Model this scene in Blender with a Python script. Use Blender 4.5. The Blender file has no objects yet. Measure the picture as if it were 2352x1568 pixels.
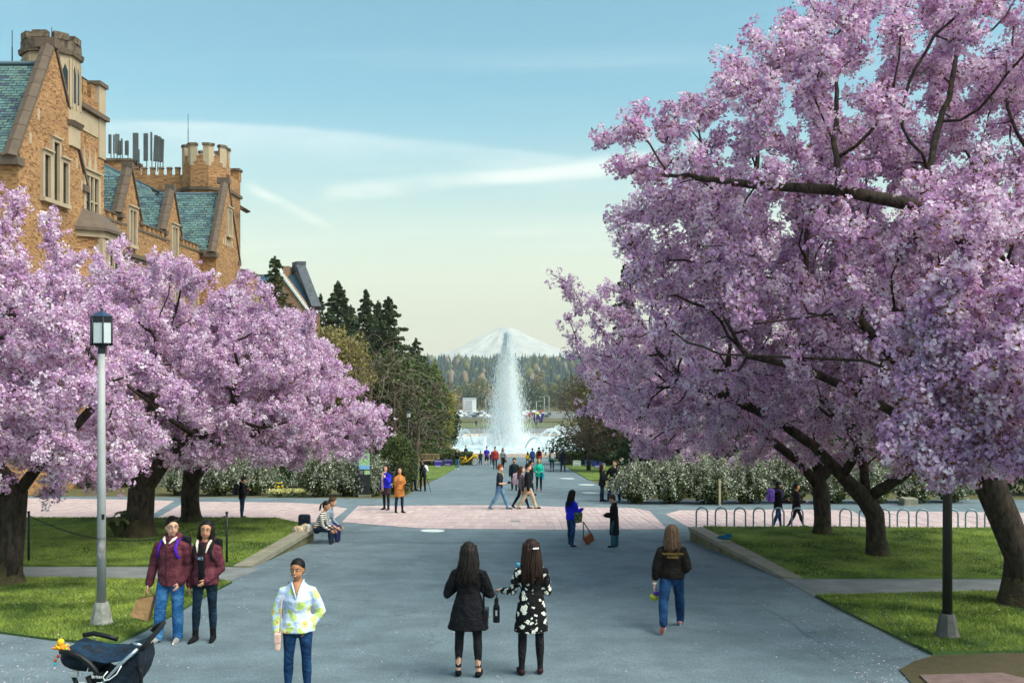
import bpy, bmesh, math, random
import numpy as np
from mathutils import Vector, Matrix, Euler, noise
random.seed(7); RNG = np.random.default_rng(7)
SC = bpy.context.scene
COL = SC.collection
R = math.radians
# ------------------------------------------------------------------ camera
F = 2287.0            # focal length in pixels of a 2352 wide frame
HX, HY = 1176.0, 835.0
CZ = 3.85             # eye height; the asphalt is z = 0 at 12 m
cam_d = bpy.data.cameras.new('camera'); cam = bpy.data.objects.new('camera', cam_d); COL.objects.link(cam)
cam.location = (0, 0, CZ); cam.rotation_euler = (R(90), 0, 0)
cam_d.sensor_width = 36.0; cam_d.lens = 36.0 * F / 2352.0
cam_d.shift_y = (HY - 784.0) / 2352.0
cam_d.clip_start = 0.3; cam_d.clip_end = 60000
SC.camera = cam
# ------------------------------------------------------------------ sky and sun
SUN_EL, SUN_AZ = 52.0, 118.0     # azimuth clockwise from +Y (the view direction)
world = bpy.data.worlds.new('World'); SC.world = world; world.use_nodes = True
def build_world():
    nt = world.node_tree; N = nt.nodes; L = nt.links
    for n in list(N): N.remove(n)
    out = N.new('ShaderNodeOutputWorld'); bg = N.new('ShaderNodeBackground'); bg.inputs[1].default_value = 0.065
    sky = N.new('ShaderNodeTexSky'); sky.sky_type = 'NISHITA'; sky.sun_disc = False
    sky.sun_elevation = R(SUN_EL); sky.sun_rotation = R(SUN_AZ)
    sky.altitude = 50; sky.air_density = 1.0; sky.dust_density = 2.0; sky.ozone_density = 1.6
    # thin cirrus: streaks of bright cloud over the sky, same everywhere round the dome
    tc = N.new('ShaderNodeTexCoord')
    sep = N.new('ShaderNodeSeparateXYZ'); L.new(tc.outputs['Generated'], sep.inputs[0])
    def mth(op, a, b=None, c=None):
        m = N.new('ShaderNodeMath'); m.operation = op
        for i, v in enumerate((a, b, c)):
            if v is None: continue
            if isinstance(v, (int, float)): m.inputs[i].default_value = v
            else: L.new(v, m.inputs[i])
        return m.outputs[0]
    zc = mth('MAXIMUM', sep.outputs[2], 0.015)
    den = mth('ADD', zc, 0.10)
    u = mth('DIVIDE', sep.outputs[0], den); v = mth('DIVIDE', sep.outputs[1], den)
    comb = N.new('ShaderNodeCombineXYZ'); L.new(u, comb.inputs[0]); L.new(v, comb.inputs[1])
    def cloud(rot, sc, nscale, lo, hi, seed):
        mp = N.new('ShaderNodeMapping'); mp.inputs['Rotation'].default_value = (0, 0, R(rot)); mp.inputs['Scale'].default_value = (sc[0], sc[1], 1); mp.inputs['Location'].default_value = (seed, seed * .7, seed * .3)
        L.new(comb.outputs[0], mp.inputs[0])
        ns = N.new('ShaderNodeTexNoise'); ns.inputs['Scale'].default_value = nscale; ns.inputs['Detail'].default_value = 7; ns.inputs['Roughness'].default_value = .58
        ns.inputs['Distortion'].default_value = .5
        L.new(mp.outputs[0], ns.inputs['Vector'])
        mr = N.new('ShaderNodeMapRange'); mr.interpolation_type = 'SMOOTHSTEP'; mr.inputs[1].default_value = lo; mr.inputs[2].default_value = hi
        L.new(ns.outputs[0], mr.inputs[0]); return mr.outputs[0]
    c1 = cloud(14, (.30, 1.5), 0.85, .50, .80, 3.1)
    c2 = cloud(-12, (.22, 1.9), 1.15, .56, .80, 11.4)
    cl = mth('MULTIPLY', mth('MAXIMUM', c1, mth('MULTIPLY', c2, .9)), .85)
    # three drawn-out cirrus bands ahead, torn by noise (u = x/y, w = z/y of the direction)
    ysafe = mth('MAXIMUM', sep.outputs[1], .05); su = mth('DIVIDE', sep.outputs[0], ysafe); sw = mth('DIVIDE', sep.outputs[2], ysafe)
    ahead = mth('GREATER_THAN', sep.outputs[1], .3)
    def sst(v, a, b):
        mr = N.new('ShaderNodeMapRange'); mr.interpolation_type = 'SMOOTHSTEP'; mr.inputs[1].default_value = a; mr.inputs[2].default_value = b; L.new(v, mr.inputs[0]); return mr.outputs[0]
    nz = N.new('ShaderNodeTexNoise'); nz.inputs['Scale'].default_value = 9; nz.inputs['Detail'].default_value = 6; mpz = N.new('ShaderNodeMapping'); mpz.inputs['Scale'].default_value = (.6, 1, 2.6); L.new(tc.outputs['Generated'], mpz.inputs[0]); L.new(mpz.outputs[0], nz.inputs['Vector'])
    jit = mth('MULTIPLY_ADD', nz.outputs[0], .03, -.015)
    q = mth('ADD', su, .40); d1 = mth('ADD', mth('SUBTRACT', mth('MULTIPLY_ADD', mth('MULTIPLY', q, q), -.167, .2445), sw), mth('MULTIPLY', jit, .35))
    b1 = mth('MULTIPLY', mth('MULTIPLY', sst(d1, -.002, .006), sst(d1, .055, .006)), mth('MULTIPLY', mth('MULTIPLY', sst(su, .16, .0), sst(nz.outputs[0], .2, .65)), .55))
    def stroke(u0, w0, sl, cv, u1, u2, wd, amt):
        t_ = mth('SUBTRACT', su, u0); c_ = mth('MULTIPLY_ADD', mth('MULTIPLY', t_, t_), cv, mth('MULTIPLY_ADD', t_, sl, w0)); d_ = mth('ABSOLUTE', mth('ADD', mth('SUBTRACT', sw, c_), jit))
        return mth('MULTIPLY', mth('MULTIPLY', sst(d_, wd, 0), mth('MULTIPLY', sst(su, u1, u1 + .03), sst(su, u2, u2 - .03))), mth('MULTIPLY', sst(nz.outputs[0], .3, .62), amt))
    b2 = stroke(-.26, .177, -.62, .9, -.275, -.165, .010, 1.0); b3 = stroke(-.17, .172, .11, 0, -.2, .16, .014, 1.0); b4 = stroke(0, .132, .0, 0, -.04, .13, .006, .5)
    band = mth('MULTIPLY', mth('MAXIMUM', mth('MAXIMUM', b1, b2), mth('MAXIMUM', b3, b4)), ahead)
    cl = mth('MAXIMUM', mth('MULTIPLY', cl, .85), band)
    mix = N.new('ShaderNodeMix'); mix.data_type = 'RGBA'
    L.new(cl, mix.inputs[0]); L.new(sky.outputs[0], mix.inputs[6])
    # cloud brightness follows the sky behind it
    br = N.new('ShaderNodeMix'); br.data_type = 'RGBA'; br.blend_type = 'MIX'; br.inputs[0].default_value = .62
    L.new(sky.outputs[0], br.inputs[6]); br.inputs[7].default_value = CLOUD_COL
    L.new(br.outputs[2], mix.inputs[7])
    # even thin veil of high haze, thicker towards the horizon all round
    vl = N.new('ShaderNodeMapRange'); vl.interpolation_type = 'SMOOTHSTEP'; vl.inputs[1].default_value = .27; vl.inputs[2].default_value = -.02; vl.inputs[3].default_value = .0; vl.inputs[4].default_value = .9
    L.new(sep.outputs[2], vl.inputs[0])
    vm = N.new('ShaderNodeMix'); vm.data_type = 'RGBA'; L.new(vl.outputs[0], vm.inputs[0]); L.new(mix.outputs[2], vm.inputs[6]); vm.inputs[7].default_value = VEIL_COL
    hs = N.new('ShaderNodeMix'); hs.data_type = 'RGBA'; hs.blend_type = 'MULTIPLY'; hs.inputs[0].default_value = 1.0
    hs.inputs[7].default_value = SKY_TINT
    L.new(vm.outputs[2], hs.inputs[6])
    L.new(hs.outputs[2], bg.inputs[0]); L.new(bg.outputs[0], out.inputs[0])
CLOUD_COL = (12.4, 6.8, 7.2, 1)
VEIL_COL = (11.6, 5.7, 4.5, 1)
SKY_TINT = (.49, .91, .83, 1)
build_world()
sd = bpy.data.lights.new('sun', 'SUN'); sun = bpy.data.objects.new('sun', sd); COL.objects.link(sun)
sd.energy = 1.6; sd.angle = R(50); sd.color = (1.0, .91, .80)
_d = Vector((math.sin(R(SUN_AZ)) * math.cos(R(SUN_EL)), math.cos(R(SUN_AZ)) * math.cos(R(SUN_EL)), math.sin(R(SUN_EL))))
sun.rotation_euler = _d.to_track_quat('Z', 'Y').to_euler(); sun.location = (0, 0, 60)
vs = SC.view_settings; vs.view_transform = 'Standard'; vs.look = 'None'; vs.exposure = 1.82; vs.gamma = 1.0; vs.use_curve_mapping = False
cy = SC.cycles; cy.max_bounces = 5; cy.diffuse_bounces = 2; cy.glossy_bounces = 2; cy.transmission_bounces = 4; cy.transparent_max_bounces = 8; cy.volume_bounces = 0
cy.use_denoising = True; cy.use_adaptive_sampling = True; cy.adaptive_threshold = .02; cy.caustics_reflective = False; cy.caustics_refractive = False; cy.sample_clamp_indirect = 6
# ------------------------------------------------------------------ helpers
def PX(px, py, D): return Vector(((px - HX) / F * D, D, CZ - (py - HY) / F * D))
def XY(px, D): return (px - HX) / F * D
def ZZ(py, D): return CZ - (py - HY) / F * D
_PROF = [(-60, 4.68), (80, -4.42), (122, -7.57), (160, -7.72), (200, -9.1), (330, -15.6), (480, -22.4), (560, -23), (900, -26), (2500, -30), (12000, -30)]
def gz(y):
    for (a, za), (b, zb) in zip(_PROF, _PROF[1:]):
        if y <= b: return za + (zb - za) * (y - a) / (b - a)
    return _PROF[-1][1]
def G(px, py):
    t = F * 3.07 / (py - HY - .065 * F)
    return ((px - HX) / F * t, t)
def srgb(h):
    h = h.lstrip('#'); v = [int(h[i:i + 2], 16) / 255 for i in (0, 2, 4)]
    return tuple(c / 12.92 if c <= .04045 else ((c + .055) / 1.055) ** 2.4 for c in v)
_M = {}
def mat(name, col=None, rough=.8, var=.18, vscale=4.0, col2=None, bump=0.0, bscale=30.0, spec=.3, metal=0.0, transl=0.0, tcol=None, detail=5.0, alpha=1.0, rnd=0.0, blo=.35, bhi=.65, stretch=None):
    if name in _M: return _M[name]
    m = bpy.data.materials.new(name); m.use_nodes = True; _M[name] = m
    nt = m.node_tree; N = nt.nodes; L = nt.links
    p = N['Principled BSDF']; out = N['Material Output']
    if isinstance(col, str): col = srgb(col)
    if isinstance(col2, str): col2 = srgb(col2)
    p.inputs['Roughness'].default_value = rough; p.inputs['Metallic'].default_value = metal
    p.inputs['Specular IOR Level'].default_value = spec
    c1 = tuple(max(0, c * (1 - var)) for c in col); c2 = col2 if col2 else tuple(min(1, c * (1 + var)) for c in col)
    src = None
    tc = N.new('ShaderNodeTexCoord'); vec = tc.outputs['Object']
    if stretch:
        mp = N.new('ShaderNodeMapping'); mp.inputs['Scale'].default_value = stretch; L.new(vec, mp.inputs[0]); vec = mp.outputs[0]
    if var > 0 or col2:
        ns = N.new('ShaderNodeTexNoise'); ns.inputs['Scale'].default_value = vscale; ns.inputs['Detail'].default_value = detail; ns.inputs['Roughness'].default_value = .6
        L.new(vec, ns.inputs['Vector'])
        cr = N.new('ShaderNodeValToRGB'); cr.color_ramp.elements[0].position = blo; cr.color_ramp.elements[1].position = bhi
        cr.color_ramp.elements[0].color = (*c1, 1); cr.color_ramp.elements[1].color = (*c2, 1)
        L.new(ns.outputs[0], cr.inputs[0]); src = cr.outputs[0]
        if rnd > 0:
            oi = N.new('ShaderNodeObjectInfo'); mr = N.new('ShaderNodeMapRange'); mr.inputs[3].default_value = 1 - rnd; mr.inputs[4].default_value = 1 + rnd
            L.new(oi.outputs['Random'], mr.inputs[0])
            mx = N.new('ShaderNodeMix'); mx.data_type = 'RGBA'; mx.blend_type = 'MULTIPLY'; mx.inputs[0].default_value = 1
            cb = N.new('ShaderNodeCombineColor')
            for i in range(3): L.new(mr.outputs[0], cb.inputs[i])
            L.new(src, mx.inputs[6]); L.new(cb.outputs[0], mx.inputs[7]); src = mx.outputs[2]
        L.new(src, p.inputs['Base Color'])
    else: p.inputs['Base Color'].default_value = (*col, 1)
    if bump > 0:
        nb = N.new('ShaderNodeTexNoise'); nb.inputs['Scale'].default_value = bscale; nb.inputs['Detail'].default_value = 4
        L.new(vec, nb.inputs['Vector'])
        bp = N.new('ShaderNodeBump'); bp.inputs['Strength'].default_value = min(1, bump); bp.inputs['Distance'].default_value = .6 / bscale
        L.new(nb.outputs[0], bp.inputs['Height']); L.new(bp.outputs[0], p.inputs['Normal'])
    if transl > 0:
        tr = N.new('ShaderNodeBsdfTranslucent'); ms = N.new('ShaderNodeMixShader'); ms.inputs[0].default_value = transl
        if tcol: tr.inputs[0].default_value = (*tcol, 1)
        elif src: L.new(src, tr.inputs[0])
        else: tr.inputs[0].default_value = (*col, 1)
        L.new(p.outputs[0], ms.inputs[1]); L.new(tr.outputs[0], ms.inputs[2]); L.new(ms.outputs[0], out.inputs[0])
    if alpha < 1: p.inputs['Alpha'].default_value = alpha
    return m
def tag(o, label=None, cat=None, group=None, kind=None):
    if label: o['label'] = label
    if cat: o['category'] = cat
    if group: o['group'] = group
    if kind: o['kind'] = kind
    return o
def thing(name, label, cat, loc=(0, 0, 0), rz=0, group=None):
    o = bpy.data.objects.new(name, None); COL.objects.link(o); o.location = loc; o.rotation_euler = (0, 0, rz)
    o.empty_display_size = .1
    return tag(o, label, cat, group)
def mobj(name, me, parent=None, m=None, loc=None):
    o = bpy.data.objects.new(name, me); COL.objects.link(o)
    if m: me.materials.append(m)
    if parent: o.parent = parent
    if loc is not None: o.location = loc
    return o
def copy_tree(o, parent=None):
    c = o.copy(); COL.objects.link(c); c.parent = parent
    for ch in list(o.children): copy_tree(ch, c)
    return c
class MB:
    """collects shapes; build() links them as one mesh object (coordinates minus off)"""
    def __init__(s, off=(0, 0, 0)): s.v = []; s.f = []; s.off = Vector(off); s.sm = []
    def add(s, vs_, fs, sm=False):
        b = len(s.v); s.v += [tuple(Vector(v) - s.off) for v in vs_]; s.f += [tuple(i + b for i in f) for f in fs]; s.sm += [sm] * len(fs); return s
    def box(s, a, b, M=None):
        x0, y0, z0 = a; x1, y1, z1 = b
        vs_ = [(x0, y0, z0), (x1, y0, z0), (x1, y1, z0), (x0, y1, z0), (x0, y0, z1), (x1, y0, z1), (x1, y1, z1), (x0, y1, z1)]
        if M: vs_ = [M @ Vector(v) for v in vs_]
        return s.add(vs_, [(3, 2, 1, 0), (4, 5, 6, 7), (0, 1, 5, 4), (1, 2, 6, 5), (2, 3, 7, 6), (3, 0, 4, 7)])
    def bbox(s, a, b, r=.01, M=None):
        """bevelled box"""
        bm = bmesh.new(); bmesh.ops.create_cube(bm, size=1)
        for v in bm.verts: v.co = Vector([(a[i] + b[i]) / 2 + v.co[i] * (b[i] - a[i]) for i in range(3)])
        bmesh.ops.bevel(bm, geom=list(bm.edges), offset=r, segments=2, affect='EDGES', profile=.6)
        bm.verts.index_update()
        vs_ = [(M @ v.co) if M else v.co.copy() for v in bm.verts]; fs = [tuple(v.index for v in f.verts) for f in bm.faces]; bm.free()
        return s.add(vs_, fs)
    def prism(s, pts, d):
        """planar polygon pts extruded by vector d"""
        n = len(pts); d = Vector(d); a = [Vector(p) for p in pts]; b = [p + d for p in a]
        nrm = sum(((a[i] - a[0]).cross(a[(i + 1) % n] - a[0]) for i in range(n)), Vector())
        if nrm.dot(d) > 0: fs = [tuple(range(n))[::-1], tuple(range(n, 2 * n))] + [(i, (i + 1) % n, n + (i + 1) % n, n + i) for i in range(n)]
        else: fs = [tuple(range(n)), tuple(range(n, 2 * n))[::-1]] + [((i + 1) % n, i, n + i, n + (i + 1) % n) for i in range(n)]
        return s.add(a + b, fs)
    def tube(s, pts, rad, n=8, cap=True, sm=True, up=None, flat=None):
        """swept tube; rad number or list of r or (rx, ry)"""
        pts = [Vector(p) for p in pts]; m = len(pts)
        if not isinstance(rad, (list, tuple)): rad = [rad] * m
        vs_ = []; T0 = None; U = None
        for i, p in enumerate(pts):
            t = (pts[min(i + 1, m - 1)] - pts[max(i - 1, 0)]).normalized()
            if U is None:
                ref = Vector(up) if up else (Vector((0, 1, 0)) if abs(t.y) < .9 else Vector((1, 0, 0)))
                U = (ref - t * ref.dot(t)).normalized()
            else: U = (U - t * U.dot(t)).normalized()
            W = t.cross(U); r = rad[i]; rx, ry = r if isinstance(r, (tuple, list)) else (r, r)
            for k in range(n):
                a = 2 * math.pi * k / n; vs_.append(p + W * (math.cos(a) * rx) + U * (math.sin(a) * ry))
        fs = [(i * n + k, i * n + (k + 1) % n, (i + 1) * n + (k + 1) % n, (i + 1) * n + k) for i in range(m - 1) for k in range(n)]
        if cap: fs += [tuple(range(n))[::-1], tuple(range((m - 1) * n, m * n))]
        return s.add(vs_, fs, sm)
    def capsule(s, pts, rad, n=10, up=None):
        """tube with rounded ends (closed)"""
        pts = [Vector(p) for p in pts]
        if not isinstance(rad, (list, tuple)): rad = [rad] * len(pts)
        rad = [r if isinstance(r, (tuple, list)) else (r, r) for r in rad]
        t0 = (pts[0] - pts[1]).normalized(); t1 = (pts[-1] - pts[-2]).normalized()
        r0 = min(rad[0]); r1 = min(rad[-1])
        P = [pts[0] + t0 * r0 * .98, pts[0] + t0 * r0 * .7] + pts + [pts[-1] + t1 * r1 * .7, pts[-1] + t1 * r1 * .98]
        sc = lambda r, k: (r[0] * k, r[1] * k)
        Q = [sc(rad[0], .15), sc(rad[0], .72)] + rad + [sc(rad[-1], .72), sc(rad[-1], .15)]
        return s.tube(P, Q, n, up=up)
    def ell(s, c, r, n=12, m=8, M=None):
        c = Vector(c); vs_ = []; fs = []
        for i in range(1, m):
            th = math.pi * i / m
            for k in range(n):
                a = 2 * math.pi * k / n; q = Vector((math.sin(th) * math.cos(a) * r[0], math.sin(th) * math.sin(a) * r[1], math.cos(th) * r[2]))
                vs_.append(c + (M @ q if M else q))
        for q in ((0, 0, r[2]), (0, 0, -r[2])): vs_.append(c + (M @ Vector(q) if M else Vector(q)))
        T = (m - 1) * n
        for k in range(n):
            fs.append((T, k, (k + 1) % n)); fs.append((T + 1, (m - 2) * n + (k + 1) % n, (m - 2) * n + k))
        fs += [(i * n + k, (i + 1) * n + k, (i + 1) * n + (k + 1) % n, i * n + (k + 1) % n) for i in range(m - 2) for k in range(n)]
        return s.add(vs_, fs, True)
    def lathe(s, prof, n=16, c=(0, 0, 0), cap=True):
        c = Vector(c); vs_ = [c + Vector((r * math.cos(2 * math.pi * k / n), r * math.sin(2 * math.pi * k / n), z)) for r, z in prof for k in range(n)]
        m = len(prof); fs = [(i * n + k, i * n + (k + 1) % n, (i + 1) * n + (k + 1) % n, (i + 1) * n + k) for i in range(m - 1) for k in range(n)]
        if cap: fs += [tuple(range(n))[::-1], tuple(range((m - 1) * n, m * n))]
        return s.add(vs_, fs)
    def mesh(s, name):
        me = bpy.data.meshes.new(name); me.from_pydata(s.v, [], s.f)
        if any(s.sm): me.polygons.foreach_set('use_smooth', s.sm)
        me.update(); return me
    def build(s, name, m=None, parent=None, loc=None): return mobj(name, s.mesh(name), parent, m, loc)
def np_mesh(name, V, Fc, k, mats=None, midx=None, smooth=False):
    """fast mesh of all k-gons from numpy arrays"""
    V = np.asarray(V, np.float32); Fc = np.asarray(Fc, np.int32); me = bpy.data.meshes.new(name)
    me.vertices.add(len(V)); me.vertices.foreach_set('co', V.ravel())
    me.loops.add(Fc.size); me.loops.foreach_set('vertex_index', Fc.ravel())
    me.polygons.add(len(Fc)); me.polygons.foreach_set('loop_start', np.arange(0, Fc.size, k, dtype=np.int32))
    if mats:
        for m in mats: me.materials.append(m)
    if midx is not None: me.polygons.foreach_set('material_index', np.asarray(midx, np.int32))
    if smooth: me.polygons.foreach_set('use_smooth', np.ones(len(Fc), bool))
    me.update(calc_edges=True); return me
def rand_dirs(n):
    v = RNG.normal(size=(n, 3)); return v / np.linalg.norm(v, axis=1, keepdims=True)
def leaf_quads(P, size, jitter=.35, droop=None, aspect=1.0, nrm=None, nmix=0.0):
    """one randomly turned quad per point"""
    n = len(P); a = rand_dirs(n)
    if nrm is not None: a = a * (1 - nmix) + nrm * nmix; a /= np.linalg.norm(a, axis=1, keepdims=True) + 1e-9
    b = np.cross(a, rand_dirs(n)); b /= np.linalg.norm(b, axis=1, keepdims=True) + 1e-9; c = np.cross(a, b)
    s = (size * (1 + jitter * RNG.uniform(-1, 1, n)))[:, None]
    V = np.stack([P - b * s * .5, P + c * s * .5 * aspect, P + b * s * .5, P - c * s * .5 * aspect], 1).reshape(-1, 3)
    return V, np.arange(4 * n).reshape(n, 4)
# ------------------------------------------------------------------ ground
def sheet(name, poly, m, dz=0.0, zf=None, parent=None, thick=0.0, cell=None, kind='structure', lab=None):
    zf = zf or (lambda x, y: gz(y))
    bm = bmesh.new(); bm.faces.new([bm.verts.new((x, y, 0)) for x, y in poly])
    cuts = [b for b, _ in _PROF]
    ys = [p[1] for p in poly]; xs = [p[0] for p in poly]
    if cell:
        k = min(ys)
        while k < max(ys): cuts.append(k); k += cell
    for c in cuts:
        if min(ys) < c < max(ys): bmesh.ops.bisect_plane(bm, geom=bm.verts[:] + bm.edges[:] + bm.faces[:], plane_co=(0, c, 0), plane_no=(0, 1, 0))
    if cell:
        k = min(xs)
        while k < max(xs):
            bmesh.ops.bisect_plane(bm, geom=bm.verts[:] + bm.edges[:] + bm.faces[:], plane_co=(k, 0, 0), plane_no=(1, 0, 0)); k += cell
    bmesh.ops.recalc_face_normals(bm, faces=bm.faces)
    if bm.faces[:] and bm.faces[:][0].normal.z < 0: bmesh.ops.reverse_faces(bm, faces=bm.faces)
    top = list(bm.verts)
    if thick:
        ed = [e for e in bm.edges if e.is_boundary]
        r = bmesh.ops.extrude_edge_only(bm, edges=ed); low = [g for g in r['geom'] if isinstance(g, bmesh.types.BMVert)]
    for v in top: v.co.z = zf(v.co.x, v.co.y) + dz
    if thick:
        for v in low: v.co.z = min(zf(v.co.x, v.co.y) + dz, gz(v.co.y)) - thick
    me = bpy.data.meshes.new(name); bm.to_mesh(me); bm.free()
    o = mobj(name, me, parent, m)
    if kind and not parent: tag(o, lab, kind=kind)
    return o
def asphalt_mat(name, c, c2):
    m = bpy.data.materials.new(name); m.use_nodes = True; N = m.node_tree.nodes; L = m.node_tree.links; p = N['Principled BSDF']
    tc = N.new('ShaderNodeTexCoord')
    def ns(sc, det=4, rough=.6):
        n = N.new('ShaderNodeTexNoise'); n.inputs['Scale'].default_value = sc; n.inputs['Detail'].default_value = det; n.inputs['Roughness'].default_value = rough; L.new(tc.outputs['Object'], n.inputs['Vector']); return n
    a = ns(.22, 5); b = ns(38, 3, .8); d = ns(1.3, 6)
    r1 = N.new('ShaderNodeValToRGB'); r1.color_ramp.elements[0].position = .35; r1.color_ramp.elements[1].position = .68; r1.color_ramp.elements[0].color = (*c, 1); r1.color_ramp.elements[1].color = (*c2, 1)
    L.new(a.outputs[0], r1.inputs[0])
    def mul(src, tex, lo, hi, p0, p1):
        mr = N.new('ShaderNodeMapRange'); mr.inputs[1].default_value = p0; mr.inputs[2].default_value = p1; mr.inputs[3].default_value = lo; mr.inputs[4].default_value = hi; L.new(tex, mr.inputs[0])
        mx = N.new('ShaderNodeMix'); mx.data_type = 'RGBA'; mx.blend_type = 'MULTIPLY'; mx.inputs[0].default_value = 1; cb = N.new('ShaderNodeCombineColor')
        for i in range(3): L.new(mr.outputs[0], cb.inputs[i])
        L.new(src, mx.inputs[6]); L.new(cb.outputs[0], mx.inputs[7]); return mx.outputs[2]
    s = mul(r1.outputs[0], b.outputs[0], .62, 1.4, .3, .7)
    s = mul(s, d.outputs[0], .74, 1.16, .3, .7)
    vo = N.new('ShaderNodeTexVoronoi'); vo.feature = 'DISTANCE_TO_EDGE'; vo.inputs['Scale'].default_value = .17
    wv = ns(1.1, 5); mpx = N.new('ShaderNodeMix'); mpx.data_type = 'RGBA'; mpx.inputs[0].default_value = .12
    L.new(tc.outputs['Object'], mpx.inputs[6]); 
    ad = N.new('ShaderNodeVectorMath'); ad.operation = 'MULTIPLY_ADD'; L.new(wv.outputs['Color'], ad.inputs[0]); ad.inputs[1].default_value = (1.6, 1.6, 0); L.new(tc.outputs['Object'], ad.inputs[2])
    L.new(ad.outputs[0], vo.inputs['Vector'])
    s = mul(s, vo.outputs['Distance'], .72, 1.0, .0005, .0035)
    L.new(s, p.inputs['Base Color']); p.inputs['Roughness'].default_value = .82; p.inputs['Specular IOR Level'].default_value = .25
    bp = N.new('ShaderNodeBump'); bp.inputs['Strength'].default_value = .5; bp.inputs['Distance'].default_value = .01; L.new(b.outputs[0], bp.inputs['Height']); L.new(bp.outputs[0], p.inputs['Normal'])
    return m
M_ASPH = asphalt_mat('asphalt', (.128, .172, .196), (.162, .208, .23))
M_ASPH2 = asphalt_mat('asphalt_old', (.165, .17, .17), (.215, .215, .21))
M_SOIL = mat('soil', '#6a5a42', var=.3, vscale=3, col2='#5d6238', bump=.6, bscale=14)
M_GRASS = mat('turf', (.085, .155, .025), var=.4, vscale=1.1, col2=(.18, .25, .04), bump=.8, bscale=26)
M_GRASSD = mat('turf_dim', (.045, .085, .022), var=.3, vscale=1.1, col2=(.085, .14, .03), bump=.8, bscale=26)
M_CONC = mat('concrete', '#a39d8c', var=.2, vscale=3, col2='#7f7a68', bump=.3, bscale=40)
M_MOSSC = mat('mossy_concrete', '#8d8a6c', var=.25, vscale=5, col2='#5b5a35', bump=.4, bscale=30)
g = sheet('ground', [(-60, -40), (60, -40), (60, 60), (400, 330), (7000, 9000), (-7000, 9000), (-400, 330), (-60, 60)], M_SOIL)
tag(g, kind='structure')
# asphalt promenade, crossing road, near plaza
path = sheet('path', [(-26, 4), (30, 4), (30, 43.0), (4.95, 43.0), (4.6, 60), (4.4, 84), (4.4, 118), (-4.4, 118), (-4.3, 84), (-4.6, 60), (-4.9, 43.6), (-30, 46), (-30, 4)], M_ASPH, .004)
ring = [(21.5 * math.cos(a), 139 + 21.5 * math.sin(a)) for a in [i * math.tau / 48 for i in range(48)]]
sheet('pool_walk', ring, M_ASPH2, .008)
# lighter side paths and far-end concrete strips, laid as sheets
M_PAVE = mat('light_asphalt', (.20, .21, .21), var=.15, vscale=2, col2=(.25, .255, .25), bump=.3, bscale=60)
def gpoly(pts): return [G(*p) for p in pts]
sheet('side_path', gpoly([(-700, 1330), (-100, 1327), (520, 1338), (600, 1306), (560, 1300), (-700, 1292)]), M_PAVE, .008)
sheet('side_path', gpoly([(1868, 1368), (1800, 1330), (1900, 1330), (2700, 1334), (2700, 1363), (2340, 1363)]), M_PAVE, .008)
def zL(x, y):
    t = min(1, max(0, (y - 21.9) / 8.6)); return gz(21.9) * (1 - t) + (CZ - 4.72) * t
def zR(x, y):
    t = min(1, max(0, (y - 20.3) / 7.2)); return gz(20.3) * (1 - t) + (CZ - 4.50) * t
def bumpy(f, a=.03): return lambda x, y: f(x, y) + a * noise.noise((x * .5, y * .5, 3)) + a * .5 * noise.noise((x * 1.7, y * 1.7, 9))
LAWNS = []
def lawn(name, pts, zf, m, lab, world_pts=None):
    poly = world_pts or gpoly(pts)
    zb = bumpy(zf)
    o = sheet(name, poly, m, .045, zb, thick=.25, cell=.7)
    tag(o, kind='structure'); LAWNS.append((o, poly, zb)); return o
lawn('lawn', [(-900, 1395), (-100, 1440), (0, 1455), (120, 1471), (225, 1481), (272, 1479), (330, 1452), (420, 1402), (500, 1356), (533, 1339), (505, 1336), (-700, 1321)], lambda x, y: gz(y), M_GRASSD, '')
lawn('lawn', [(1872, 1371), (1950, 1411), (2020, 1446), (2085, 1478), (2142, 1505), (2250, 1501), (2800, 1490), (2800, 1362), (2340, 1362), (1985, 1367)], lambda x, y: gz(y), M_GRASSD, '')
WLn, WLf = G(575, 1304), (XY(722, 27.1), 27.1)
WRn, WRf = G(1800, 1329), (XY(1583, 27.2), 27.2)
lawn('lawn', None, zL, M_GRASS, '', [(-24, 22.15), (WLn[0] - .35, 22.05), (WLf[0] - .40, 27.2), (WLf[0] - .9, 29.2), (WLf[0] - 1.8, 30.2), (-24, 30.6)])
lawn('lawn', None, zR, M_GRASS, '', [(26, 20.2), (WRn[0] + .35, 20.35), (WRf[0] + .38, 27.25), (15, 27.0), (26, 26.6)])
lawn('lawn', None, lambda x, y: gz(y), M_GRASS, '', [(-4.55, 60), (-4.2, 83), (-14, 83), (-14, 58)])
lawn('lawn', None, lambda x, y: gz(y), M_GRASS, '', [(4.55, 59), (4.3, 83), (14, 83), (14, 57)])
dirt = sheet('dirt_bed', gpoly([(2066, 1540), (2100, 1520), (2142, 1508), (2250, 1504), (2700, 1494), (2700, 1640), (2160, 1640), (2110, 1590)]), mat('mulch', '#6b5c42', var=.35, vscale=6, col2='#4a4429', bump=.8, bscale=30), .02)
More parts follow.
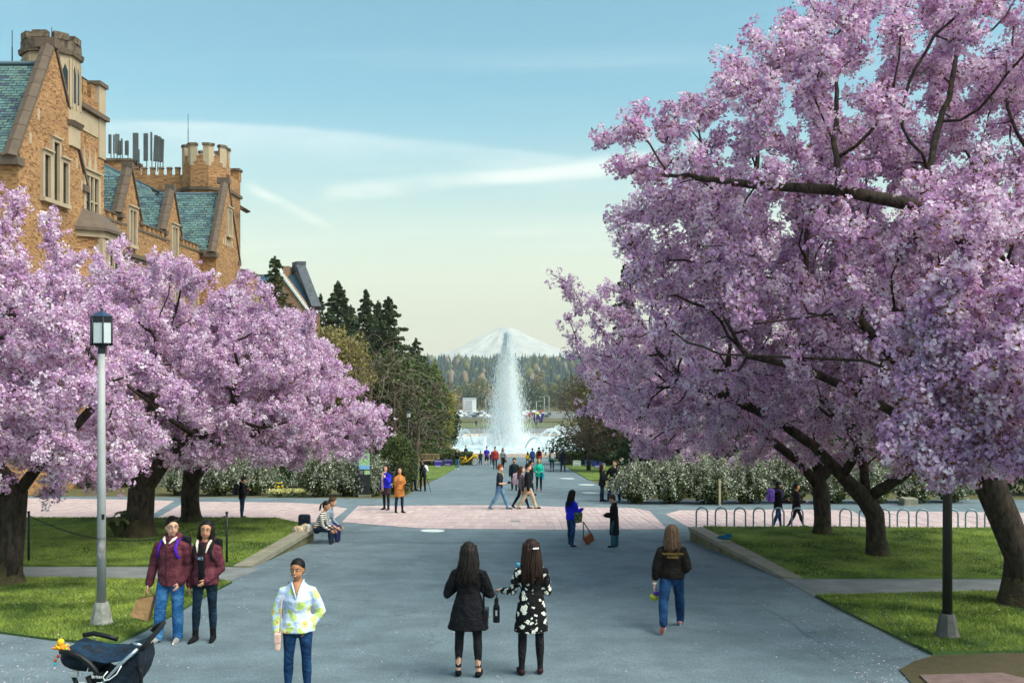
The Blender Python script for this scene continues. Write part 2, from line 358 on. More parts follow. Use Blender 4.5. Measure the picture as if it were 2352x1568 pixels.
# low walls along the upper lawns
def low_wall(name, near, far, side, lab, zt):
    """side: +1 lawn lies to -X (left wall), -1 lawn to +X"""
    t = thing(name, lab, 'wall', (far[0], far[1], gz(far[1])))
    n = 5; w = .38 * (-side)
    a = Vector((near[0], near[1])); b = Vector((far[0], far[1])); d = (b - a).normalized()
    zn = gz(near[1]) + .05; zfv = zt + .05
    def P(k, in_, z):
        q = a.lerp(b, k); return (q.x + w * in_, q.y, z)
    for i in range(n):
        k0 = i / n + .0008; k1 = (i + 1) / n - .0008
        z0 = zn + (zfv - zn) * k0; z1 = zn + (zfv - zn) * k1
        q0, q1 = P(k0, 0, 0), P(k1, 0, 0)
        mb = MB(t.location)
        top = [P(k0, -.06, z0 - .10), P(k1, -.06, z1 - .10), P(k1, 1, z1 - .10), P(k0, 1, z0 - .10)]
        mb.prism(top, (0, 0, .10)); mb.build('coping', M_CONC, t)
        lo = [P(k0, .04, gz(q0[1]) - .3), P(k1, .04, gz(q1[1]) - .3), P(k1, .04, max(z1 - .103, gz(q1[1]) - .2)), P(k0, .04, max(z0 - .103, gz(q0[1]) - .2))]
        mb = MB(t.location); mb.prism(lo, (w * .9, 0, 0)); mb.build('block', M_MOSSC, t)
    # far return
    return t
low_wall('low_wall', WLn, WLf, 1, 'low concrete wall edging the left lawn where a couple sits', CZ - 4.52)
low_wall('low_wall', WRn, WRf, -1, 'low mossy concrete wall edging the right lawn by the bike racks', CZ - 4.50)
# ---- brick panels of the crossing: each paver field is cut into slabs
M_BR = [mat('paver_%d' % i, c, var=.12, vscale=5, bump=.35, bscale=60) for i, c in enumerate(['#bca5a3', '#b9a1a0', '#c0aaa6', '#b79e9e'])]
M_JOINT = mat('paver_joint', '#a39490', var=.1)
PAVER_BUDGET = [300]
def inside(poly, x, y):
    c = False; n = len(poly)
    for i in range(n):
        x0, y0 = poly[i]; x1, y1 = poly[(i + 1) % n]
        if (y0 > y) != (y1 > y) and x < (x1 - x0) * (y - y0) / (y1 - y0) + x0: c = not c
    return c
def clip_poly(poly, x0, x1, y0, y1):
    def cl(p, ins, inter):
        o = []
        for i in range(len(p)):
            a, b = p[i], p[(i + 1) % len(p)]
            if ins(a): o.append(a)
            if ins(a) != ins(b): o.append(inter(a, b))
        return o
    ix = lambda X: lambda a, b: (X, a[1] + (b[1] - a[1]) * (X - a[0]) / (b[0] - a[0]))
    iy = lambda Y: lambda a, b: (a[0] + (b[0] - a[0]) * (Y - a[1]) / (b[1] - a[1]), Y)
    for ins, it in ((lambda q: q[0] >= x0, ix(x0)), (lambda q: q[0] <= x1, ix(x1)), (lambda q: q[1] >= y0, iy(y0)), (lambda q: q[1] <= y1, iy(y1))):
        poly = cl(poly, ins, it)
        if len(poly) < 3: return []
    return poly
def brick_field(pts, budget, lab):
    poly = gpoly(pts)
    base = sheet('brick_paving', poly, M_JOINT, .007); tag(base, kind='structure')
    xs = [p[0] for p in poly]; ys = [p[1] for p in poly]
    W, H = .225, 1.2; cells = []
    j = 0; y = min(ys)
    while y < max(ys):
        x = min(xs)
        while x < max(xs):
            c = clip_poly(poly, x + .006, x + W - .006, y + .008, y + H - .008)
            if len(c) > 2: cells.append((c, abs(x + W / 2)))
            x += W
        y += H; j += 1
    random.shuffle(cells); cells.sort(key=lambda c: c[1])
    rest = MB()
    for i, (c, _) in enumerate(cells):
        h = .014 + random.uniform(-.003, .003); tilt = random.uniform(-.002, .002)
        top = [(p[0], p[1], gz(p[1]) + h + tilt * k) for k, p in enumerate(c)]
        if i < budget:
            o = Vector((c[0][0], c[0][1], gz(c[0][1]))); mb = MB(o); mb.prism([(a, b, z - .03) for a, b, z in top], (0, 0, .03)); q = mb.build('paver', random.choice(M_BR), base, o)
        else:
            rest.prism([(a, b, z - .03) for a, b, z in top], (0, 0, .03))
    if rest.v:
        q = rest.build('pavers', None, base); tag(q, kind='stuff')
        for m in M_BR: q.data.materials.append(m)
        q.data.polygons.foreach_set('material_index', [(i // 6 * 7 % 4) for i in range(len(q.data.polygons))])
brick_field([(785, 1199), (822, 1162), (1120, 1160), (1455, 1167), (1492, 1174), (1532, 1215), (1300, 1217), (960, 1213)], 230, '')
brick_field([(-300, 1187), (-300, 1142), (60, 1144), (330, 1148), (400, 1150), (352, 1180), (340, 1192), (100, 1192)], 0, '')
brick_field([(352, 1194), (428, 1152), (660, 1154), (740, 1158), (798, 1168), (760, 1197), (700, 1200)], 35, '')
brick_field([(1529, 1181), (1560, 1172), (1800, 1170), (1955, 1172), (2040, 1222), (1700, 1222), (1590, 1216)], 35, '')
brick_field([(1980, 1173), (2400, 1178), (2700, 1180), (2700, 1228), (2060, 1224)], 0, '')
# older asphalt strip and tar-sealed cracks
sheet('asphalt_strip', gpoly([(745, 1221), (960, 1219), (1300, 1222), (1583, 1221), (1600, 1246), (1180, 1248), (725, 1246)]), asphalt_mat('asphalt_strip', (.102, .145, .168), (.135, .18, .205)), .008)
M_TAR = mat('tar_seam', '#5f7079', var=.2, vscale=6, rough=.7)
def tar(pts, w=.006):
    P = [Vector((*G(*p), 0)) for p in pts]; q = []
    for a, b in zip(P, P[1:]):
        for k in range(6): c = a.lerp(b, k / 6); q.append(Vector((c.x + .06 * noise.noise((c.x * 2, c.y * 2, 5)), c.y + .06 * noise.noise((c.x * 2, c.y * 2, 8)), 0)))
    mb = MB(); vv = []
    for i, c in enumerate(q):
        d = (q[min(i + 1, len(q) - 1)] - q[max(i - 1, 0)]).normalized(); n_ = Vector((-d.y, d.x, 0)) * w * random.uniform(.5, 1.3)
        for s in (-1, 1): e = c + n_ * s; vv.append((e.x, e.y, gz(e.y) + .0125))
    mb.add(vv, [(2 * i, 2 * i + 1, 2 * i + 3, 2 * i + 2) for i in range(len(q) - 1)]); mb.build('tar_seam', M_TAR, path)
for pts in ([(640, 1330), (900, 1290), (1240, 1262)], [(1290, 1262), (1560, 1300), (1800, 1420), (2010, 1560)], [(1000, 1140), (1230, 1128), (1380, 1132)], [(1080, 1110), (1130, 1090), (1250, 1084)]): tar(pts)
# manholes and bright discs set in the asphalt
M_IRON = mat('cast_iron', '#8f8f8c', rough=.55, var=.25, vscale=20, metal=.3, bump=.5, bscale=40)
M_PALE = mat('pale_disc', '#cfd4d2', rough=.6, var=.12, vscale=9)
def disc(px, py, r, m, lab, cat='manhole cover'):
    x, y = G(px, py); o = MB().lathe([(0.001, .0), (r * .86, .0), (r * .88, -.006), (r * .92, -.006), (r * .94, .001), (r, .001), (r, -.03)], 32, cap=False)
    ob = o.build('manhole_cover', m, None, (x, y, gz(y) + .022)); ob.rotation_euler = (-math.atan(.065), 0, 0); tag(ob, lab, cat); return ob
disc(993, 1219.5, .36, M_PALE, 'pale round manhole cover in asphalt before the brick crossing')
disc(1182, 1197, .2, M_IRON, 'small dark round cover set in the middle of the brick paving')
disc(1358, 1132, .44, M_PALE, 'white round cover nearest the selfie couple, its surface broken')
disc(1346, 1113.5, .44, M_PALE, 'middle one of three white round covers in the far path')
disc(1302, 1099, .44, M_PALE, 'farthest of three white round covers in the far path')
lid = MB(); _p = gpoly([(2112, 1556), (2300, 1551), (2420, 1580), (2420, 1640), (2200, 1640)])
lid.prism([(x, y, gz(y) + .022) for x, y in _p], (0, 0, .02)); tag(lid.build('utility_cover', mat('rust_plate', '#7c6560', rough=.6, var=.2, vscale=8, bump=.4, bscale=90)), 'flat rusty utility cover in the dirt at lower right', 'utility cover')
# ---- grass blades on the lawns, fallen petals
M_BLADE = mat('grass_blade', (.13, .24, .035), var=.6, vscale=.8, col2=(.38, .46, .085), transl=.25)
def blades(poly, zf, n, vis):
    x0, x1 = min(p[0] for p in poly), max(p[0] for p in poly); y0, y1 = min(p[1] for p in poly), max(p[1] for p in poly)
    P = []
    while len(P) < n:
        x = random.uniform(x0, x1); y = random.uniform(y0, y1)
        if abs(x) < vis * y + .3 and inside(poly, x, y): P.append((x, y, zf(x, y) + .04))
    P = np.array(P); k = len(P); a = RNG.uniform(0, 6.283, k); h = RNG.uniform(.025, .06, k) ; w = RNG.uniform(.006, .011, k)
    d = np.stack([np.cos(a), np.sin(a), 0 * a], 1); lean = RNG.normal(0, .5, (k, 2)) * h[:, None]
    T = P + np.stack([lean[:, 0], lean[:, 1], h], 1)
    V = np.stack([P - d * w[:, None], P + d * w[:, None], T], 1).reshape(-1, 3)
    return V
for i, (o, poly, zf) in enumerate(LAWNS):
    n = (42000, 26000, 42000, 42000, 4000, 4000)[i]
    V = blades(poly, zf, n, .53)
    ob = mobj('grass', np_mesh('grass', V, np.arange(len(V)).reshape(-1, 3), 3, [M_BLADE])); tag(ob, 'short green grass growing on the lawn', 'grass', kind='stuff')
M_PETAL = mat('fallen_petal', '#e9cfe0', var=.15, vscale=3)
def petals():
    P = []
    for _ in range(9000):
        y = 11.5 + 22 * random.random() ** 1.3; x = random.uniform(-.52, .52) * y
        keep = .13 + .87 * (abs(x) > 4.2)
        if noise.noise((x * .35, y * .35, 1)) + random.uniform(-.5, .5) < -.05 or random.random() > keep: continue
        z = gz(y) + .008
        for o, poly, zf in LAWNS:
            if inside(poly, x, y): z = max(z, zf(x, y) + .07); break
        P.append((x, y, z))
    P = np.array(P); n = len(P); up = np.tile([0, .065, 1.0], (n, 1))
    V, Fq = leaf_quads(P, np.full(n, .023), nrm=up, nmix=.85)
    tag(mobj('fallen_petals', np_mesh('fallen_petals', V, Fq, 4, [M_PETAL])), 'pale pink petals scattered over asphalt and grass', 'petals', kind='stuff')
petals()
# ------------------------------------------------------------------ brick hall on the left
def brick_mat(name, c1, c2, mortar, c3):
    m = bpy.data.materials.new(name); m.use_nodes = True; N = m.node_tree.nodes; L = m.node_tree.links; p = N['Principled BSDF']
    tc = N.new('ShaderNodeTexCoord'); sep = N.new('ShaderNodeSeparateXYZ'); L.new(tc.outputs['Object'], sep.inputs[0])
    ge = N.new('ShaderNodeNewGeometry'); sn = N.new('ShaderNodeSeparateXYZ'); L.new(ge.outputs['Normal'], sn.inputs[0])
    ab = N.new('ShaderNodeMath'); ab.operation = 'ABSOLUTE'; L.new(sn.outputs[0], ab.inputs[0])
    gt = N.new('ShaderNodeMath'); gt.operation = 'GREATER_THAN'; L.new(ab.outputs[0], gt.inputs[0]); gt.inputs[1].default_value = .6
    mu = N.new('ShaderNodeMix'); mu.data_type = 'FLOAT'; L.new(gt.outputs[0], mu.inputs[0]); L.new(sep.outputs[0], mu.inputs[2]); L.new(sep.outputs[1], mu.inputs[3])
    cb = N.new('ShaderNodeCombineXYZ'); L.new(mu.outputs[0], cb.inputs[0]); L.new(sep.outputs[2], cb.inputs[1])
    br = N.new('ShaderNodeTexBrick'); L.new(cb.outputs[0], br.inputs['Vector'])
    br.inputs['Scale'].default_value = 1.0; br.inputs['Brick Width'].default_value = .21; br.inputs['Row Height'].default_value = .072; br.inputs['Mortar Size'].default_value = .007
    br.inputs['Color1'].default_value = (*srgb(c1), 1); br.inputs['Color2'].default_value = (*srgb(c2), 1); br.inputs['Mortar'].default_value = (*srgb(mortar), 1); br.inputs['Bias'].default_value = -.1
    # a second, offset tint per group of bricks
    wn = N.new('ShaderNodeTexVoronoi'); wn.inputs['Scale'].default_value = 1.0; wn.inputs['Randomness'].default_value = .15; mp = N.new('ShaderNodeMapping'); mp.inputs['Scale'].default_value = (4.76, 13.9, 1); L.new(cb.outputs[0], mp.inputs[0]); L.new(mp.outputs[0], wn.inputs['Vector'])
    mr = N.new('ShaderNodeMapRange'); mr.inputs[1].default_value = .55; mr.inputs[2].default_value = 1.0; sc = N.new('ShaderNodeSeparateColor'); L.new(wn.outputs['Color'], sc.inputs[0]); L.new(sc.outputs[0], mr.inputs[0]); mr.inputs[4].default_value = .85
    mx = N.new('ShaderNodeMix'); mx.data_type = 'RGBA'; L.new(mr.outputs[0], mx.inputs[0]); L.new(br.outputs['Color'], mx.inputs[6]); mx.inputs[7].default_value = (*srgb(c3), 1)
    ns = N.new('ShaderNodeTexNoise'); ns.inputs['Scale'].default_value = .6; ns.inputs['Detail'].default_value = 6; L.new(tc.outputs['Object'], ns.inputs['Vector'])
    mr2 = N.new('ShaderNodeMapRange'); mr2.inputs[1].default_value = .3; mr2.inputs[2].default_value = .7; mr2.inputs[3].default_value = .84; mr2.inputs[4].default_value = 1.08; L.new(ns.outputs[0], mr2.inputs[0])
    c2n = N.new('ShaderNodeCombineColor')
    for i in range(3): L.new(mr2.outputs[0], c2n.inputs[i])
    m2 = N.new('ShaderNodeMix'); m2.data_type = 'RGBA'; m2.blend_type = 'MULTIPLY'; m2.inputs[0].default_value = 1; L.new(mx.outputs[2], m2.inputs[6]); L.new(c2n.outputs[0], m2.inputs[7])
    L.new(m2.outputs[2], p.inputs['Base Color']); p.inputs['Roughness'].default_value = .85; p.inputs['Specular IOR Level'].default_value = .2
    bp = N.new('ShaderNodeBump'); bp.inputs['Strength'].default_value = .8; bp.inputs['Distance'].default_value = .02
    sm = N.new('ShaderNodeMath'); sm.operation = 'SUBTRACT'; L.new(sc.outputs[1], sm.inputs[0]); L.new(br.outputs['Fac'], sm.inputs[1])
    L.new(sm.outputs[0], bp.inputs['Height']); L.new(bp.outputs[0], p.inputs['Normal'])
    return m
M_BRICK = brick_mat('hall_brick', '#bd8a58', '#966642', '#b09a80', '#70492f')
M_BRICK2 = brick_mat('far_brick', '#b58e73', '#9a7059', '#ab9a88', '#85583f')
M_STONE = mat('limestone', '#c4ae94', var=.2, vscale=1.5, col2='#a8937a', bump=.2, bscale=25)
M_STONED = mat('weathered_stone', '#7d6a5b', var=.3, vscale=2.5, col2='#5c4d43', bump=.4, bscale=20)
M_CAP = mat('black_stained_stone', '#4d4038', var=.35, vscale=4, col2='#7b6a59', bump=.5, bscale=16)
M_SLATE = [mat('slate_%d' % i, c, rough=.55, var=.2, vscale=6, spec=.4, bump=.2, bscale=30, rnd=.14) for i, c in enumerate(['#55706f', '#4c6367', '#607a79', '#46545c', '#5a706a', '#43475a'])]
M_ROOFB = mat('roof_underlay', '#1d2a30', var=.2)
M_LEAD = mat('lead_ridge', '#3c5563', rough=.5, var=.2, vscale=4)
M_GLASS = mat('window_glass', '#15191d', rough=.1, var=.2, vscale=2, spec=.5)
M_DARKM = mat('dark_metal', '#2a2e30', rough=.5, var=.15, metal=.4)
M_ANT = mat('antenna_grey', '#55595b', rough=.6, var=.15)
HB = Vector((-22.3, 45, gz(45)))
hall = thing('brick_hall', 'tan brick collegiate gothic hall with slate roofs, gables and battlemented towers', 'building', HB)
def rz(z): return z + CZ
def hpart(name, mb, m, parent=None): return mb.build(name, m, parent or hall)
def HM(parent=None): return MB(HB)
SLATE_LEFT = [300]; SLATE_REST = MB(HB); SLATE_IDX = []
_sl = MB(); _sl.prism([(-.5, 0, 0), (.5, 0, 0), (.5, .9, 0), (-.5, .9, 0)], (0, 0, .03))
SL_ME = []
for m_ in M_SLATE:
    me_ = _sl.mesh('slate'); me_.materials.append(m_); SL_ME.append(me_)
def slates(o, u, v, nu, rows, pitch, w, keep=lambda a, b: True, parent=None, lim=0):
    """o eave corner, u unit along eave, v unit up the slope"""
    o = Vector(o); u = Vector(u).normalized(); v = Vector(v).normalized(); n = u.cross(v).normalized()
    for r in range(rows):
        for c in range(nu + 1):
            a = (c + (.5 if r % 2 else 0) - .25 + random.uniform(-.04, .04)) * w; b = r * pitch
            if not keep(a, b): continue
            ww = w * random.uniform(.88, .93); th = .012 + random.uniform(0, .008)
            q = v * math.cos(.09) + n * -math.sin(.09); nn = u.cross(q)
            M = Matrix.Translation(o + u * a + v * b + n * (.03 + th)) @ Matrix((u * ww, q * pitch, nn)).transposed().to_4x4()
            k = random.choices(range(6), (6, 5, 5, 3, 4, .7))[0]
            if SLATE_LEFT[0] > 0 and lim > 0:
                ob = bpy.data.objects.new('slate', SL_ME[k]); COL.objects.link(ob); ob.parent = parent or hall; ob.matrix_parent_inverse = Matrix(); ob.matrix_local = Matrix.Translation(-HB) @ M
                SLATE_LEFT[0] -= 1; lim -= 1
            else:
                SLATE_REST.add([M @ Vector(p_) for p_ in _sl.v], _sl.f); SLATE_IDX.extend([k] * len(_sl.f))
def coping(p0, p1, x0, x1, n, th=.26, name='coping_stone', m=None, parent=None):
    """rake coping: n stones from p0 to p1 (y,z) spanning x0..x1"""
    a = Vector((0, *p0)); b = Vector((0, *p1)); d = (b - a).normalized(); nn = Vector((0, -d.z, d.y))
    if nn.z < 0: nn = -nn
    L_ = (b - a).length
    for i in range(n):
        s = a + d * (L_ * i / n + .012); e = a + d * (L_ * (i + 1) / n - .012); mb = HM()
        xm = (x0 + x1) / 2
        pr = [(x0, 0), (x1, 0), (x1, th * .55), (xm, th), (x0, th * .55)]
        mb.prism([(x, s.y + nn.y * h, s.z + nn.z * h) for x, h in pr], e - s); hpart(name, mb, m or M_STONED, parent)
def window_x(X, y0, y1, z0, z1, lights, parent=None, fr=.16, depth=.3, transom=None, stepped=0, label=None):
    """window on a wall facing +X: stone surround with mullions standing proud, glass recessed"""
    w = HM(); e = .16; depth = .02; fr = fr * 1.35
    wd = (y1 - y0 - 2 * fr)
    w.box((X - depth, y0, z0 - fr), (X + e + .08, y1, z0)); w.box((X - depth, y0, z0), (X + e, y0 + fr, z1)); w.box((X - depth, y1 - fr, z0), (X + e, y1, z1))
    w.box((X - depth, y0, z1), (X + e, y1, z1 + fr))
    w.box((X + e, y0 - .06, z1 + fr), (X + e + .1, y1 + .06, z1 + fr + .1))
    o = hpart('window', w, M_STONE, parent)
    lw = wd / lights
    for i in range(1, lights):
        mm = HM(); yy = y0 + fr + lw * i; mm.box((X - depth + .005, yy - .075, z0 + .002), (X + e - .03, yy + .075, z1 - .002)); hpart('mullion', mm, M_STONE, o)
    for i in range(lights):
        g_ = HM(); a = y0 + fr + lw * i; g_.box((X - .015, a + .003, z0 + .003), (X + .02, a + lw - .003, z1 - .003)); hpart('pane', g_, M_GLASS, o)
    if transom:
        mm = HM(); mm.box((X - depth + .007, y0 + fr + .004, transom - .04), (X + e - .045, y1 - fr - .004, transom + .04)); hpart('transom', mm, M_STONE, o)
    return o
def merlons(x0, x1, y0, y1, z, h, n, along, m=None, cap=True, th=.35):
    """n merlons spread along the axis between the ends"""
    for i in range(n):
        mb = HM()
        if along == 'y':
            L_ = (y1 - y0) / (2 * n - 1); a = y0 + 2 * i * L_; mb.box((x0, a, z), (x1, a + L_, z + h)); mb2 = HM(); mb2.prism([(x0 - .06, a - .05, z + h + .002), (x1 + .06, a - .05, z + h + .002), ((x0 + x1) / 2, a - .05, z + h + .16)], (0, L_ + .1, 0))
        else:
            L_ = (x1 - x0) / (2 * n - 1); a = x0 + 2 * i * L_; mb.box((a, y0, z), (a + L_, y1, z + h)); mb2 = HM(); mb2.prism([(a - .05, y0 - .06, z + h + .002), (a - .05, y1 + .06, z + h + .002), (a - .05, (y0 + y1) / 2, z + h + .16)], (L_ + .1, 0, 0))
        o = hpart('merlon', mb, m or M_BRICK)
        if cap: hpart('cap_stone', mb2, M_STONED, o)
def octagon(c, r, z0, z1, rot=22.5): return [(c[0] + r * math.cos(R(rot + 45 * i)), c[1] + r * math.sin(R(rot + 45 * i))) for i in range(8)]
def octo(mb, c, r0, r1, z0, z1):
    a = octagon(c, r0, 0, 0); b = octagon(c, r1, 0, 0)
    mb.add([(x, y, z0) for x, y in a] + [(x, y, z1) for x, y in b], [tuple(range(8))[::-1], tuple(range(8, 16))] + [(i, (i + 1) % 8, 8 + (i + 1) % 8, 8 + i) for i in range(8)])
def gable_wing(y0, y1, zf, za, zr, X, back, rows, pitch, w, lim, cols):
    """wing whose gable end faces +X, slate slope faces the camera"""
    ym = (y0 + y1) / 2
    mb = HM(); mb.box((back, y0, -7), (X, y1, rz(zf))); mb.prism([(X, y0, rz(zf) + .001), (X, y1, rz(zf) + .001), (X, ym, rz(za))], (-.55, 0, 0)); hpart('wall', mb, M_BRICK)
    rf = HM(); s0 = Vector((X - .5, y0 - .15, rz(zf) + .05)); top = Vector((X - .5, ym, rz(zr)))
    rf.prism([(X - .56, y0 - .15, rz(zf) + .05), (X - .56, ym, rz(zr)), (X - .56, y1 + .15, rz(zf) + .05)], (back - X + .56, 0, 0)); ro = hpart('roof', rf, M_ROOFB)
    v = Vector((0, ym - (y0 - .15), rz(zr) - rz(zf) - .05)); L_ = v.length
    slates((X - .56 - cols * w, y0 - .15, rz(zf) + .05), (1, 0, 0), v, cols, int(L_ / pitch), pitch, w, lambda a, b: a < cols * w + .0, ro, lim)
    rd = HM(); rd.tube([(back, ym, rz(zr) + .06), (X - .5, ym, rz(zr) + .06)], .12, 8); hpart('ridge', rd, M_LEAD, ro)
    L2 = math.hypot(ym - y0, za - zf); n = max(5, int(L2 / .85))
    coping((y0 - .28, rz(zf) - .15), (ym, rz(za) + .05), X - .55, X + .08, n)
    coping((y1 + .28, rz(zf) - .15), (ym, rz(za) + .05), X - .55, X + .08, n)
    f = HM(); f.box((X - .8, ym - .25, rz(za) - .05), (X + .14, ym + .25, rz(za) + .42)); hpart('finial', f, M_STONED)
    k = HM(); k.prism([(back, y0 - .3, rz(zf) - .12), (back, y0 - .3, rz(zf) + .1), (back, y0 + .05, rz(zf) + .1), (back, y0 + .05, rz(zf) - .4)], (X - back + .05, 0, 0)); hpart('gutter', k, M_CAP)
    for yy in (y0, y1):
        k = HM(); k.box((X - .85, yy - .32, rz(zf) - .45), (X + .13, yy + .32, rz(zf) - .1)); hpart('kneeler', k, M_STONED)
    # quoins of limestone at the near corner
    return ro
X1 = -22.3
gable_wing(45, 52, 9.4, 15.4, 14.55, X1, -42, 30, .185, .36, 240, 10)
# stepped triple window of the big gable
for (a, b, zt) in ((47.05, 48.0, 9.95), (48.0, 48.95, 10.75), (48.95, 49.9, 9.95)): window_x(X1, a, b, rz(7.9), rz(zt), 1, fr=.14)
for (a, zb) in ((46.1, 10.2), (46.9, 11.5), (50.3, 11.3), (51.0, 10.0), (51.6, 9.0)):
    q = HM(); q.box((X1 - .2, a - .12, rz(zb)), (X1 + .012, a + .12, rz(zb) + .5)); hpart('quoin', q, M_STONE)
# tower behind the gable
T1 = HM(); T1.box((-30, 51.0, -7), (-22.45, 54.8, rz(14.1))); hpart('tower', T1, M_BRICK)
sc_ = HM(); sc_.box((-30.1, 50.9, rz(13.3)), (-22.2, 54.98, rz(13.55))); hpart('string_course', sc_, M_STONED)
st = HM(); st.box((-23.2, 54.0, rz(11.2)), (-22.38, 54.87, rz(15.1))); hpart('corner_pier', st, M_STONE)
cp = HM(); cp.prism([(-23.3, 53.9, rz(15.1) + .002), (-22.28, 53.9, rz(15.1) + .002), (-22.28, 55.0, rz(15.1) + .002), (-23.3, 55.0, rz(15.1) + .002)], (0, 0, .22)); hpart('cap_stone', cp, M_STONED)
pn = HM(); pn.box((-22.6, 51.3, rz(12.2)), (-22.40, 53.95, rz(13.2))); pno = hpart('stone_panel', pn, M_STONE)
for i in range(5):
    q = HM(); q.lathe([(.001, 0), (.17, 0), (.17, .06), (.11, .08), (.001, .08)], 10, cap=False)
    for j, v_ in enumerate(q.v): q.v[j] = (-22.40 + .09 - v_[2] - HB.x, 51.7 + .46 * i + v_[0] - HB.y, rz(12.72) + v_[1] - HB.z)
    hpart('quatrefoil', q, M_STONED, pno)
merlons(-22.8, -22.45, 51.1, 53.6, rz(14.1), .85, 3, 'y')
window_x(-22.45, 51.9, 54.0, rz(6.9), rz(9.9), 3, fr=.2, transom=rz(8.6))
for i in range(3):
    q = HM(); yy = 52.2 + .7 * i; q.prism([(-22.5, yy - .22, rz(10.35)), (-22.5, yy + .22, rz(10.35)), (-22.5, yy, rz(11.4))], (.1, 0, 0)); hpart('tracery', q, M_STONE)
# octagonal turret
TC = (-23.45, 50.7); tb = HM(); octo(tb, TC, 1.36, 1.36, rz(11.0), rz(15.5)); tur = hpart('turret', tb, M_STONE)
q = HM(); octo(q, TC, 1.5, 1.55, rz(15.5) + .002, rz(15.75)); octo(q, TC, 1.42, 1.42, rz(15.75) + .002, rz(16.2)); hpart('turret_parapet', q, M_CAP, tur)
q = HM(); octo(q, TC, 1.44, 1.56, rz(12.0), rz(12.25)); hpart('turret_band', q, M_STONED, tur)
for i in range(8):
    a = R(45 * i); c_ = Vector((TC[0] + math.cos(a) * 1.27, TC[1] + math.sin(a) * 1.27, 0)); tdir = Vector((-math.sin(a), math.cos(a), 0)); nrm = Vector((math.cos(a), math.sin(a), 0))
    for s in (-.2, .2):
        p = c_ + tdir * s; q = HM(); w_ = .13
        pts = [(-w_, 13.2), (w_, 13.2), (w_, 14.7), (0, 15.05), (-w_, 14.7)]
        q.prism([tuple(p + tdir * x + Vector((0, 0, rz(z))) - nrm * .05) for x, z in pts], nrm * .055); hpart('lancet', q, M_GLASS, tur)
    q = HM(); e0 = c_ - nrm * .02
    for s in (-.46, 0, .46): q.box((-.05, -.04, rz(12.9)), (.05, .06, rz(15.3)), Matrix.Translation(e0 + tdir * s) @ Matrix((tdir, nrm, Vector((0, 0, 1)))).transposed().to_4x4())
    hpart('turret_rib', q, M_STONE, tur)
    if i % 1 == 0:
        q = HM(); b0 = Vector((TC[0], TC[1], 0)) + nrm * 1.16; q.box((-.36, -.2, rz(16.2) + .003), (.36, .2, rz(16.55)), Matrix.Translation(b0) @ Matrix((tdir, nrm, Vector((0, 0, 1)))).transposed().to_4x4()); hpart('merlon', q, M_CAP, tur)
# oriel bay below the tower window
def canted(y0, y1, x0, x1, c): return [(x0, y0), (x1, y0 + c), (x1, y1 - c), (x0, y1)]
oc = canted(50.9, 55.2, -22.6, -21.3, 1.0); mb = HM(); mb.prism([(x, y, rz(1)) for x, y in oc], (0, 0, 6.0)); ori = hpart('oriel', mb, M_BRICK)
mb = HM(); mb.prism([(x, y, rz(6.55)) for x, y in canted(50.75, 55.35, -22.6, -21.18, 1.0)], (0, 0, .3)); hpart('oriel_band', mb, M_STONE, ori)
for (yy, xx) in ((51.9, -21.3), (54.2, -21.3)):
    mb = HM(); mb.box((xx - .2, yy - .22, rz(3.0)), (xx + .05, yy + .22, rz(6.54))); hpart('oriel_quoin', mb, M_STONE, ori)
a_ = [(x, y, rz(7.02)) for x, y in canted(50.6, 55.5, -22.5, -21.0, 1.05)]; b_ = [(x, y, rz(8.1)) for x, y in canted(51.6, 54.5, -22.5, -22.3, .15)]
mb = HM(); mb.add(a_ + b_, [(3, 2, 1, 0), (4, 5, 6, 7)] + [(i, (i + 1) % 4, 4 + (i + 1) % 4, 4 + i) for i in range(4)]); mb.prism([(x, y, rz(6.86)) for x, y in canted(50.6, 55.5, -22.5, -20.98, 1.05)], (0, 0, .155)); hpart('oriel_roof', mb, M_STONED, ori)
window_x(-21.3, 52.2, 53.9, rz(4.2), rz(6.2), 2, ori)
# long middle range with two dormer gables
X2 = -23.5
mb = HM(); mb.box((-33, 54.8, -7), (X2, 75.0, rz(8.35))); hpart('wall', mb, M_BRICK)
rf = HM(); rf.prism([(X2 - .5, 54.9, rz(8.35)), (-27.7, 54.9, rz(13.4)), (-32, 54.9, rz(8.35))], (0, 21, 0)); ro = hpart('roof', rf, M_ROOFB)
v = Vector((-27.7 - X2 + .5, 0, 5.05)); slates((X2 - .5, 54.9, rz(8.35)), (0, 1, 0), v, 52, int(v.length / .24), .24, .4, lambda a, b: True, ro, 0)
rd = HM(); rd.tube([(-27.7, 54.9, rz(13.45)), (-27.7, 78, rz(13.45))], .12, 8); hpart('ridge', rd, M_LEAD, ro)
cp = HM(); cp.box((X2 - .4, 54.9, rz(8.35)), (X2 + .06, 75, rz(8.5))); hpart('parapet_coping', cp, M_STONED)
for (a, b, n) in ((55.4, 59.2, 5), (63.5, 67.2, 5), (71.0, 74.6, 5)): merlons(X2 - .35, X2 + .02, a, b, rz(8.5), .35, n, 'y')
sc_ = HM(); sc_.box((X2 - .1, 54.9, rz(6.55)), (X2 + .22, 75, rz(6.78))); sc_.box((X2 - .1, 54.9, rz(6.35)), (X2 + .1, 75, rz(6.548))); hpart('string_course', sc_, M_STONED)
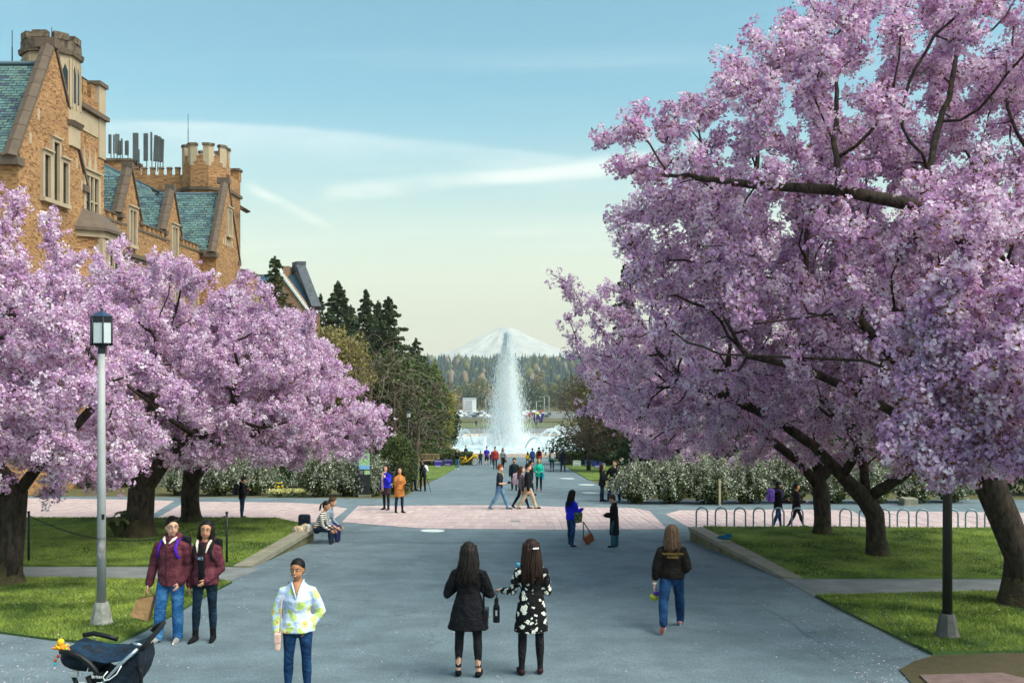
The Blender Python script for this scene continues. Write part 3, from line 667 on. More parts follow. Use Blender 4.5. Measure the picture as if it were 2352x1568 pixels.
for yc in (61.35, 69.0):
    y0, y1 = yc - 1.5, yc + 1.5
    mb = HM(); mb.prism([(X2 + .03, y0, rz(8.2)), (X2 + .03, y1, rz(8.2)), (X2 + .03, y1, rz(9.2)), (X2 + .03, yc, rz(11.9)), (X2 + .03, y0, rz(9.2))], (-.45, 0, 0)); d_ = hpart('dormer', mb, M_BRICK)
    rf = HM(); rf.prism([(X2 - .4, y0, rz(8.9)), (X2 - .4, yc, rz(11.45)), (X2 - .4, y1, rz(8.9))], (-3.2, 0, 0)); hpart('dormer_roof', rf, M_ROOFB, d_)
    v = Vector((0, 1.5, 2.55)); slates((X2 - .42 - 3.2, y0, rz(8.9)), (1, 0, 0), v, 8, int(v.length / .21), .21, .4, lambda a, b: a < 3.15 and a > .2 + b * .3, d_, 20)
    rd = HM(); rd.tube([(X2 - .3, yc, rz(11.47)), (X2 - 2.6, yc, rz(11.47))], .08, 6); hpart('dormer_ridge', rd, M_LEAD, d_)
    coping((y0 - .15, rz(9.0)), (yc, rz(12.0)), X2 - .5, X2 + .14, 5, .2, parent=d_); coping((y1 + .15, rz(9.0)), (yc, rz(12.0)), X2 - .5, X2 + .14, 5, .2, parent=d_)
    q = HM(); q.box((X2 - .5, yc - .16, rz(11.95)), (X2 + .15, yc + .16, rz(12.4))); hpart('finial', q, M_STONED, d_)
    for yy in (y0, y1): q = HM(); q.box((X2 - .5, yy - .2, rz(8.75)), (X2 + .17, yy + .2, rz(9.0))); hpart('kneeler', q, M_STONED, d_)
    window_x(X2 + .03, yc - .68, yc + .68, rz(7.3), rz(9.4), 2, d_)
for yc in (57.2, 60.2, 63.6, 66.6, 70.0, 73.2): window_x(X2, yc - 1.0, yc + 1.0, rz(3.4), rz(5.9), 3, transom=rz(5.0))
# far gable wing and second tower
gable_wing(75, 81.3, 8.45, 14.15, 13.25, X1, -42, 30, .24, .44, 100, 16)
window_x(X1, 77.6, 78.9, rz(10.1), rz(12.0), 2)
for i in range(5):
    q = HM(); yy = 76.9 + .6 * i; q.box((X1 - .2, yy - .2, rz(9.2)), (X1 + .012, yy + .2, rz(9.75) + .3 * (i % 2))); hpart('quoin', q, M_STONE)
for yc in (77.0, 79.5): window_x(X1, yc - .45, yc + .45, rz(2.2), rz(4.0), 1)
T2 = HM(); T2.box((-35, 80.2, -9), (-22.75, 83.4, rz(15.2))); hpart('tower', T2, M_BRICK)
sc_ = HM(); sc_.box((-35.1, 80.0, rz(13.75)), (-22.6, 83.55, rz(14.0))); hpart('string_course', sc_, M_STONED)
merlons(-30.5, -26.8, 80.2, 80.5, rz(15.2), .5, 6, 'x', m=M_BRICK)
mb = HM(); mb.box((-34.9, 80.15, rz(15.2) + .003), (-30.7, 82.5, rz(16.3))); hpart('wall', mb, M_BRICK)
cp = HM(); cp.box((-35.0, 80.0, rz(16.3)), (-30.6, 82.6, rz(16.5))); hpart('parapet_coping', cp, M_CAP)
mb = HM(); mb.box((-23.4, 82.7, rz(15.2) + .003), (-22.70, 83.5, rz(16.0))); hpart('merlon', mb, M_BRICK)
cp = HM(); cp.box((-23.5, 82.6, rz(16.0) + .002), (-22.6, 83.6, rz(16.2))); hpart('cap_stone', cp, M_CAP)
C2 = (-24.75, 80.6); tb = HM(); octo(tb, C2, 1.86, 1.86, rz(13.0), rz(16.55)); tur = hpart('turret', tb, M_BRICK)
q = HM(); octo(q, C2, 1.98, 2.0, rz(13.78), rz(14.02)); hpart('turret_band', q, M_STONED, tur)
for i in range(8):
    a = R(22.5 + 45 * i); nrm = Vector((math.cos(a), math.sin(a), 0)); q = HM(); c_ = Vector((C2[0], C2[1], 0))
    for s in (-1, 1):
        b = a + s * R(45); f = Vector((math.cos(b), math.sin(b), 0)); e = (f - nrm).normalized()
        up = Vector((0, 0, 1)); fn = (nrm + f).normalized(); p0 = c_ + nrm * 1.86
        q.prism([tuple(p0 + fn * .02 + up * rz(15.7)), tuple(p0 + fn * .02 + e * .22 + up * rz(15.7)), tuple(p0 + fn * .02 + e * .22 + up * rz(16.0)), tuple(p0 + fn * .02 + e * .45 + up * rz(16.0)), tuple(p0 + fn * .02 + e * .45 + up * rz(17.3)), tuple(p0 + fn * .02 + up * rz(17.3))], -fn * .3)
    o = hpart('merlon', q, M_STONE, tur); q = HM()
    for s in (-1, 1):
        b = a + s * R(45); f = Vector((math.cos(b), math.sin(b), 0)); e = (f - nrm).normalized(); fn = (nrm + f).normalized(); p0 = c_ + nrm * 1.9
        q.prism([tuple(p0 + fn * .05 + Vector((0, 0, rz(17.3) + .002))), tuple(p0 + fn * .05 + e * .52 + Vector((0, 0, rz(17.3) + .002))), tuple(p0 + e * .52 - fn * .38 + Vector((0, 0, rz(17.3) + .002))), tuple(p0 - fn * .38 + Vector((0, 0, rz(17.3) + .002)))], (0, 0, .2))
    hpart('cap_stone', q, M_CAP, tur)
q = HM(); q.prism([(X1 + .02, 81.6, rz(12.6)), (X1 + .4, 81.6, rz(12.75)), (X1 + .02, 81.6, rz(13.0))], (0, 2.0, 0)); hpart('gargoyle', q, M_CAP)
# low wing beyond
mb = HM(); mb.box((-30, 83.4, -9), (-22.6, 89.0, rz(7.7))); hpart('wall', mb, M_BRICK)
cp = HM(); cp.box((-30.1, 83.4, rz(7.7)), (-22.48, 89.1, rz(7.92))); hpart('parapet_coping', cp, M_STONED)
for yc in (85.0, 87.2): window_x(-22.6, yc - .5, yc + .5, rz(4.2), rz(5.8), 1)
rest = SLATE_REST.build('slates', None, hall); tag(rest, kind='stuff')
for m_ in M_SLATE: rest.data.materials.append(m_)
rest.data.polygons.foreach_set('material_index', SLATE_IDX)
# downpipes and cables on the gable
q = HM(); q.tube([(X1 + .06, 52.35, rz(9.3)), (X1 + .06, 52.35, rz(2))], .06, 6); hpart('downpipe', q, M_DARKM)
# rooftop aerials
def antenna(x, y, z, h, w, lab, grp, tilt=0, panel=True):
    t = thing('panel_antenna' if panel else 'whip_antenna', lab, 'antenna', (x, y, z), 0, grp)
    MB().tube([(0, 0, -.2), (0, 0, h)], .035 if panel else .02, 6).build('mast', M_DARKM, t)
    if panel:
        MB().bbox((-w / 2, -.2, h * .22), (w / 2, -.06, h * 1.02), .02).build('panel', M_ANT, t)
        MB().box((-.05, -.08, h * .4), (.05, 0, h * .46)).box((-.05, -.08, h * .8), (.05, 0, h * .86)).build('bracket', M_DARKM, t)
    else: MB().tube([(0, 0, h * .5), (0, 0, h)], [.012, .006], 5).tube([(0, 0, -.2), (0, 0, h * .5)], .03, 6).build('rod', M_DARKM, t)
    t.rotation_euler = (R(tilt) * .3, R(tilt), random.uniform(-.5, .5))
AG = 'aerials on the second tower'
for px, top, bot, w in ((255, 311, 366, .22), (262, 312, 366, .1), (269, 310, 366, .36), (276, 325, 366, .28), (281, 320, 366, .1), (294, 325, 366, .32)):
    antenna(XY(px, 81), 81, ZZ(bot, 81), (bot - top) / F * 81, w, {255: 'leftmost', 262: 'second', 269: 'tallest, wide', 276: 'fourth', 281: 'thin fifth', 294: 'rightmost'}[px] + ' grey antenna in the left cluster on the brick tower', AG)
for px, top, bot, w, tl in ((313, 308, 388, .44, 0), (320, 345, 388, .2, 0), (337, 309, 388, .36, 0), (349, 306, 388, .12, 0), (357, 313, 388, .26, 3), (362, 316, 388, .2, 5), (368, 318, 388, .3, 0), (374, 322, 388, .2, 3)):
    antenna(XY(px, 80.6), 80.6, ZZ(bot, 80.6), (bot - top) / F * 80.6, w, {313: 'leftmost wide', 320: 'short second', 337: 'tall third', 349: 'thin fourth', 357: 'fifth', 362: 'sixth', 368: 'seventh', 374: 'rightmost tilted'}[px] + ' grey antenna in the right cluster on the brick tower', AG, tl)
antenna(XY(432, 80.6), 80.6, ZZ(330, 80.6), 2.4, 0, 'thin whip aerial on the round battlemented turret of the second tower', None, 0, False)
antenna(XY(28, 49), 49.0, ZZ(145, 49), 1.6, 0, 'thin whip aerial on the slate ridge at far left', None, 0, False)
antenna(XY(119, 50.7), 50.7, ZZ(88, 50.7), .55, 0, 'short whip aerial on top of the stone turret', None, 0, False)
# ------------------------------------------------------------------ farther hall
FB = Vector((-21.2, 110, gz(110)))
fh = thing('far_hall', 'farther brick hall with steep dark slate roof and tall stone gable coping', 'building', FB)
def FM(): return MB(FB)
D2 = 110
M_DSL = mat('dark_slate', '#2c4656', rough=.45, var=.25, vscale=5, col2='#3a5a6a', bump=.3, bscale=10)
def skew(mb):
    mb.v = [((x - .64 * max(0, y + FB.y - 110) if x + FB.x > -22.5 else x), y, z) for x, y, z in mb.v]; return mb
M_FCOP = mat('far_coping', '#565a60', var=.25, vscale=2)
mb = FM(); mb.box((-40, 110, -12), (-21.2, 120, rz(6.0))); mb.prism([(-21.2, 110, rz(6.0)), (-21.2, 120, rz(6.0)), (-21.2, 115, rz(10.9))], (-.6, 0, 0)); skew(mb).build('wall', M_BRICK2, fh)
mb = FM(); mb.prism([(-21.8, 109.8, rz(6.05)), (-21.8, 115, rz(10.3)), (-21.8, 120.2, rz(6.05))], (-18, 0, 0)); rof = skew(mb).build('roof', M_DSL, fh)
for (e0, e1) in (((109.6, 5.9), (115, 11.1)), ((120.4, 5.9), (115, 11.1))):
    mb = FM(); mb.prism([(-21.95, e0[0], rz(e0[1])), (-20.9, e0[0], rz(e0[1])), (-20.9, e1[0], rz(e1[1])), (-21.95, e1[0], rz(e1[1]))], (0, -.4 if e0[0] < 115 else .4, .4)); skew(mb).build('coping', M_FCOP, fh)
mb = FM(); mb.box((-26.3, 114.4, rz(10.0)), (-25.6, 115.6, rz(11.2))); mb.build('chimney', M_BRICK2, rof)
mb = FM(); mb.box((-21.95, 114.4, rz(10.6)), (-20.85, 115.6, rz(11.75))); skew(mb).build('gable_block', M_FCOP, fh)
mb = FM(); mb.prism([(-28.3, 107.5, rz(3)), (-22.1, 107.5, rz(3)), (-22.1, 107.5, rz(5.8)), (-25.2, 107.5, rz(10.0)), (-28.3, 107.5, rz(5.8))], (0, 3, 0)); mb.box((-28.3, 107.5, -12), (-22.1, 110.1, rz(2.99))); cg = mb.build('cross_gable', M_BRICK2, fh)
for s in (-1, 1):
    mb = FM(); mb.prism([(-25.2, 107.3, rz(10.25)), (-25.2 + s * 3.3, 107.3, rz(5.75)), (-25.2 + s * 3.3, 107.3, rz(5.45)), (-25.2, 107.3, rz(9.85))], (0, .5, 0)); mb.build('verge', mat('pale_trim', '#cdd6d4', var=.08), cg)
mb = FM(); mb.box((-22.0, 109.7, rz(5.7)), (-21.1, 110.0, rz(5.9))); mb.build('eave_trim', mat('pale_trim', '#cdd6d4', var=.08), fh)
for (x, z) in ((-21.65, 1.0), (-21.65, -3)):
    mb = FM(); mb.box((x - .25, 109.9, rz(z)), (x + .25, 110.05, rz(z + 1.6))); w_ = mb.build('window', M_STONE, fh); mb = FM(); mb.box((x - .18, 109.86, rz(z) + .08), (x + .18, 109.895, rz(z + 1.6) - .08)); mb.build('pane', M_GLASS, w_)
# ------------------------------------------------------------------ cherry trees
M_BARK = mat('cherry_bark', '#2a221d', var=.35, vscale=7, col2='#4d4138', bump=.9, bscale=22, rough=.9, stretch=(1.6, 1.6, .6))
M_BARKM = mat('mossy_cherry_bark', '#2e261e', var=.35, vscale=4, col2='#4c442c', bump=.9, bscale=20, rough=.9)
M_TWIG = mat('cherry_twig', '#2f2622', var=.3, vscale=9, col2='#4a3d36', rough=.9)
def petal_mat(name, cols, transl):
    m = bpy.data.materials.new(name); m.use_nodes = True; N = m.node_tree.nodes; L = m.node_tree.links; p = N['Principled BSDF']; out = N['Material Output']
    oi = N.new('ShaderNodeObjectInfo'); cr = N.new('ShaderNodeValToRGB'); e = cr.color_ramp.elements
    e[0].color = (*srgb(cols[0]), 1); e[1].color = (*srgb(cols[-1]), 1); e[0].position = 0; e[1].position = 1
    for i, c in enumerate(cols[1:-1]): k = e.new((i + 1) / (len(cols) - 1)); k.color = (*srgb(c), 1)
    ns = N.new('ShaderNodeTexNoise'); ns.inputs['Scale'].default_value = 14; tc = N.new('ShaderNodeTexCoord'); L.new(tc.outputs['Object'], ns.inputs['Vector'])
    ad = N.new('ShaderNodeMath'); ad.operation = 'MULTIPLY_ADD'; L.new(oi.outputs['Random'], ad.inputs[0]); ad.inputs[1].default_value = .62
    mu = N.new('ShaderNodeMath'); mu.operation = 'MULTIPLY_ADD'; L.new(ns.outputs[0], mu.inputs[0]); mu.inputs[1].default_value = 1.5; mu.inputs[2].default_value = -.56
    L.new(mu.outputs[0], ad.inputs[2]); L.new(ad.outputs[0], cr.inputs[0]); L.new(cr.outputs[0], p.inputs['Base Color'])
    p.inputs['Roughness'].default_value = .7; p.inputs['Specular IOR Level'].default_value = .2
    tr = N.new('ShaderNodeBsdfTranslucent'); L.new(cr.outputs[0], tr.inputs[0]); ms = N.new('ShaderNodeMixShader'); ms.inputs[0].default_value = transl
    L.new(p.outputs[0], ms.inputs[1]); L.new(tr.outputs[0], ms.inputs[2]); L.new(ms.outputs[0], out.inputs[0]); return m
M_PINK = petal_mat('cherry_petal', ['#b680b4', '#dfb2da', '#f8def1', '#fff9fd'], .38)
M_PINKL = petal_mat('cherry_petal_light', ['#b27ab2', '#dbadd7', '#f6d9ef', '#fff8fd'], .38)
M_BRONZE = mat('bronze_leaf', '#7a4a2c', var=.3, vscale=8, col2='#8f6a35', transl=.3)
def blossom_mesh(name, seed, nfl, R0, fl, mp):
    """a pompom of five-petalled cupped flowers with a few bronze leaves"""
    rg = np.random.default_rng(seed); V = []; Fc = []; mi = []
    for i in range(nfl):
        d = rg.normal(size=3); d /= np.linalg.norm(d); d[2] = d[2] * .8 - .1; c = d * R0 * rg.uniform(.55, 1.0)
        n = d + rg.normal(size=3) * .45; n /= np.linalg.norm(n); t = np.cross(n, rg.normal(size=3)); t /= np.linalg.norm(t); b = np.cross(n, t); s = fl * rg.uniform(.8, 1.15)
        for k in range(5):
            a = 2 * math.pi * k / 5; o = math.cos(a) * t + math.sin(a) * b; q = -math.sin(a) * t + math.cos(a) * b; i0 = len(V)
            cup = rg.uniform(.25, .7)
            V += [c, c + s * (.62 * o + .40 * q + cup * .55 * n), c + s * (1.0 * o + cup * .9 * n), c + s * (.62 * o - .40 * q + cup * .55 * n)]
            Fc.append((i0, i0 + 1, i0 + 2, i0 + 3)); mi.append(0)
    for i in range(3):
        d = rg.normal(size=3); d /= np.linalg.norm(d); d[2] = abs(d[2]); c = d * R0 * .7; q = np.cross(d, rg.normal(size=3)); q /= np.linalg.norm(q); i0 = len(V); s = fl * 1.5
        V += [c, c + s * (.5 * d + .3 * q), c + s * 1.25 * d, c + s * (.5 * d - .3 * q)]; Fc.append((i0, i0 + 1, i0 + 2, i0 + 3)); mi.append(1)
    return np_mesh(name, np.array(V), np.array(Fc), 4, [mp, M_BRONZE], mi)
def make_variants(tagname, nfl, R0, fl, mp):
    r = []
    for i in range(5):
        o = bpy.data.objects.new('blossom_cluster', blossom_mesh('blossom_cluster', 100 + i, nfl, R0, fl, mp)); r.append(o)
    return r
VAR_A = make_variants('a', 15, .085, .027, M_PINK)
VAR_B = make_variants('b', 13, .095, .033, M_PINKL)
def scatter_group(name, variants):
    ng = bpy.data.node_groups.new(name, 'GeometryNodeTree')
    ng.interface.new_socket('Geometry', in_out='INPUT', socket_type='NodeSocketGeometry'); ng.interface.new_socket('Geometry', in_out='OUTPUT', socket_type='NodeSocketGeometry')
    N = ng.nodes; L = ng.links; gi = N.new('NodeGroupInput'); go = N.new('NodeGroupOutput'); ip = N.new('GeometryNodeInstanceOnPoints')
    g2i = N.new('GeometryNodeGeometryToInstance')
    for v in variants:
        oi = N.new('GeometryNodeObjectInfo'); oi.inputs[0].default_value = v; oi.transform_space = 'ORIGINAL'; L.new(oi.outputs['Geometry'], g2i.inputs[0])
    L.new(gi.outputs[0], ip.inputs['Points']); L.new(g2i.outputs[0], ip.inputs['Instance']); ip.inputs['Pick Instance'].default_value = True
    rv = N.new('FunctionNodeRandomValue'); rv.data_type = 'FLOAT_VECTOR'; rv.inputs[1].default_value = (6.28, 6.28, 6.28); L.new(rv.outputs[0], ip.inputs['Rotation'])
    rs = N.new('FunctionNodeRandomValue'); rs.data_type = 'FLOAT'; rs.inputs[2].default_value = .7; rs.inputs[3].default_value = 1.3; rs.inputs['Seed'].default_value = 5; L.new(rs.outputs[1], ip.inputs['Scale'])
    L.new(ip.outputs[0], go.inputs[0]); return ng
NG_A = scatter_group('blossom_scatter', VAR_A); NG_B = scatter_group('blossom_scatter_light', VAR_B)
def grow(trunk, att, step=.32, infl=2.6, kill=.45, iters=140, first=None):
    """space colonisation: trunk = polylines [(points, parent key)], returns positions and parents"""
    pos = []; par = []
    for pts, pk in trunk:
        for i, p in enumerate(pts):
            pos.append(np.array(p, float)); par.append(len(pos) - 2 if i else (pk if pk is not None else -1))
    att = np.array(att, float); P = np.array(pos)
    d = np.linalg.norm(att[:, None] - P[None], axis=2); near = d.argmin(1); nd = d.min(1); alive = np.ones(len(att), bool)
    for it in range(iters):
        act = alive & (nd < (infl if it > 25 else 9e9))
        if not act.any(): break
        idx = np.where(act)[0]; P = np.array(pos); v = att[idx] - P[near[idx]]; v /= np.linalg.norm(v, axis=1, keepdims=True) + 1e-9
        acc = {}
        for k, n in enumerate(near[idx]):
            if n in acc: acc[n] += v[k]
            else: acc[n] = v[k].copy()
        new = []
        for n, a in acc.items():
            a = a / (np.linalg.norm(a) + 1e-9)
            if par[n] >= 0:
                t = pos[n] - pos[par[n]]; t /= np.linalg.norm(t) + 1e-9; a = a + .35 * t
            a = a + RNG.normal(0, .16, 3); a /= np.linalg.norm(a)
            q = pos[n] + a * step * RNG.uniform(.8, 1.15); new.append((n, q))
        b = len(pos)
        for n, q in new: pos.append(q); par.append(n)
        Q = np.array([q for _, q in new]); ai = np.where(alive)[0]
        dd = np.linalg.norm(att[ai][:, None] - Q[None], axis=2); mn = dd.min(1); am = dd.argmin(1); up = mn < nd[ai]
        near[ai[up]] = am[up] + b; nd[ai[up]] = mn[up]
        alive &= nd > kill
    return np.array(pos), np.array(par)
def branch_mesh(pos, par, base_r, tip=.0105, expo=2.2, thin=None):
    n = len(pos); r = np.full(n, 0.0); kids = [[] for _ in range(n)]
    for i in range(n):
        if par[i] >= 0: kids[par[i]].append(i)
    order = list(range(n))[::-1]
    for i in order:
        if kids[i]: r[i] = sum(r[k] ** expo for k in kids[i]) ** (1 / expo)
        r[i] = max(r[i], tip) if kids[i] else tip
    s = base_r / r[0]
    f = lambda x: np.where(x < .03, x, x)
    k = math.log(base_r / tip) / math.log(r[0] / tip); r = tip * (r / tip) ** k
    thick = MB(); thinb = MB()
    done = set()
    starts = [(0, -1)]
    while starts:
        i, p = starts.pop(); ch = ([p] if p >= 0 else []) + [i]; c = i
        while kids[c]:
            ks = sorted(kids[c], key=lambda q: -r[q]); 
            for q in ks[1:]: starts.append((q, c))
            c = ks[0]; ch.append(c)
        if len(ch) < 2: continue
        rr = [float(r[q]) for q in ch]
        if p >= 0: rr[0] = min(rr[0], rr[1] * 1.15)
        big = rr[0] > .03
        (thick if big else thinb).tube([pos[q] for q in ch], rr, 9 if rr[0] > .08 else (6 if big else 4), sm=True)
    return thick, thinb, r
def ell_points(ells, n, hollow=.45, freq=.55, cut=-.26):
    w = np.array([e[1][0] * e[1][1] * e[1][2] for e in ells]); w /= w.sum(); out = []
    while len(out) < n:
        c, rr = ells[RNG.choice(len(ells), p=w)]; d = RNG.normal(size=3); d /= np.linalg.norm(d); k = RNG.uniform(hollow ** 3, 1) ** (1 / 3)
        q = np.array(c) + d * np.array(rr) * k
        if noise.noise((q[0] * freq, q[1] * freq, q[2] * freq)) < cut: continue
        out.append(q)
    return np.array(out)
def cherry(px, py_base, D, zb, trunk, ells, base_r, natt, lab, ncl, ng, seed, light=False, extra=None, twigr=.016):
    """one cherry tree; coordinates of trunk and ells are world, relative to camera height for z"""
    global RNG
    RNG = np.random.default_rng(seed)
    o = Vector((trunk[0][0][0][0], trunk[0][0][0][1], zb)); t = thing('cherry_tree', lab, 'tree', o, 0, 'blossoming cherry trees beside the path')
    tr = [([(p[0], p[1], p[2]) for p in pts], pk) for pts, pk in trunk]
    att = ell_points(ells, natt)
    pos, par = grow(tr, att)
    th, tn, r = branch_mesh(pos, par, base_r)
    th.off = tn.off = o
    th.v = [tuple(Vector(v) - o) for v in th.v]; tn.v = [tuple(Vector(v) - o) for v in tn.v]
    tb = th.build('trunk', M_BARK, t)
    if tn.v: tag(tn.build('twigs', M_TWIG, t), kind='stuff')
    # root flare and burls
    fl = MB(); b0 = Vector((0, 0, 0)); rb = base_r
    prof = [(rb * 1.7, -.15), (rb * 1.35, .05), (rb * 1.08, .22), (rb * .96, .5)]
    nn = 14; vv = []
    for ri, z in prof:
        for k in range(nn):
            a = math.tau * k / nn; w = 1 + .22 * noise.noise((math.cos(a) * 2 + seed, math.sin(a) * 2, z * 1.5)) * (1 if z < .45 else .3); lean = (Vector(trunk[0][0][1]) - Vector(trunk[0][0][0])) * max(0, z) / max(.3, (trunk[0][0][1][2] - trunk[0][0][0][2]))
            vv.append((ri * w * math.cos(a) + lean.x, ri * w * math.sin(a) + lean.y, z))
    fl.add(vv, [(i * nn + k, i * nn + (k + 1) % nn, (i + 1) * nn + (k + 1) % nn, (i + 1) * nn + k) for i in range(3) for k in range(nn)], True); fl.build('root_flare', M_BARKM, t)
    # blossom points along thin twigs
    idx = np.where((r < twigr) & (np.arange(len(r)) > 6))[0]
    q = RNG.choice(idx, ncl); k = RNG.uniform(0, 1, ncl)[:, None]; P = pos[q] * k + pos[par[q]] * (1 - k) + RNG.normal(0, .105, (ncl, 3)); P[:, 2] -= np.abs(RNG.normal(0, .04, ncl))
    tk = pos[r > (.021 if light else .028)]; 
    if len(tk): P = np.concatenate([c_[np.linalg.norm(c_[:, None] - tk[None], axis=2).min(1) > .23] for c_ in np.array_split(P, 30)])
    if extra is not None: P = np.concatenate([P, extra])
    me = bpy.data.meshes.new('blossom'); me.from_pydata((P - np.array(o)).tolist(), [], []); me.materials.append(M_PINK)
    ob = mobj('blossom', me, t); md = ob.modifiers.new('scatter', 'NODES'); md.node_group = ng; tag(ob, kind='stuff')
    return t, pos, r
def W(px, py, D): p = PX(px, py, D); return (p.x, p.y, p.z)
z_ = lambda zrel: zrel + CZ
# ---- right row
# A: nearest, trunk at the right edge leaning to the left
zA = gz(17.2) + .03
A_tr = [([(8.72, 17.2, zA), (8.75, 17.15, zA + .8), (8.45, 17.1, zA + 1.5), (8.15, 17.0, zA + 2.1), (7.9, 17.0, zA + 2.7)], None),
        ([(7.3, 16.8, zA + 3.3), (6.7, 16.9, zA + 4.0), (6.0, 17.2, zA + 4.9), (5.2, 17.4, zA + 5.4), (4.3, 17.5, zA + 5.7)], 4),
        ([(8.3, 16.6, zA + 3.5), (8.6, 16.4, zA + 4.6), (8.9, 16.6, zA + 5.8)], 4),
        ([(8.9, 17.6, zA + 2.8), (9.6, 18.0, zA + 4.0), (10.2, 18.3, zA + 5.2)], 3),
        ([(8.2, 15.8, zA + 3.0), (8.0, 14.6, zA + 3.7), (7.7, 13.4, zA + 4.2)], 3),
        ([(7.1, 13.0, z_(.5)), (6.3, 12.9, z_(.2)), (5.8, 13.0, z_(-.4)), (5.6, 12.9, z_(-1.1))], 19), ([(6.2, 13.1, z_(.8)), (5.7, 13.2, z_(.9))], 20),
        ([(7.2, 17.4, zA + 3.0), (6.3, 17.9, zA + 3.6), (5.3, 18.3, zA + 4.1), (4.4, 18.6, zA + 4.3)], 4),
        ([(6.6, 16.0, z_(-.3)), (5.6, 15.8, z_(.05)), (4.4, 15.7, z_(.1)), (3.3, 15.8, z_(.15))], 4), ([(8.0, 16.2, z_(1.4)), (6.6, 15.9, z_(2.5)), (5.2, 15.8, z_(2.75)), (3.9, 15.9, z_(2.85)), (3.0, 16.1, z_(3.0))], 5), ([(7.0, 15.9, z_(.9)), (6.0, 15.6, z_(.85)), (4.8, 15.5, z_(.75)), (3.6, 15.6, z_(.6))], 5)]
cherry(0, 0, 0, zA, A_tr, [((8.9, 18.4, z_(3.0)), (6.2, 3.9, 4.8)), ((5.6, 18.0, z_(2.0)), (3.9, 3.6, 2.7)), ((7.4, 13.8, z_(.6)), (2.3, 2.6, 2.6)), ((4.2, 18.3, z_(1.9)), (2.5, 2.4, 2.2)), ((4.0, 18.0, z_(3.5)), (2.8, 2.4, 1.65)), ((6.2, 17.6, z_(4.2)), (3.0, 2.6, 2.0)), ((10.6, 17.6, z_(5.2)), (4.0, 3.2, 2.6)), ((6.0, 13.0, z_(-.1)), (1.3, 1.0, 1.6)), ((5.7, 12.9, z_(-.9)), (.8, .9, .8)), ((2.5, 18.2, z_(3.9)), (.9, .9, .7)), ((3.2, 18.4, z_(2.2)), (1.2, 1.2, 1.2))] + [((5.75, 13.2, z_(-.2)), (.9, .7, 1.6)), ((6.6, 12.4, z_(-.2)), (.9, 1.0, 1.5))] * 4,
       .26, 4000, 'tall pink cherry tree with dark leaning trunk at the right edge', 24500, NG_B, 11, light=True, extra=np.concatenate([ell_points([((5.75, 13.1, z_(.45)), (.5, .5, .8))], 420, 0, 1.6, -.1), ell_points([((5.7, 13.0, z_(-.7)), (.65, .5, .95))], 520, 0, 1.6, -.1), ell_points([((6.7, 12.6, z_(-.1)), (.8, .8, 1.4))], 500, 0, 1.6, -.05)]))
# B: burled trunk in the middle of the right lawn
zB = CZ - 4.45
B_tr = [([(8.42, 22.8, zB), (8.35, 22.85, zB + .5), (8.3, 22.8, zB + 1.0), (8.1, 22.8, zB + 1.35)], None),
        ([(7.5, 22.6, zB + 1.9), (6.8, 22.4, zB + 2.6), (5.9, 22.3, zB + 3.2), (4.9, 22.3, zB + 3.7), (3.9, 22.4, zB + 4.0)], 3),
        ([(8.2, 23.2, zB + 2.0), (8.1, 23.6, zB + 3.0), (7.8, 23.9, zB + 4.2)], 3),
        ([(8.8, 22.5, zB + 1.9), (9.5, 22.2, zB + 2.7), (10.4, 21.8, zB + 3.5)], 3),
        ([(7.7, 22.0, zB + 2.6), (7.0, 21.2, zB + 3.3), (6.0, 20.4, zB + 4.1)], 4)]
cherry(0, 0, 0, zB, B_tr, [((8.2, 23.2, z_(.7)), (6.2, 4.8, 3.3)), ((4.6, 22.8, z_(.3)), (3.2, 3.4, 2.5)), ((3.4, 22.6, z_(.3)), (2.2, 2.2, 2.0)), ((1.9, 21.6, z_(1.6)), (1.3, 1.2, .6)), ((10.5, 21.5, z_(.2)), (3.6, 3.4, 2.6))],
       .22, 2100, 'pink cherry tree with burled twisted trunk in the middle of the right lawn', 15000, NG_A, 22, light=True)
zC = CZ - 4.47
C_tr = [([(8.15, 26.1, zC), (8.13, 26.1, zC + .6), (8.1, 26.15, zC + 1.2), (8.1, 26.2, zC + 1.5)], None),
        ([(7.5, 26.0, zC + 1.9), (6.7, 25.8, zC + 2.5), (5.9, 25.7, zC + 3.1), (5.0, 25.8, zC + 3.4)], 2),
        ([(8.2, 26.6, zC + 2.2), (8.1, 27.0, zC + 3.2)], 3), ([(8.7, 25.9, zC + 2.2), (9.4, 25.6, zC + 3.2)], 3), ([(7.9, 26.6, zC + 2.3), (7.2, 27.4, zC + 3.1), (6.4, 28.2, zC + 3.6)], 3)]
cherry(0, 0, 0, zC, C_tr, [((8.0, 26.8, z_(-.2)), (6.0, 4.6, 2.6)), ((4.3, 26.2, z_(-.9)), (2.7, 2.8, 1.85))],
       .22, 1700, 'pink cherry tree with three forked limbs beside the bike racks', 11800, NG_A, 33, light=True)
zD = gz(45)
D_tr = [([(9.4, 45, zD), (9.4, 45, zD + 1.2), (9.3, 45, zD + 1.9)], None), ([(8.7, 44.7, zD + 2.6), (7.8, 44.4, zD + 3.4)], 2), ([(9.9, 45.2, zD + 2.6), (10.8, 45.3, zD + 3.5)], 2)]
cherry(0, 0, 0, zD, D_tr, [((8.8, 44.5, z_(-1.9)), (5.0, 4.4, 2.9))], .22, 900, 'small pink cherry tree rising behind the white shrubs on the right', 5200, NG_A, 44)
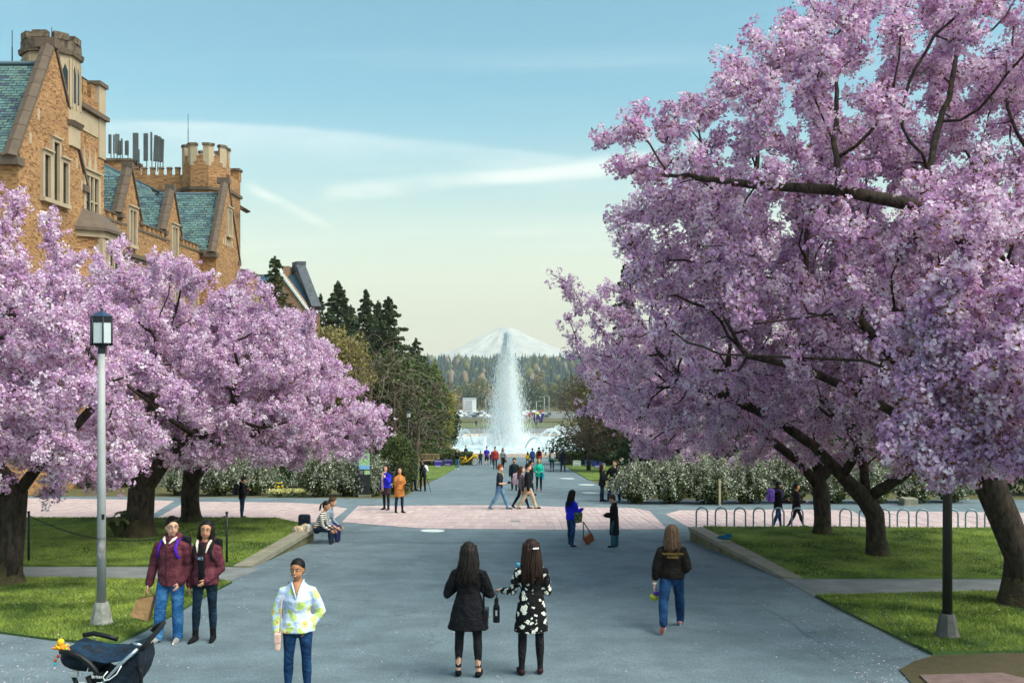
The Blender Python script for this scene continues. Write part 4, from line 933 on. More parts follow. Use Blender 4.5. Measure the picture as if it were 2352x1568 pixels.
# ---- left row
zE = gz(19.4) + .03
E_tr = [([(-9.85, 19.4, zE), (-9.8, 19.4, zE + .7), (-9.75, 19.4, zE + 1.4), (-9.7, 19.4, zE + 1.7)], None),
        ([(-9.2, 19.3, zE + 2.3), (-8.6, 19.2, zE + 2.9), (-8.0, 19.3, zE + 3.6)], 3), ([(-10.3, 19.6, zE + 2.4), (-10.7, 19.8, zE + 3.6), (-10.6, 19.9, zE + 4.8)], 3), ([(-10.2, 18.8, zE + 2.3), (-10.8, 18.0, zE + 3.2)], 3)]
cherry(0, 0, 0, zE, E_tr, [((-11.6, 19.6, z_(.1)), (4.2, 4.0, 2.7)), ((-9.0, 19.8, z_(-.7)), (2.6, 2.8, 1.7)), ((-10.6, 19.8, z_(1.6)), (2.2, 2.0, 2.1)), ((-9.2, 19.0, z_(-1.75)), (2.6, 2.0, .85)), ((-12, 18.6, z_(-1.6)), (2.2, 2.0, .9))],
       .27, 1700, 'pink cherry tree with thick forked trunk at the left edge', 16000, NG_A, 55)
zF = CZ - 4.6
F_tr = [([(-9.95, 26.5, zF), (-9.9, 26.5, zF + .7), (-9.85, 26.5, zF + 1.4)], None), ([(-10.5, 26.4, zF + 2.0), (-11.3, 26.2, zF + 2.8)], 2), ([(-9.2, 26.3, zF + 2.0), (-8.3, 26.1, zF + 2.7), (-7.4, 26.0, zF + 3.3)], 2), ([(-9.9, 27.0, zF + 2.4), (-9.8, 27.3, zF + 3.6)], 2)]
cherry(0, 0, 0, zF, F_tr, [((-10.2, 26.6, z_(-.4)), (5.2, 4.5, 2.6)), ((-7.6, 26.4, z_(-.9)), (2.9, 3.0, 2.0)), ((-10.4, 26.6, z_(1.3)), (4.0, 3.0, 2.1)), ((-7.6, 26.6, z_(1.0)), (2.4, 2.4, 1.5)), ((-9.6, 25.2, z_(-2.2)), (3.6, 2.2, .75))],
       .36, 1900, 'pink cherry tree with massive mossy base behind the grey lamp post', 18500, NG_A, 66)
zG = CZ - 4.7
G_tr = [([(-9.5, 29.5, zG), (-9.55, 29.5, zG + .7), (-9.5, 29.5, zG + 1.4)], None), ([(-8.8, 29.3, zG + 2.0), (-7.8, 29.1, zG + 2.6), (-6.8, 29.0, zG + 3.0), (-5.8, 28.9, zG + 3.2)], 2), ([(-10.0, 29.9, zG + 2.3), (-10.3, 30.2, zG + 3.4)], 2), ([(-9.0, 30.2, zG + 2.3), (-8.2, 31.0, zG + 3.3)], 2)]
cherry(0, 0, 0, zG, G_tr, [((-8.9, 30.2, z_(-.6)), (4.2, 4.2, 2.5)), ((-6.0, 29.2, z_(-1.7)), (2.6, 2.8, 1.35)), ((-7.6, 29.6, z_(-.9)), (2.6, 2.6, 2.0)), ((-4.6, 29.0, z_(-1.9)), (1.5, 1.5, .9))],
       .27, 1700, 'pink cherry tree reaching over the path beside the map kiosk', 14500, NG_A, 77)
# ------------------------------------------------------------------ shrubs, conifers and other trees
def leafmat(n, c, c2, tr=.25, vs_=1.2): return mat(n, c, var=.35, vscale=vs_, col2=c2, transl=tr, rough=.6)
L_FIR = leafmat('fir_needles', (.034, .06, .03), (.085, .12, .05), .2)
L_CEDAR = leafmat('cedar_sprays', (.035, .055, .018), (.085, .105, .03), .15)
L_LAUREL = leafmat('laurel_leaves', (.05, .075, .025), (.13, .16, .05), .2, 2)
L_DARK = leafmat('dark_evergreen', (.02, .04, .018), (.06, .095, .03), .15)
L_OLIVE = leafmat('olive_leaves', (.10, .14, .035), (.22, .26, .07), .35)
L_YELL = leafmat('spring_yellow_leaves', (.2, .2, .04), (.36, .33, .07), .35)
L_WILL = leafmat('willow_yellow', (.26, .21, .07), (.4, .33, .12), .35)
L_BROWN = leafmat('bare_brown_twigs', (.13, .085, .055), (.24, .16, .11), .2)
L_TWIGG = leafmat('grey_bare_twigs', (.16, .12, .09), (.3, .24, .19), .1)
L_WHITE = mat('spirea_flower', '#dddccb', var=.12, vscale=4, transl=.2)
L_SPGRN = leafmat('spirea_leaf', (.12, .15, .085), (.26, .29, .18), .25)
M_TRUNK = mat('tree_trunk', '#4a3d31', var=.3, vscale=4, col2='#65574a', bump=.7, bscale=12)
def quads_obj(name, P, size, m, parent, off, nrm=None, nmix=0, aspect=1.0, stuff=True):
    V, Fq = leaf_quads(np.asarray(P) - np.array(off), np.full(len(P), size), nrm=nrm, nmix=nmix, aspect=aspect)
    o = mobj(name, np_mesh(name, V, Fq, 4, [m]), parent)
    if stuff: tag(o, kind='stuff')
    return o
def lumpy(c, r, n, hollow=.72, lump=.35, freq=1.6, seed=0, zmin=None):
    d = rand_dirs(n); k = RNG.uniform(hollow ** 3, 1, n) ** (1 / 3)
    w = np.array([noise.noise((a[0] * freq + seed, a[1] * freq + seed * .7, a[2] * freq)) + .5 * noise.noise((a[0] * freq * 2.7 + seed, a[1] * freq * 2.7, a[2] * freq * 2.7)) for a in d])
    P = np.array(c) + d * np.array(r) * (k * (1 + lump * w))[:, None]
    if zmin is not None: P = P[P[:, 2] > zmin]
    return P
def bush(name, lab, c, r, n, size, m, grp=None, cat='shrub', seed=1, lump=.35, freq=1.6):
    o = Vector((c[0], c[1], gz(c[1]))); t = thing(name, lab, cat, o, 0, grp)
    P = lumpy(c, r, n, .5, lump, freq, seed, gz(c[1]))
    quads_obj('foliage', P, size, m, t, o)
    st = MB(o)
    for i in range(5):
        a = random.uniform(0, 6.28); st.tube([(c[0], c[1], o.z), (c[0] + math.cos(a) * r[0] * .3, c[1] + math.sin(a) * r[1] * .3, o.z + (c[2] - o.z) * .8), (c[0] + math.cos(a) * r[0] * .6, c[1] + math.sin(a) * r[1] * .6, c[2] + r[2] * .3)], [.05, .035, .015], 5)
    st.build('stem', M_TRUNK, t); return t
def conifer(px, pyt, D, rad, lab, m, n=7000, qs=.3, droop=.35, seed=1, grp='conifers behind the brick halls', irregular=.4, power=.85):
    global RNG
    RNG = np.random.default_rng(seed + 500)
    x = XY(px, D); zt = ZZ(pyt, D); zb = gz(D); H = zt - zb; o = Vector((x, D, zb)); t = thing('conifer_tree', lab, 'tree', o, 0, grp)
    MB().tube([(0, 0, -.2), (0, 0, H * .5), (0, 0, H * .97)], [max(.18, H * .016), H * .009, .02], 8).build('trunk', M_TRUNK, t)
    br = MB(); P = []; nb = int(H * 8); per = max(10, n // nb)
    for i in range(nb):
        k = (i + RNG.uniform(0, 1)) / nb; k = .06 + .93 * k; a = i * 2.399 + RNG.normal(0, .3); L_ = rad * (1 - k) ** power * (1 + irregular * RNG.uniform(-1, .8)) + .12
        z0 = H * k; up = .25 * (1 - k) * 0 + .12
        ss = RNG.uniform(.08, 1, per) ** .7; lat = RNG.normal(0, .16, per) * L_ * (1.1 - ss * .7); ca, sa = math.cos(a), math.sin(a)
        zz = z0 + up * L_ * ss - droop * L_ * ss ** 2 - np.abs(lat) * .35 - np.abs(RNG.normal(0, .10, per))
        P.append(np.stack([ca * L_ * ss - sa * lat, sa * L_ * ss + ca * lat, zz], 1))
        if L_ > .6: br.tube([(0, 0, z0), (ca * L_ * .5, sa * L_ * .5, z0 + up * L_ * .5 - droop * L_ * .25), (ca * L_ * .95, sa * L_ * .95, z0 + up * L_ - droop * L_ * .9)], [.05, .035, .01], 4)
    P.append(np.stack([RNG.normal(0, .05, 60), RNG.normal(0, .05, 60), H * RNG.uniform(.93, 1.0, 60)], 1))
    P = np.concatenate(P)
    tag(br.build('branches', M_TRUNK, t), kind='stuff')
    quads_obj('crown', P, qs, m, t, (0, 0, 0), nrm=np.tile([0, 0, 1.0], (len(P), 1)), nmix=.35, aspect=.55)
    return t
def broadleaf(px, pyt, D, r, lab, m, n=5000, qs=.3, seed=1, grp=None, low=.35, lump=.45, hollow=.35, trunk_r=.2, cat='tree', name='leafy_tree', tw=None):
    global RNG
    RNG = np.random.default_rng(seed + 900)
    x = XY(px, D); zt = ZZ(pyt, D); zb = gz(D); H = zt - zb; o = Vector((x, D, zb)); t = thing(name, lab, cat, o, 0, grp)
    cz = H - r[2]; tr = MB(); tr.tube([(0, 0, -.2), (.1, 0, cz * .5), (0, .1, cz)], [trunk_r * 1.3, trunk_r, trunk_r * .7], 8)
    for i in range(9):
        d = rand_dirs(1)[0]; d[2] = abs(d[2]) * .8; e = d * np.array(r) * .8
        tr.tube([(0, 0, cz * .75), (e[0] * .5, e[1] * .5, cz + e[2] * .35), (e[0], e[1], cz + e[2])], [trunk_r * .5, trunk_r * .3, .02], 5)
    tr.build('trunk', M_TRUNK, t)
    P = lumpy((0, 0, cz), r, n, hollow, lump, 2.0, seed); P = P[P[:, 2] > H * .06]
    quads_obj('crown', P, qs, m, t, (0, 0, 0), aspect=.8); return t
def bare_tree(px, pyt, D, r, lab, m, seed=1, n=420, weep=.6, grp=None, leaf=0, lm=None, zc=None, twr=.012):
    """leafless tree of thin arching twigs"""
    global RNG
    RNG = np.random.default_rng(seed + 1300)
    x = XY(px, D); zt = ZZ(pyt, D); zb = gz(D); H = zt - zb; o = Vector((x, D, zb)); t = thing('bare_tree', lab, 'tree', o, 0, grp)
    att = ell_points([((0, 0, H - r[2]), r)], n, .3, .4, -.4)
    pos, par = grow([([(0, 0, 0), (0, 0, H * .12), (.05, 0, H * .25)], None)], att, .38, 3.0, .5, 90)
    th, tn, rr = branch_mesh(pos, par, .16, twr, 2.5)
    th.build('trunk', M_TRUNK, t); 
    tips = [i for i in range(len(pos)) if rr[i] < twr * 1.6]; RNG.shuffle(tips)
    for i in tips[:int(len(tips) * .8)]:
        p = pos[i]; d = p - pos[max(par[i], 0)]; d = d / (np.linalg.norm(d) + 1e-6); pts = [p]; L_ = RNG.uniform(.4, 1.3)
        for k in range(4):
            d = d + np.array([RNG.normal(0, .15), RNG.normal(0, .15), -weep * .28]); d /= np.linalg.norm(d); pts.append(pts[-1] + d * L_ / 4)
        tn.tube(pts, [twr, twr, twr * .9, twr * .8, twr * .6], 3)
    if tn.v: tag(tn.build('twigs', m, t), kind='stuff')
    if leaf:
        q = RNG.choice(tips, leaf); P = pos[q] + RNG.normal(0, .22, (leaf, 3)); quads_obj('buds', P, .10, lm or m, t, (0, 0, 0))
    return t
def spirea(px, D, rx, ry, h, lab, seed):
    global RNG
    RNG = np.random.default_rng(seed + 77)
    x = XY(px, D); o = Vector((x, D, gz(D))); t = thing('spirea_shrub', lab, 'shrub', o, 0, 'white flowering shrubs along the crossing')
    S = 170; Pw = []; Pg = []; Nn = []; st = MB()
    for i in range(S):
        a = RNG.uniform(0, 6.283); k = RNG.uniform(.12, 1) ** .6; hh = h * (1.1 - .5 * k ** 2) * RNG.uniform(.6, 1.22); out = np.array([math.cos(a) * rx, math.sin(a) * ry]) * k * RNG.uniform(.9, 1.45)
        m_ = 40; s = np.sort(RNG.uniform(.25, 1, m_)); zz = hh * (1 - (1 - np.minimum(1, s / .62)) ** 2) - np.maximum(0, s - .55) ** 2 * hh * 3.0 * k
        b0 = RNG.normal(0, .15, 2); Q = np.stack([b0[0] + out[0] * s, b0[1] + out[1] * s, np.maximum(zz, .03)], 1) + RNG.normal(0, .03, (m_, 3))
        Pw.append(Q[RNG.random(m_) < .52]); Pg.append(Q + RNG.normal(0, .05, (m_, 3)))
        if i % 4 == 0: st.tube([(b0[0], b0[1], 0), tuple(Q[8]), tuple(Q[20]), tuple(Q[-1])], [.012, .01, .008, .004], 3)
    tag(st.build('stems', M_TRUNK, t), kind='stuff')
    Pw = np.concatenate(Pw); Pg = np.concatenate(Pg)
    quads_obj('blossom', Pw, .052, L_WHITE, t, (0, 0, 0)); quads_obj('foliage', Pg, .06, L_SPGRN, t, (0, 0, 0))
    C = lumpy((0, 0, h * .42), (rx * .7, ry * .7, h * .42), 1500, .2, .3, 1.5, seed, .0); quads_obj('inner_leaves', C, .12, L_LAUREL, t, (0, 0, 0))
    return t
for i, (px, D, rx, h) in enumerate(((418, 46, 1.0, 1.5), (500, 45.6, 1.3, 1.75), (585, 46, 1.1, 1.6), (735, 45, 1.35, 1.85), (800, 45.4, 1.1, 1.75), (858, 45.5, .8, 1.5))):
    spirea(px, D, rx, 1.0, h, ('white spirea shrub left of the hydrant, farthest left', 'white spirea shrub behind the man with the backpack', 'white spirea shrub directly left of the fire hydrant', 'large drooping white spirea shrub right of the fire hydrant', 'white spirea shrub directly left of the map kiosk', 'small white spirea shrub right of the map kiosk')[i], i)
for i, (px, D, rx, h) in enumerate(((1462, 41.0, .95, 1.5), (1540, 40.8, 1.25, 1.7), (1632, 40.6, 1.2, 1.65), (1722, 40.8, 1.2, 1.75), (1815, 41, 1.25, 2.0), (1905, 41, 1.2, 1.8), (2000, 41, 1.2, 1.7), (2095, 41.2, 1.2, 1.7), (2180, 41.6, 1.0, 1.4))):
    spirea(px, D, rx, 1.1, h, ('white spirea shrub nearest the selfie couple', 'second white spirea shrub from the selfie couple', 'white spirea shrub left of the small wooden post', 'white spirea shrub right of the small wooden post', 'white spirea shrub behind the woman with purple backpack', 'white spirea shrub behind the forked cherry trunk', 'white spirea shrub between the two cherry trunks', 'white spirea shrub behind the twisted cherry trunk', 'last low spirea shrub at the far right end')[i], 20 + i)
# evergreen backdrop
bush('laurel_shrub', 'large dense green laurel shrub beside the two women', (XY(913, 47), 47, gz(47) + 1.35), (.95, .9, 1.45), 9000, .09, L_LAUREL, seed=3, lump=.18)
for i, (px, D, rx, h, l) in enumerate(((60, 52, 3, 3.4, 'dark green bush at the far left behind the cherry trunks'), (190, 52, 3, 3.0, 'dark green bush behind the lamp post'), (330, 53, 3, 3.2, 'dark green bush behind the mossy cherry trunk'), (470, 54, 2.6, 2.6, 'dark green bush behind the left spirea row'), (640, 52, 2.4, 2.3, 'dark green bush behind the fire hydrant'))):
    bush('evergreen_bush', l, (XY(px, D), D, gz(D) + h * .5), (rx, 1.6, h * .55), 5000, .15, L_DARK, 'evergreen bushes behind the left shrubs', seed=10 + i)
for i, (px, D, rx, h, l) in enumerate(((1500, 47, 1.7, 2.9, 'dark evergreen bush behind the selfie couple'), (1640, 50, 2.6, 3.2, 'dark evergreen bush behind the small cherry tree'), (1790, 50, 2.6, 3.6, 'dark evergreen bush behind the purple backpack'), (1950, 49, 2.6, 3.6, 'dark evergreen bush behind the forked cherry'), (2110, 49, 2.6, 3.8, 'dark evergreen bush behind the dark lamp post'), (2260, 48, 2.6, 4.4, 'dark evergreen bush near the right edge'), (2400, 46, 2.8, 4.6, 'dark evergreen bush at the far right edge'))):
    bush('evergreen_bush', l, (XY(px, D), D, gz(D) + h * .5), (rx, 1.6, h * .55), 5500, .15, L_DARK, 'evergreen bushes behind the right shrubs', seed=20 + i)
for i, (px, D, rx, h, l) in enumerate(((962, 84, 1.6, 2.2, 'round green shrub left of the pool behind the hedge'), (1330, 86, 2.6, 2.7, 'dark green shrub right of the pool behind the hedge'), (1390, 85, 2.6, 3.4, 'taller dark green shrub behind the right yard signs'), (1034, 90, 1.2, 1.3, 'small round shrub behind the wooden bench'))):
    bush('round_shrub', l, (XY(px, D), D, gz(D) + h * .5), (rx, 1.4, h * .55), 3500, .16, (L_LAUREL, L_DARK, L_DARK, L_LAUREL)[i], 'shrubs by the pool', seed=40 + i)
# clipped hedges
def hedge(lab, x0, x1, y, h, w):
    o = Vector(((x0 + x1) / 2, y, gz(y))); t = thing('clipped_hedge', lab, 'hedge', o, 0, 'clipped hedges by the pool'); n = 6500
    P = np.stack([RNG.uniform((x0 - x1) / 2, (x1 - x0) / 2, n), RNG.uniform(-w / 2, w / 2, n), RNG.uniform(0, h, n)], 1)
    f = RNG.random(n); P[f < .45, 1] = -w / 2 + RNG.normal(0, .03, (f < .45).sum()); s = (f > .45) & (f < .8); P[s, 2] = h + RNG.normal(0, .03, s.sum())
    quads_obj('foliage', P, .13, L_LAUREL, t, (0, 0, 0)); MB().box(((x0 - x1) / 2 + .1, -w / 2 + .1, 0), ((x1 - x0) / 2 - .1, w / 2 - .1, h - .1)).build('shade_core', mat('hedge_core', '#1c2412', var=.2), t)  # solid dark block stands in for the shade between the leaves
hedge('clipped hedge behind the wooden bench and yellow bicycle', XY(945, 85), XY(1086, 85), 85, 1.05, 1.2)
hedge('clipped hedge right of the path behind the yard signs', XY(1288, 85), XY(1440, 85), 85, 1.05, 1.2)
# conifers
conifer(632, 588, 93, 3.2, 'reddish green cedar between the two brick halls', L_CEDAR, 9000, .28, .15, 1, None, .5, .6)
conifer(737, 672, 122, 3.0, 'slim dark fir directly right of the farther hall', L_FIR, 5000, .32, .3, 2)
conifer(777, 646, 112, 6.6, 'broad dark fir right of the farther hall', L_FIR, 22000, .4, .2, 3, power=.78)
conifer(841, 664, 116, 5.2, 'slender dark fir in the middle of the conifer group', L_FIR, 15000, .4, .3, 4, power=.85)
conifer(868, 690, 118, 5.4, 'shorter dark fir between two taller ones', L_FIR, 12000, .4, .3, 5, power=.85)
conifer(893, 682, 106, 6.6, 'tall dark fir with long arms at right of the group', L_FIR, 19000, .4, .12, 6, irregular=.5, power=.85)
conifer(806, 700, 124, 6.6, 'dark fir partly hidden behind the broad fir', L_FIR, 12000, .42, .3, 7, power=.8)
conifer(955, 776, 120, 4.6, 'smaller fir at the right end of the conifer group', L_FIR, 9000, .32, .25, 8, power=.7)
conifer(1437, 604, 70, 2.6, 'fir tip showing behind the right cherry crown', L_FIR, 8000, .26, .25, 9, None)
broadleaf(905, 812, 98, (3.2, 3, 3.6), 'dark green leafy tree below the firs', L_LAUREL, 8000, .3, 11)
broadleaf(958, 838, 112, (3.6, 3, 5.2), 'green tree left of the valley view', L_LAUREL, 9000, .34, 12)
broadleaf(1002, 872, 118, (2.2, 2, 4.4), 'yellow green spring tree beside the fountain', L_YELL, 6000, .32, 13)
broadleaf(978, 825, 124, (2.6, 2.4, 4.0), 'brownish green tree behind the yellow green one', L_OLIVE, 6000, .34, 14)
broadleaf(1022, 935, 128, (1.9, 1.8, 2.6), 'dark small tree at the left end of the pool', L_DARK, 4000, .3, 15)
broadleaf(745, 752, 96, (3.0, 2.4, 3.8), 'yellow weeping willow before the farther hall', L_WILL, 7000, .26, 16)
broadleaf(800, 772, 94, (2.4, 2.4, 3.2), 'second pale yellow willow right of the farther hall', L_WILL, 5000, .26, 17)
bare_tree(905, 800, 62, (3.2, 2.6, 3.4), 'bare weeping tree with arching grey twigs beside the left cherry', L_TWIGG, 1, 220, 1.0, twr=.016)
bare_tree(850, 742, 66, (2.6, 2.4, 3.4), 'taller bare tree with thin curving twigs behind the left cherry', L_TWIGG, 2, 120, .7, twr=.016)
bare_tree(955, 868, 60, (2.4, 2.0, 2.2), 'low bare brown tree by the pool on the left', L_BROWN, 3, 220, .8, twr=.014)
bare_tree(1352, 850, 72, (2.6, 2.4, 3.0), 'brown budding tree right of the fountain', L_BROWN, 4, 520, .3, leaf=5000, lm=L_BROWN, twr=.016)
bare_tree(1420, 880, 70, (2.6, 2.4, 2.8), 'second brown budding tree behind the right cherry', L_BROWN, 5, 420, .3, leaf=4000, lm=L_BROWN, twr=.016)
broadleaf(1400, 835, 88, (3.2, 2.8, 4.2), 'green tree behind the brown budding trees', L_OLIVE, 6000, .3, 18)
broadleaf(1500, 800, 80, (4, 3, 4.5), 'green tree behind the right cherry crown', L_OLIVE, 6000, .3, 19)
broadleaf(2320, 1000, 60, (4, 3, 3.2), 'yellow green tree seen low at the right edge', L_OLIVE, 5000, .25, 20)
broadleaf(2150, 960, 62, (4.5, 3, 3.6), 'dark green tree behind the two cherry trunks', L_DARK, 6000, .28, 21)
broadleaf(1850, 930, 62, (5, 3, 4.2), 'dark green tree behind the forked cherry', L_DARK, 6000, .28, 22)
broadleaf(120, 930, 66, (5, 3, 4.4), 'dark green tree behind the left cherries', L_DARK, 6000, .28, 23)
broadleaf(380, 960, 66, (5, 3, 4.0), 'dark green tree behind the grey lamp post', L_DARK, 6000, .28, 24)
# daffodils by the hydrant, fern by the trunk, moss at trunk feet
M_DAFF = mat('daffodil_petal', '#ece39a', var=.15, vscale=9, transl=.2); M_DLEAF = leafmat('daffodil_leaf', (.06, .11, .035), (.14, .2, .07))
for i in range(26):
    x = XY(random.uniform(618, 698), 44.6); y = 44.6 + random.uniform(-.3, .3); t = thing('daffodil', 'pale yellow daffodil in the bed below the fire hydrant', 'flower', (x, y, gz(y)), 0, 'daffodils below the fire hydrant')
    P = np.stack([RNG.normal(0, .09, 16), RNG.normal(0, .06, 16), RNG.uniform(.2, .38, 16)], 1); quads_obj('bloom', P, .08, M_DAFF, t, (0, 0, 0), stuff=False)
    P = np.stack([RNG.normal(0, .09, 20), RNG.normal(0, .07, 20), RNG.uniform(.0, .26, 20)], 1); quads_obj('leaf', P, .12, M_DLEAF, t, (0, 0, 0), aspect=.3, stuff=False)
def fern(px, py, D, z, lab):
    x = XY(px, D); t = thing('fern', lab, 'fern', (x, D, z))
    for i in range(11):
        a = i * .57; f = MB(); pts = [Vector((math.cos(a) * s * .5, math.sin(a) * s * .5, .55 * math.sin(s * 2.2))) for s in np.linspace(.05, 1, 9)]
        for k in range(8):
            w = .09 * math.sin(math.pi * (k + 1) / 9.5); q = Vector((-math.sin(a), math.cos(a), 0)) * w; f.add([pts[k], pts[k + 1], pts[k + 1] * .9 + pts[k] * .1 + q, pts[k] + q * .9], [(0, 1, 2, 3)]); f.add([pts[k], pts[k + 1], pts[k + 1] * .9 + pts[k] * .1 - q, pts[k] - q * .9], [(0, 1, 2, 3)])
        f.build('frond', L_LAUREL, t)
fern(268, 1215, 26.2, CZ - 4.62, 'green fern growing at the foot of the mossy cherry trunk')
fern(300, 1200, 27.4, CZ - 4.62, 'fern behind the mossy cherry trunk')
# ------------------------------------------------------------------ pool and fountain
PC = Vector((-.67, 139, gz(139))); PR = 17.0
M_RIM = mat('pool_stone', '#cbb7ab', var=.15, vscale=1.5, bump=.2, bscale=20)
n_ = 24
rimt = thing('fountain_pool', 'round stone rimmed pool at the end of the path', 'pool', PC)
for i in range(n_):
    a0 = math.tau * i / n_ + .002; a1 = math.tau * (i + 1) / n_ - .002; mb = MB(); m_ = 5
    P0 = [(PR * math.cos(a0 + (a1 - a0) * k / m_), PR * math.sin(a0 + (a1 - a0) * k / m_)) for k in range(m_ + 1)]; P1 = [(x * 1.05, y * 1.05) for x, y in P0]
    mb.prism([(x, y, -.1) for x, y in P0] + [(x, y, -.1) for x, y in P1[::-1]], (0, 0, .62)); mb.build('rim_stone', M_RIM, rimt)
def water_mat():
    m = bpy.data.materials.new('rippled_water'); m.use_nodes = True; N = m.node_tree.nodes; L = m.node_tree.links; p = N['Principled BSDF']
    tc = N.new('ShaderNodeTexCoord'); n1 = N.new('ShaderNodeTexNoise'); n1.inputs['Scale'].default_value = .9; n1.inputs['Detail'].default_value = 6; mp = N.new('ShaderNodeMapping'); mp.inputs['Scale'].default_value = (1, .55, 1)
    L.new(tc.outputs['Object'], mp.inputs[0]); L.new(mp.outputs[0], n1.inputs['Vector'])
    cr = N.new('ShaderNodeValToRGB'); cr.color_ramp.elements[0].position = .38; cr.color_ramp.elements[1].position = .6; cr.color_ramp.elements[0].color = (.30, .44, .50, 1); cr.color_ramp.elements[1].color = (.72, .80, .82, 1)
    L.new(n1.outputs[0], cr.inputs[0]); L.new(cr.outputs[0], p.inputs['Base Color']); p.inputs['Roughness'].default_value = .22; p.inputs['Specular IOR Level'].default_value = .6
    bp = N.new('ShaderNodeBump'); bp.inputs['Strength'].default_value = .6; bp.inputs['Distance'].default_value = .15; L.new(n1.outputs[0], bp.inputs['Height']); L.new(bp.outputs[0], p.inputs['Normal']); return m
bm = bmesh.new(); bmesh.ops.create_circle(bm, cap_ends=True, radius=PR + .05, segments=64); me = bpy.data.meshes.new('water'); bm.to_mesh(me); bm.free()
wt = mobj('water', me, None, water_mat(), PC + Vector((0, 0, .22))); tag(wt, kind='structure')
M_SPRAY = mat('spray_water', (.95, .97, .98), var=.0, rough=.6, transl=.5, tcol=(.95, .97, .98), spec=.1)
M_SPRAYG = mat('thin_spray', (.72, .82, .86), var=.05, vscale=2, rough=.4, transl=.4, tcol=(.72, .82, .86))
def droplets(P, ln, wd, m, name, parent, off):
    """thin upright streaks of water"""
    n = len(P); P = P - np.array(off); d = np.stack([RNG.normal(0, .07, n), RNG.normal(0, .07, n), np.ones(n)], 1); a = RNG.uniform(0, 6.28, n)
    s1 = np.stack([np.cos(a), np.sin(a), 0 * a], 1) * wd[:, None]; h = d * ln[:, None]
    V = np.stack([P + h, P + s1, P - h * .8, P - s1], 1).reshape(-1, 3)
    o = mobj(name, np_mesh(name, V, np.arange(4 * n).reshape(n, 4), 4, [m]), parent); return tag(o, kind='stuff')
jet = thing('fountain_jet', 'tall white water jet rising from the middle of the pool', 'fountain', PC + Vector((0, 0, .2)))
Hj = ZZ(764, 139) - PC.z - .2
RNG = np.random.default_rng(5)
n = 85000; k = RNG.uniform(0, 1, n) ** 1.25; wj = 2.9 * (1 - k) ** .8 + .9 * (1 - k ** 5); rr_ = np.abs(RNG.normal(0, .42, n)); a = RNG.uniform(0, 6.28, n)
top = k > .8; P = np.stack([np.cos(a) * rr_ * wj, np.sin(a) * rr_ * wj, Hj * k], 1)
droplets(P, RNG.uniform(.12, .5, n) * (1 - .5 * k), RNG.uniform(.008, .018, n), M_SPRAY, 'spray', jet, (0, 0, 0))
n = 22000; k = RNG.uniform(0, .95, n); rr_ = np.abs(RNG.normal(0, .12, n)); a = RNG.uniform(0, 6.28, n); droplets(np.stack([np.cos(a) * rr_ * (1.4 - k), np.sin(a) * rr_ * (1.4 - k), Hj * k], 1), RNG.uniform(.2, .7, n), RNG.uniform(.012, .025, n), M_SPRAY, 'core', jet, (0, 0, 0))
n = 3500; k = RNG.uniform(.72, 1.0, n); rr_ = np.abs(RNG.normal(0, .5, n)); a = RNG.uniform(0, 6.28, n); wj = .75 * (1.25 - k) / .5 + .1
droplets(np.stack([np.cos(a) * rr_ * wj, np.sin(a) * rr_ * wj, Hj * k], 1), RNG.uniform(.12, .4, n), RNG.uniform(.02, .05, n), M_SPRAYG, 'thin_top', jet, (0, 0, 0))
n = 16000; k = RNG.uniform(0, 1, n) ** 2; a = RNG.uniform(0, 6.28, n); rr_ = np.abs(RNG.normal(0, 2.0, n)); droplets(np.stack([np.cos(a) * rr_, np.sin(a) * rr_, k * 1.6], 1), RNG.uniform(.06, .25, n), RNG.uniform(.01, .025, n), M_SPRAY, 'splash', jet, (0, 0, 0))
for i, (px, D, hgt, lab) in enumerate(((1062, 145, 2.1, 'small arched jet left of the big jet, outer one'), (1082, 140, 1.9, 'small arched jet left of the big jet, inner one'), (1116, 132, 1.4, 'thin low arched jet just left of the big jet'), (1218, 132, 1.5, 'thin low arched jet just right of the big jet'), (1246, 140, 2.0, 'small arched jet right of the big jet, inner one'), (1268, 146, 2.0, 'small arched jet right of the big jet, outer one'))):
    x = XY(px, D); o = Vector((x, D, PC.z + .22)); t = thing('small_jet', lab, 'fountain', o, 0, 'small arched jets round the pool'); dr = (PC - o); dr.z = 0; dr.normalize(); dr = -dr
    n = 2600; s = RNG.uniform(0, 1, n); L_ = 3.4
    P = np.stack([dr.x * (s - .2) * L_ * (.4 if abs(dr.x) < .3 else 1) + (s - .3) * 1.2, dr.y * (s - .5) * L_, hgt * 4 * s * (1 - s)], 1) + RNG.normal(0, .09, (n, 3)) * (0.4 + s[:, None])
    droplets(P, RNG.uniform(.06, .2, n), RNG.uniform(.012, .025, n), M_SPRAY, 'spray', t, (0, 0, 0))
# ------------------------------------------------------------------ valley beyond the pool
ov = [(XY(1150, 218) + 12 * math.cos(a), 214 + 14 * math.sin(a)) for a in [i * math.tau / 40 for i in range(40)]]
sheet('far_walk', [(-22, 165), (22, 165), (24, 300), (-24, 300)], M_ASPH2, .02)
lo = sheet('far_lawn', ov, M_GRASS, .10); lo2 = sheet('far_slope', [(-60, 240), (60, 240), (60, 300), (-60, 300)], mat('far_turf', (.10, .14, .04), var=.3, vscale=.3, col2=(.2, .2, .08)), .05)
sheet('car_park', [(-80, 470), (80, 470), (80, 560), (-80, 560)], M_ASPH2, .08)
M_WHITE = mat('white_paint', '#e6e8e8', rough=.5, var=.06); M_POLE = mat('galvanised_pole', '#b9bec0', rough=.5, var=.1, metal=.3)
wb = thing('white_pavilion', 'white boxy pavilion beyond the car park with screened front', 'building', (XY(1078, 560), 560, gz(560)))
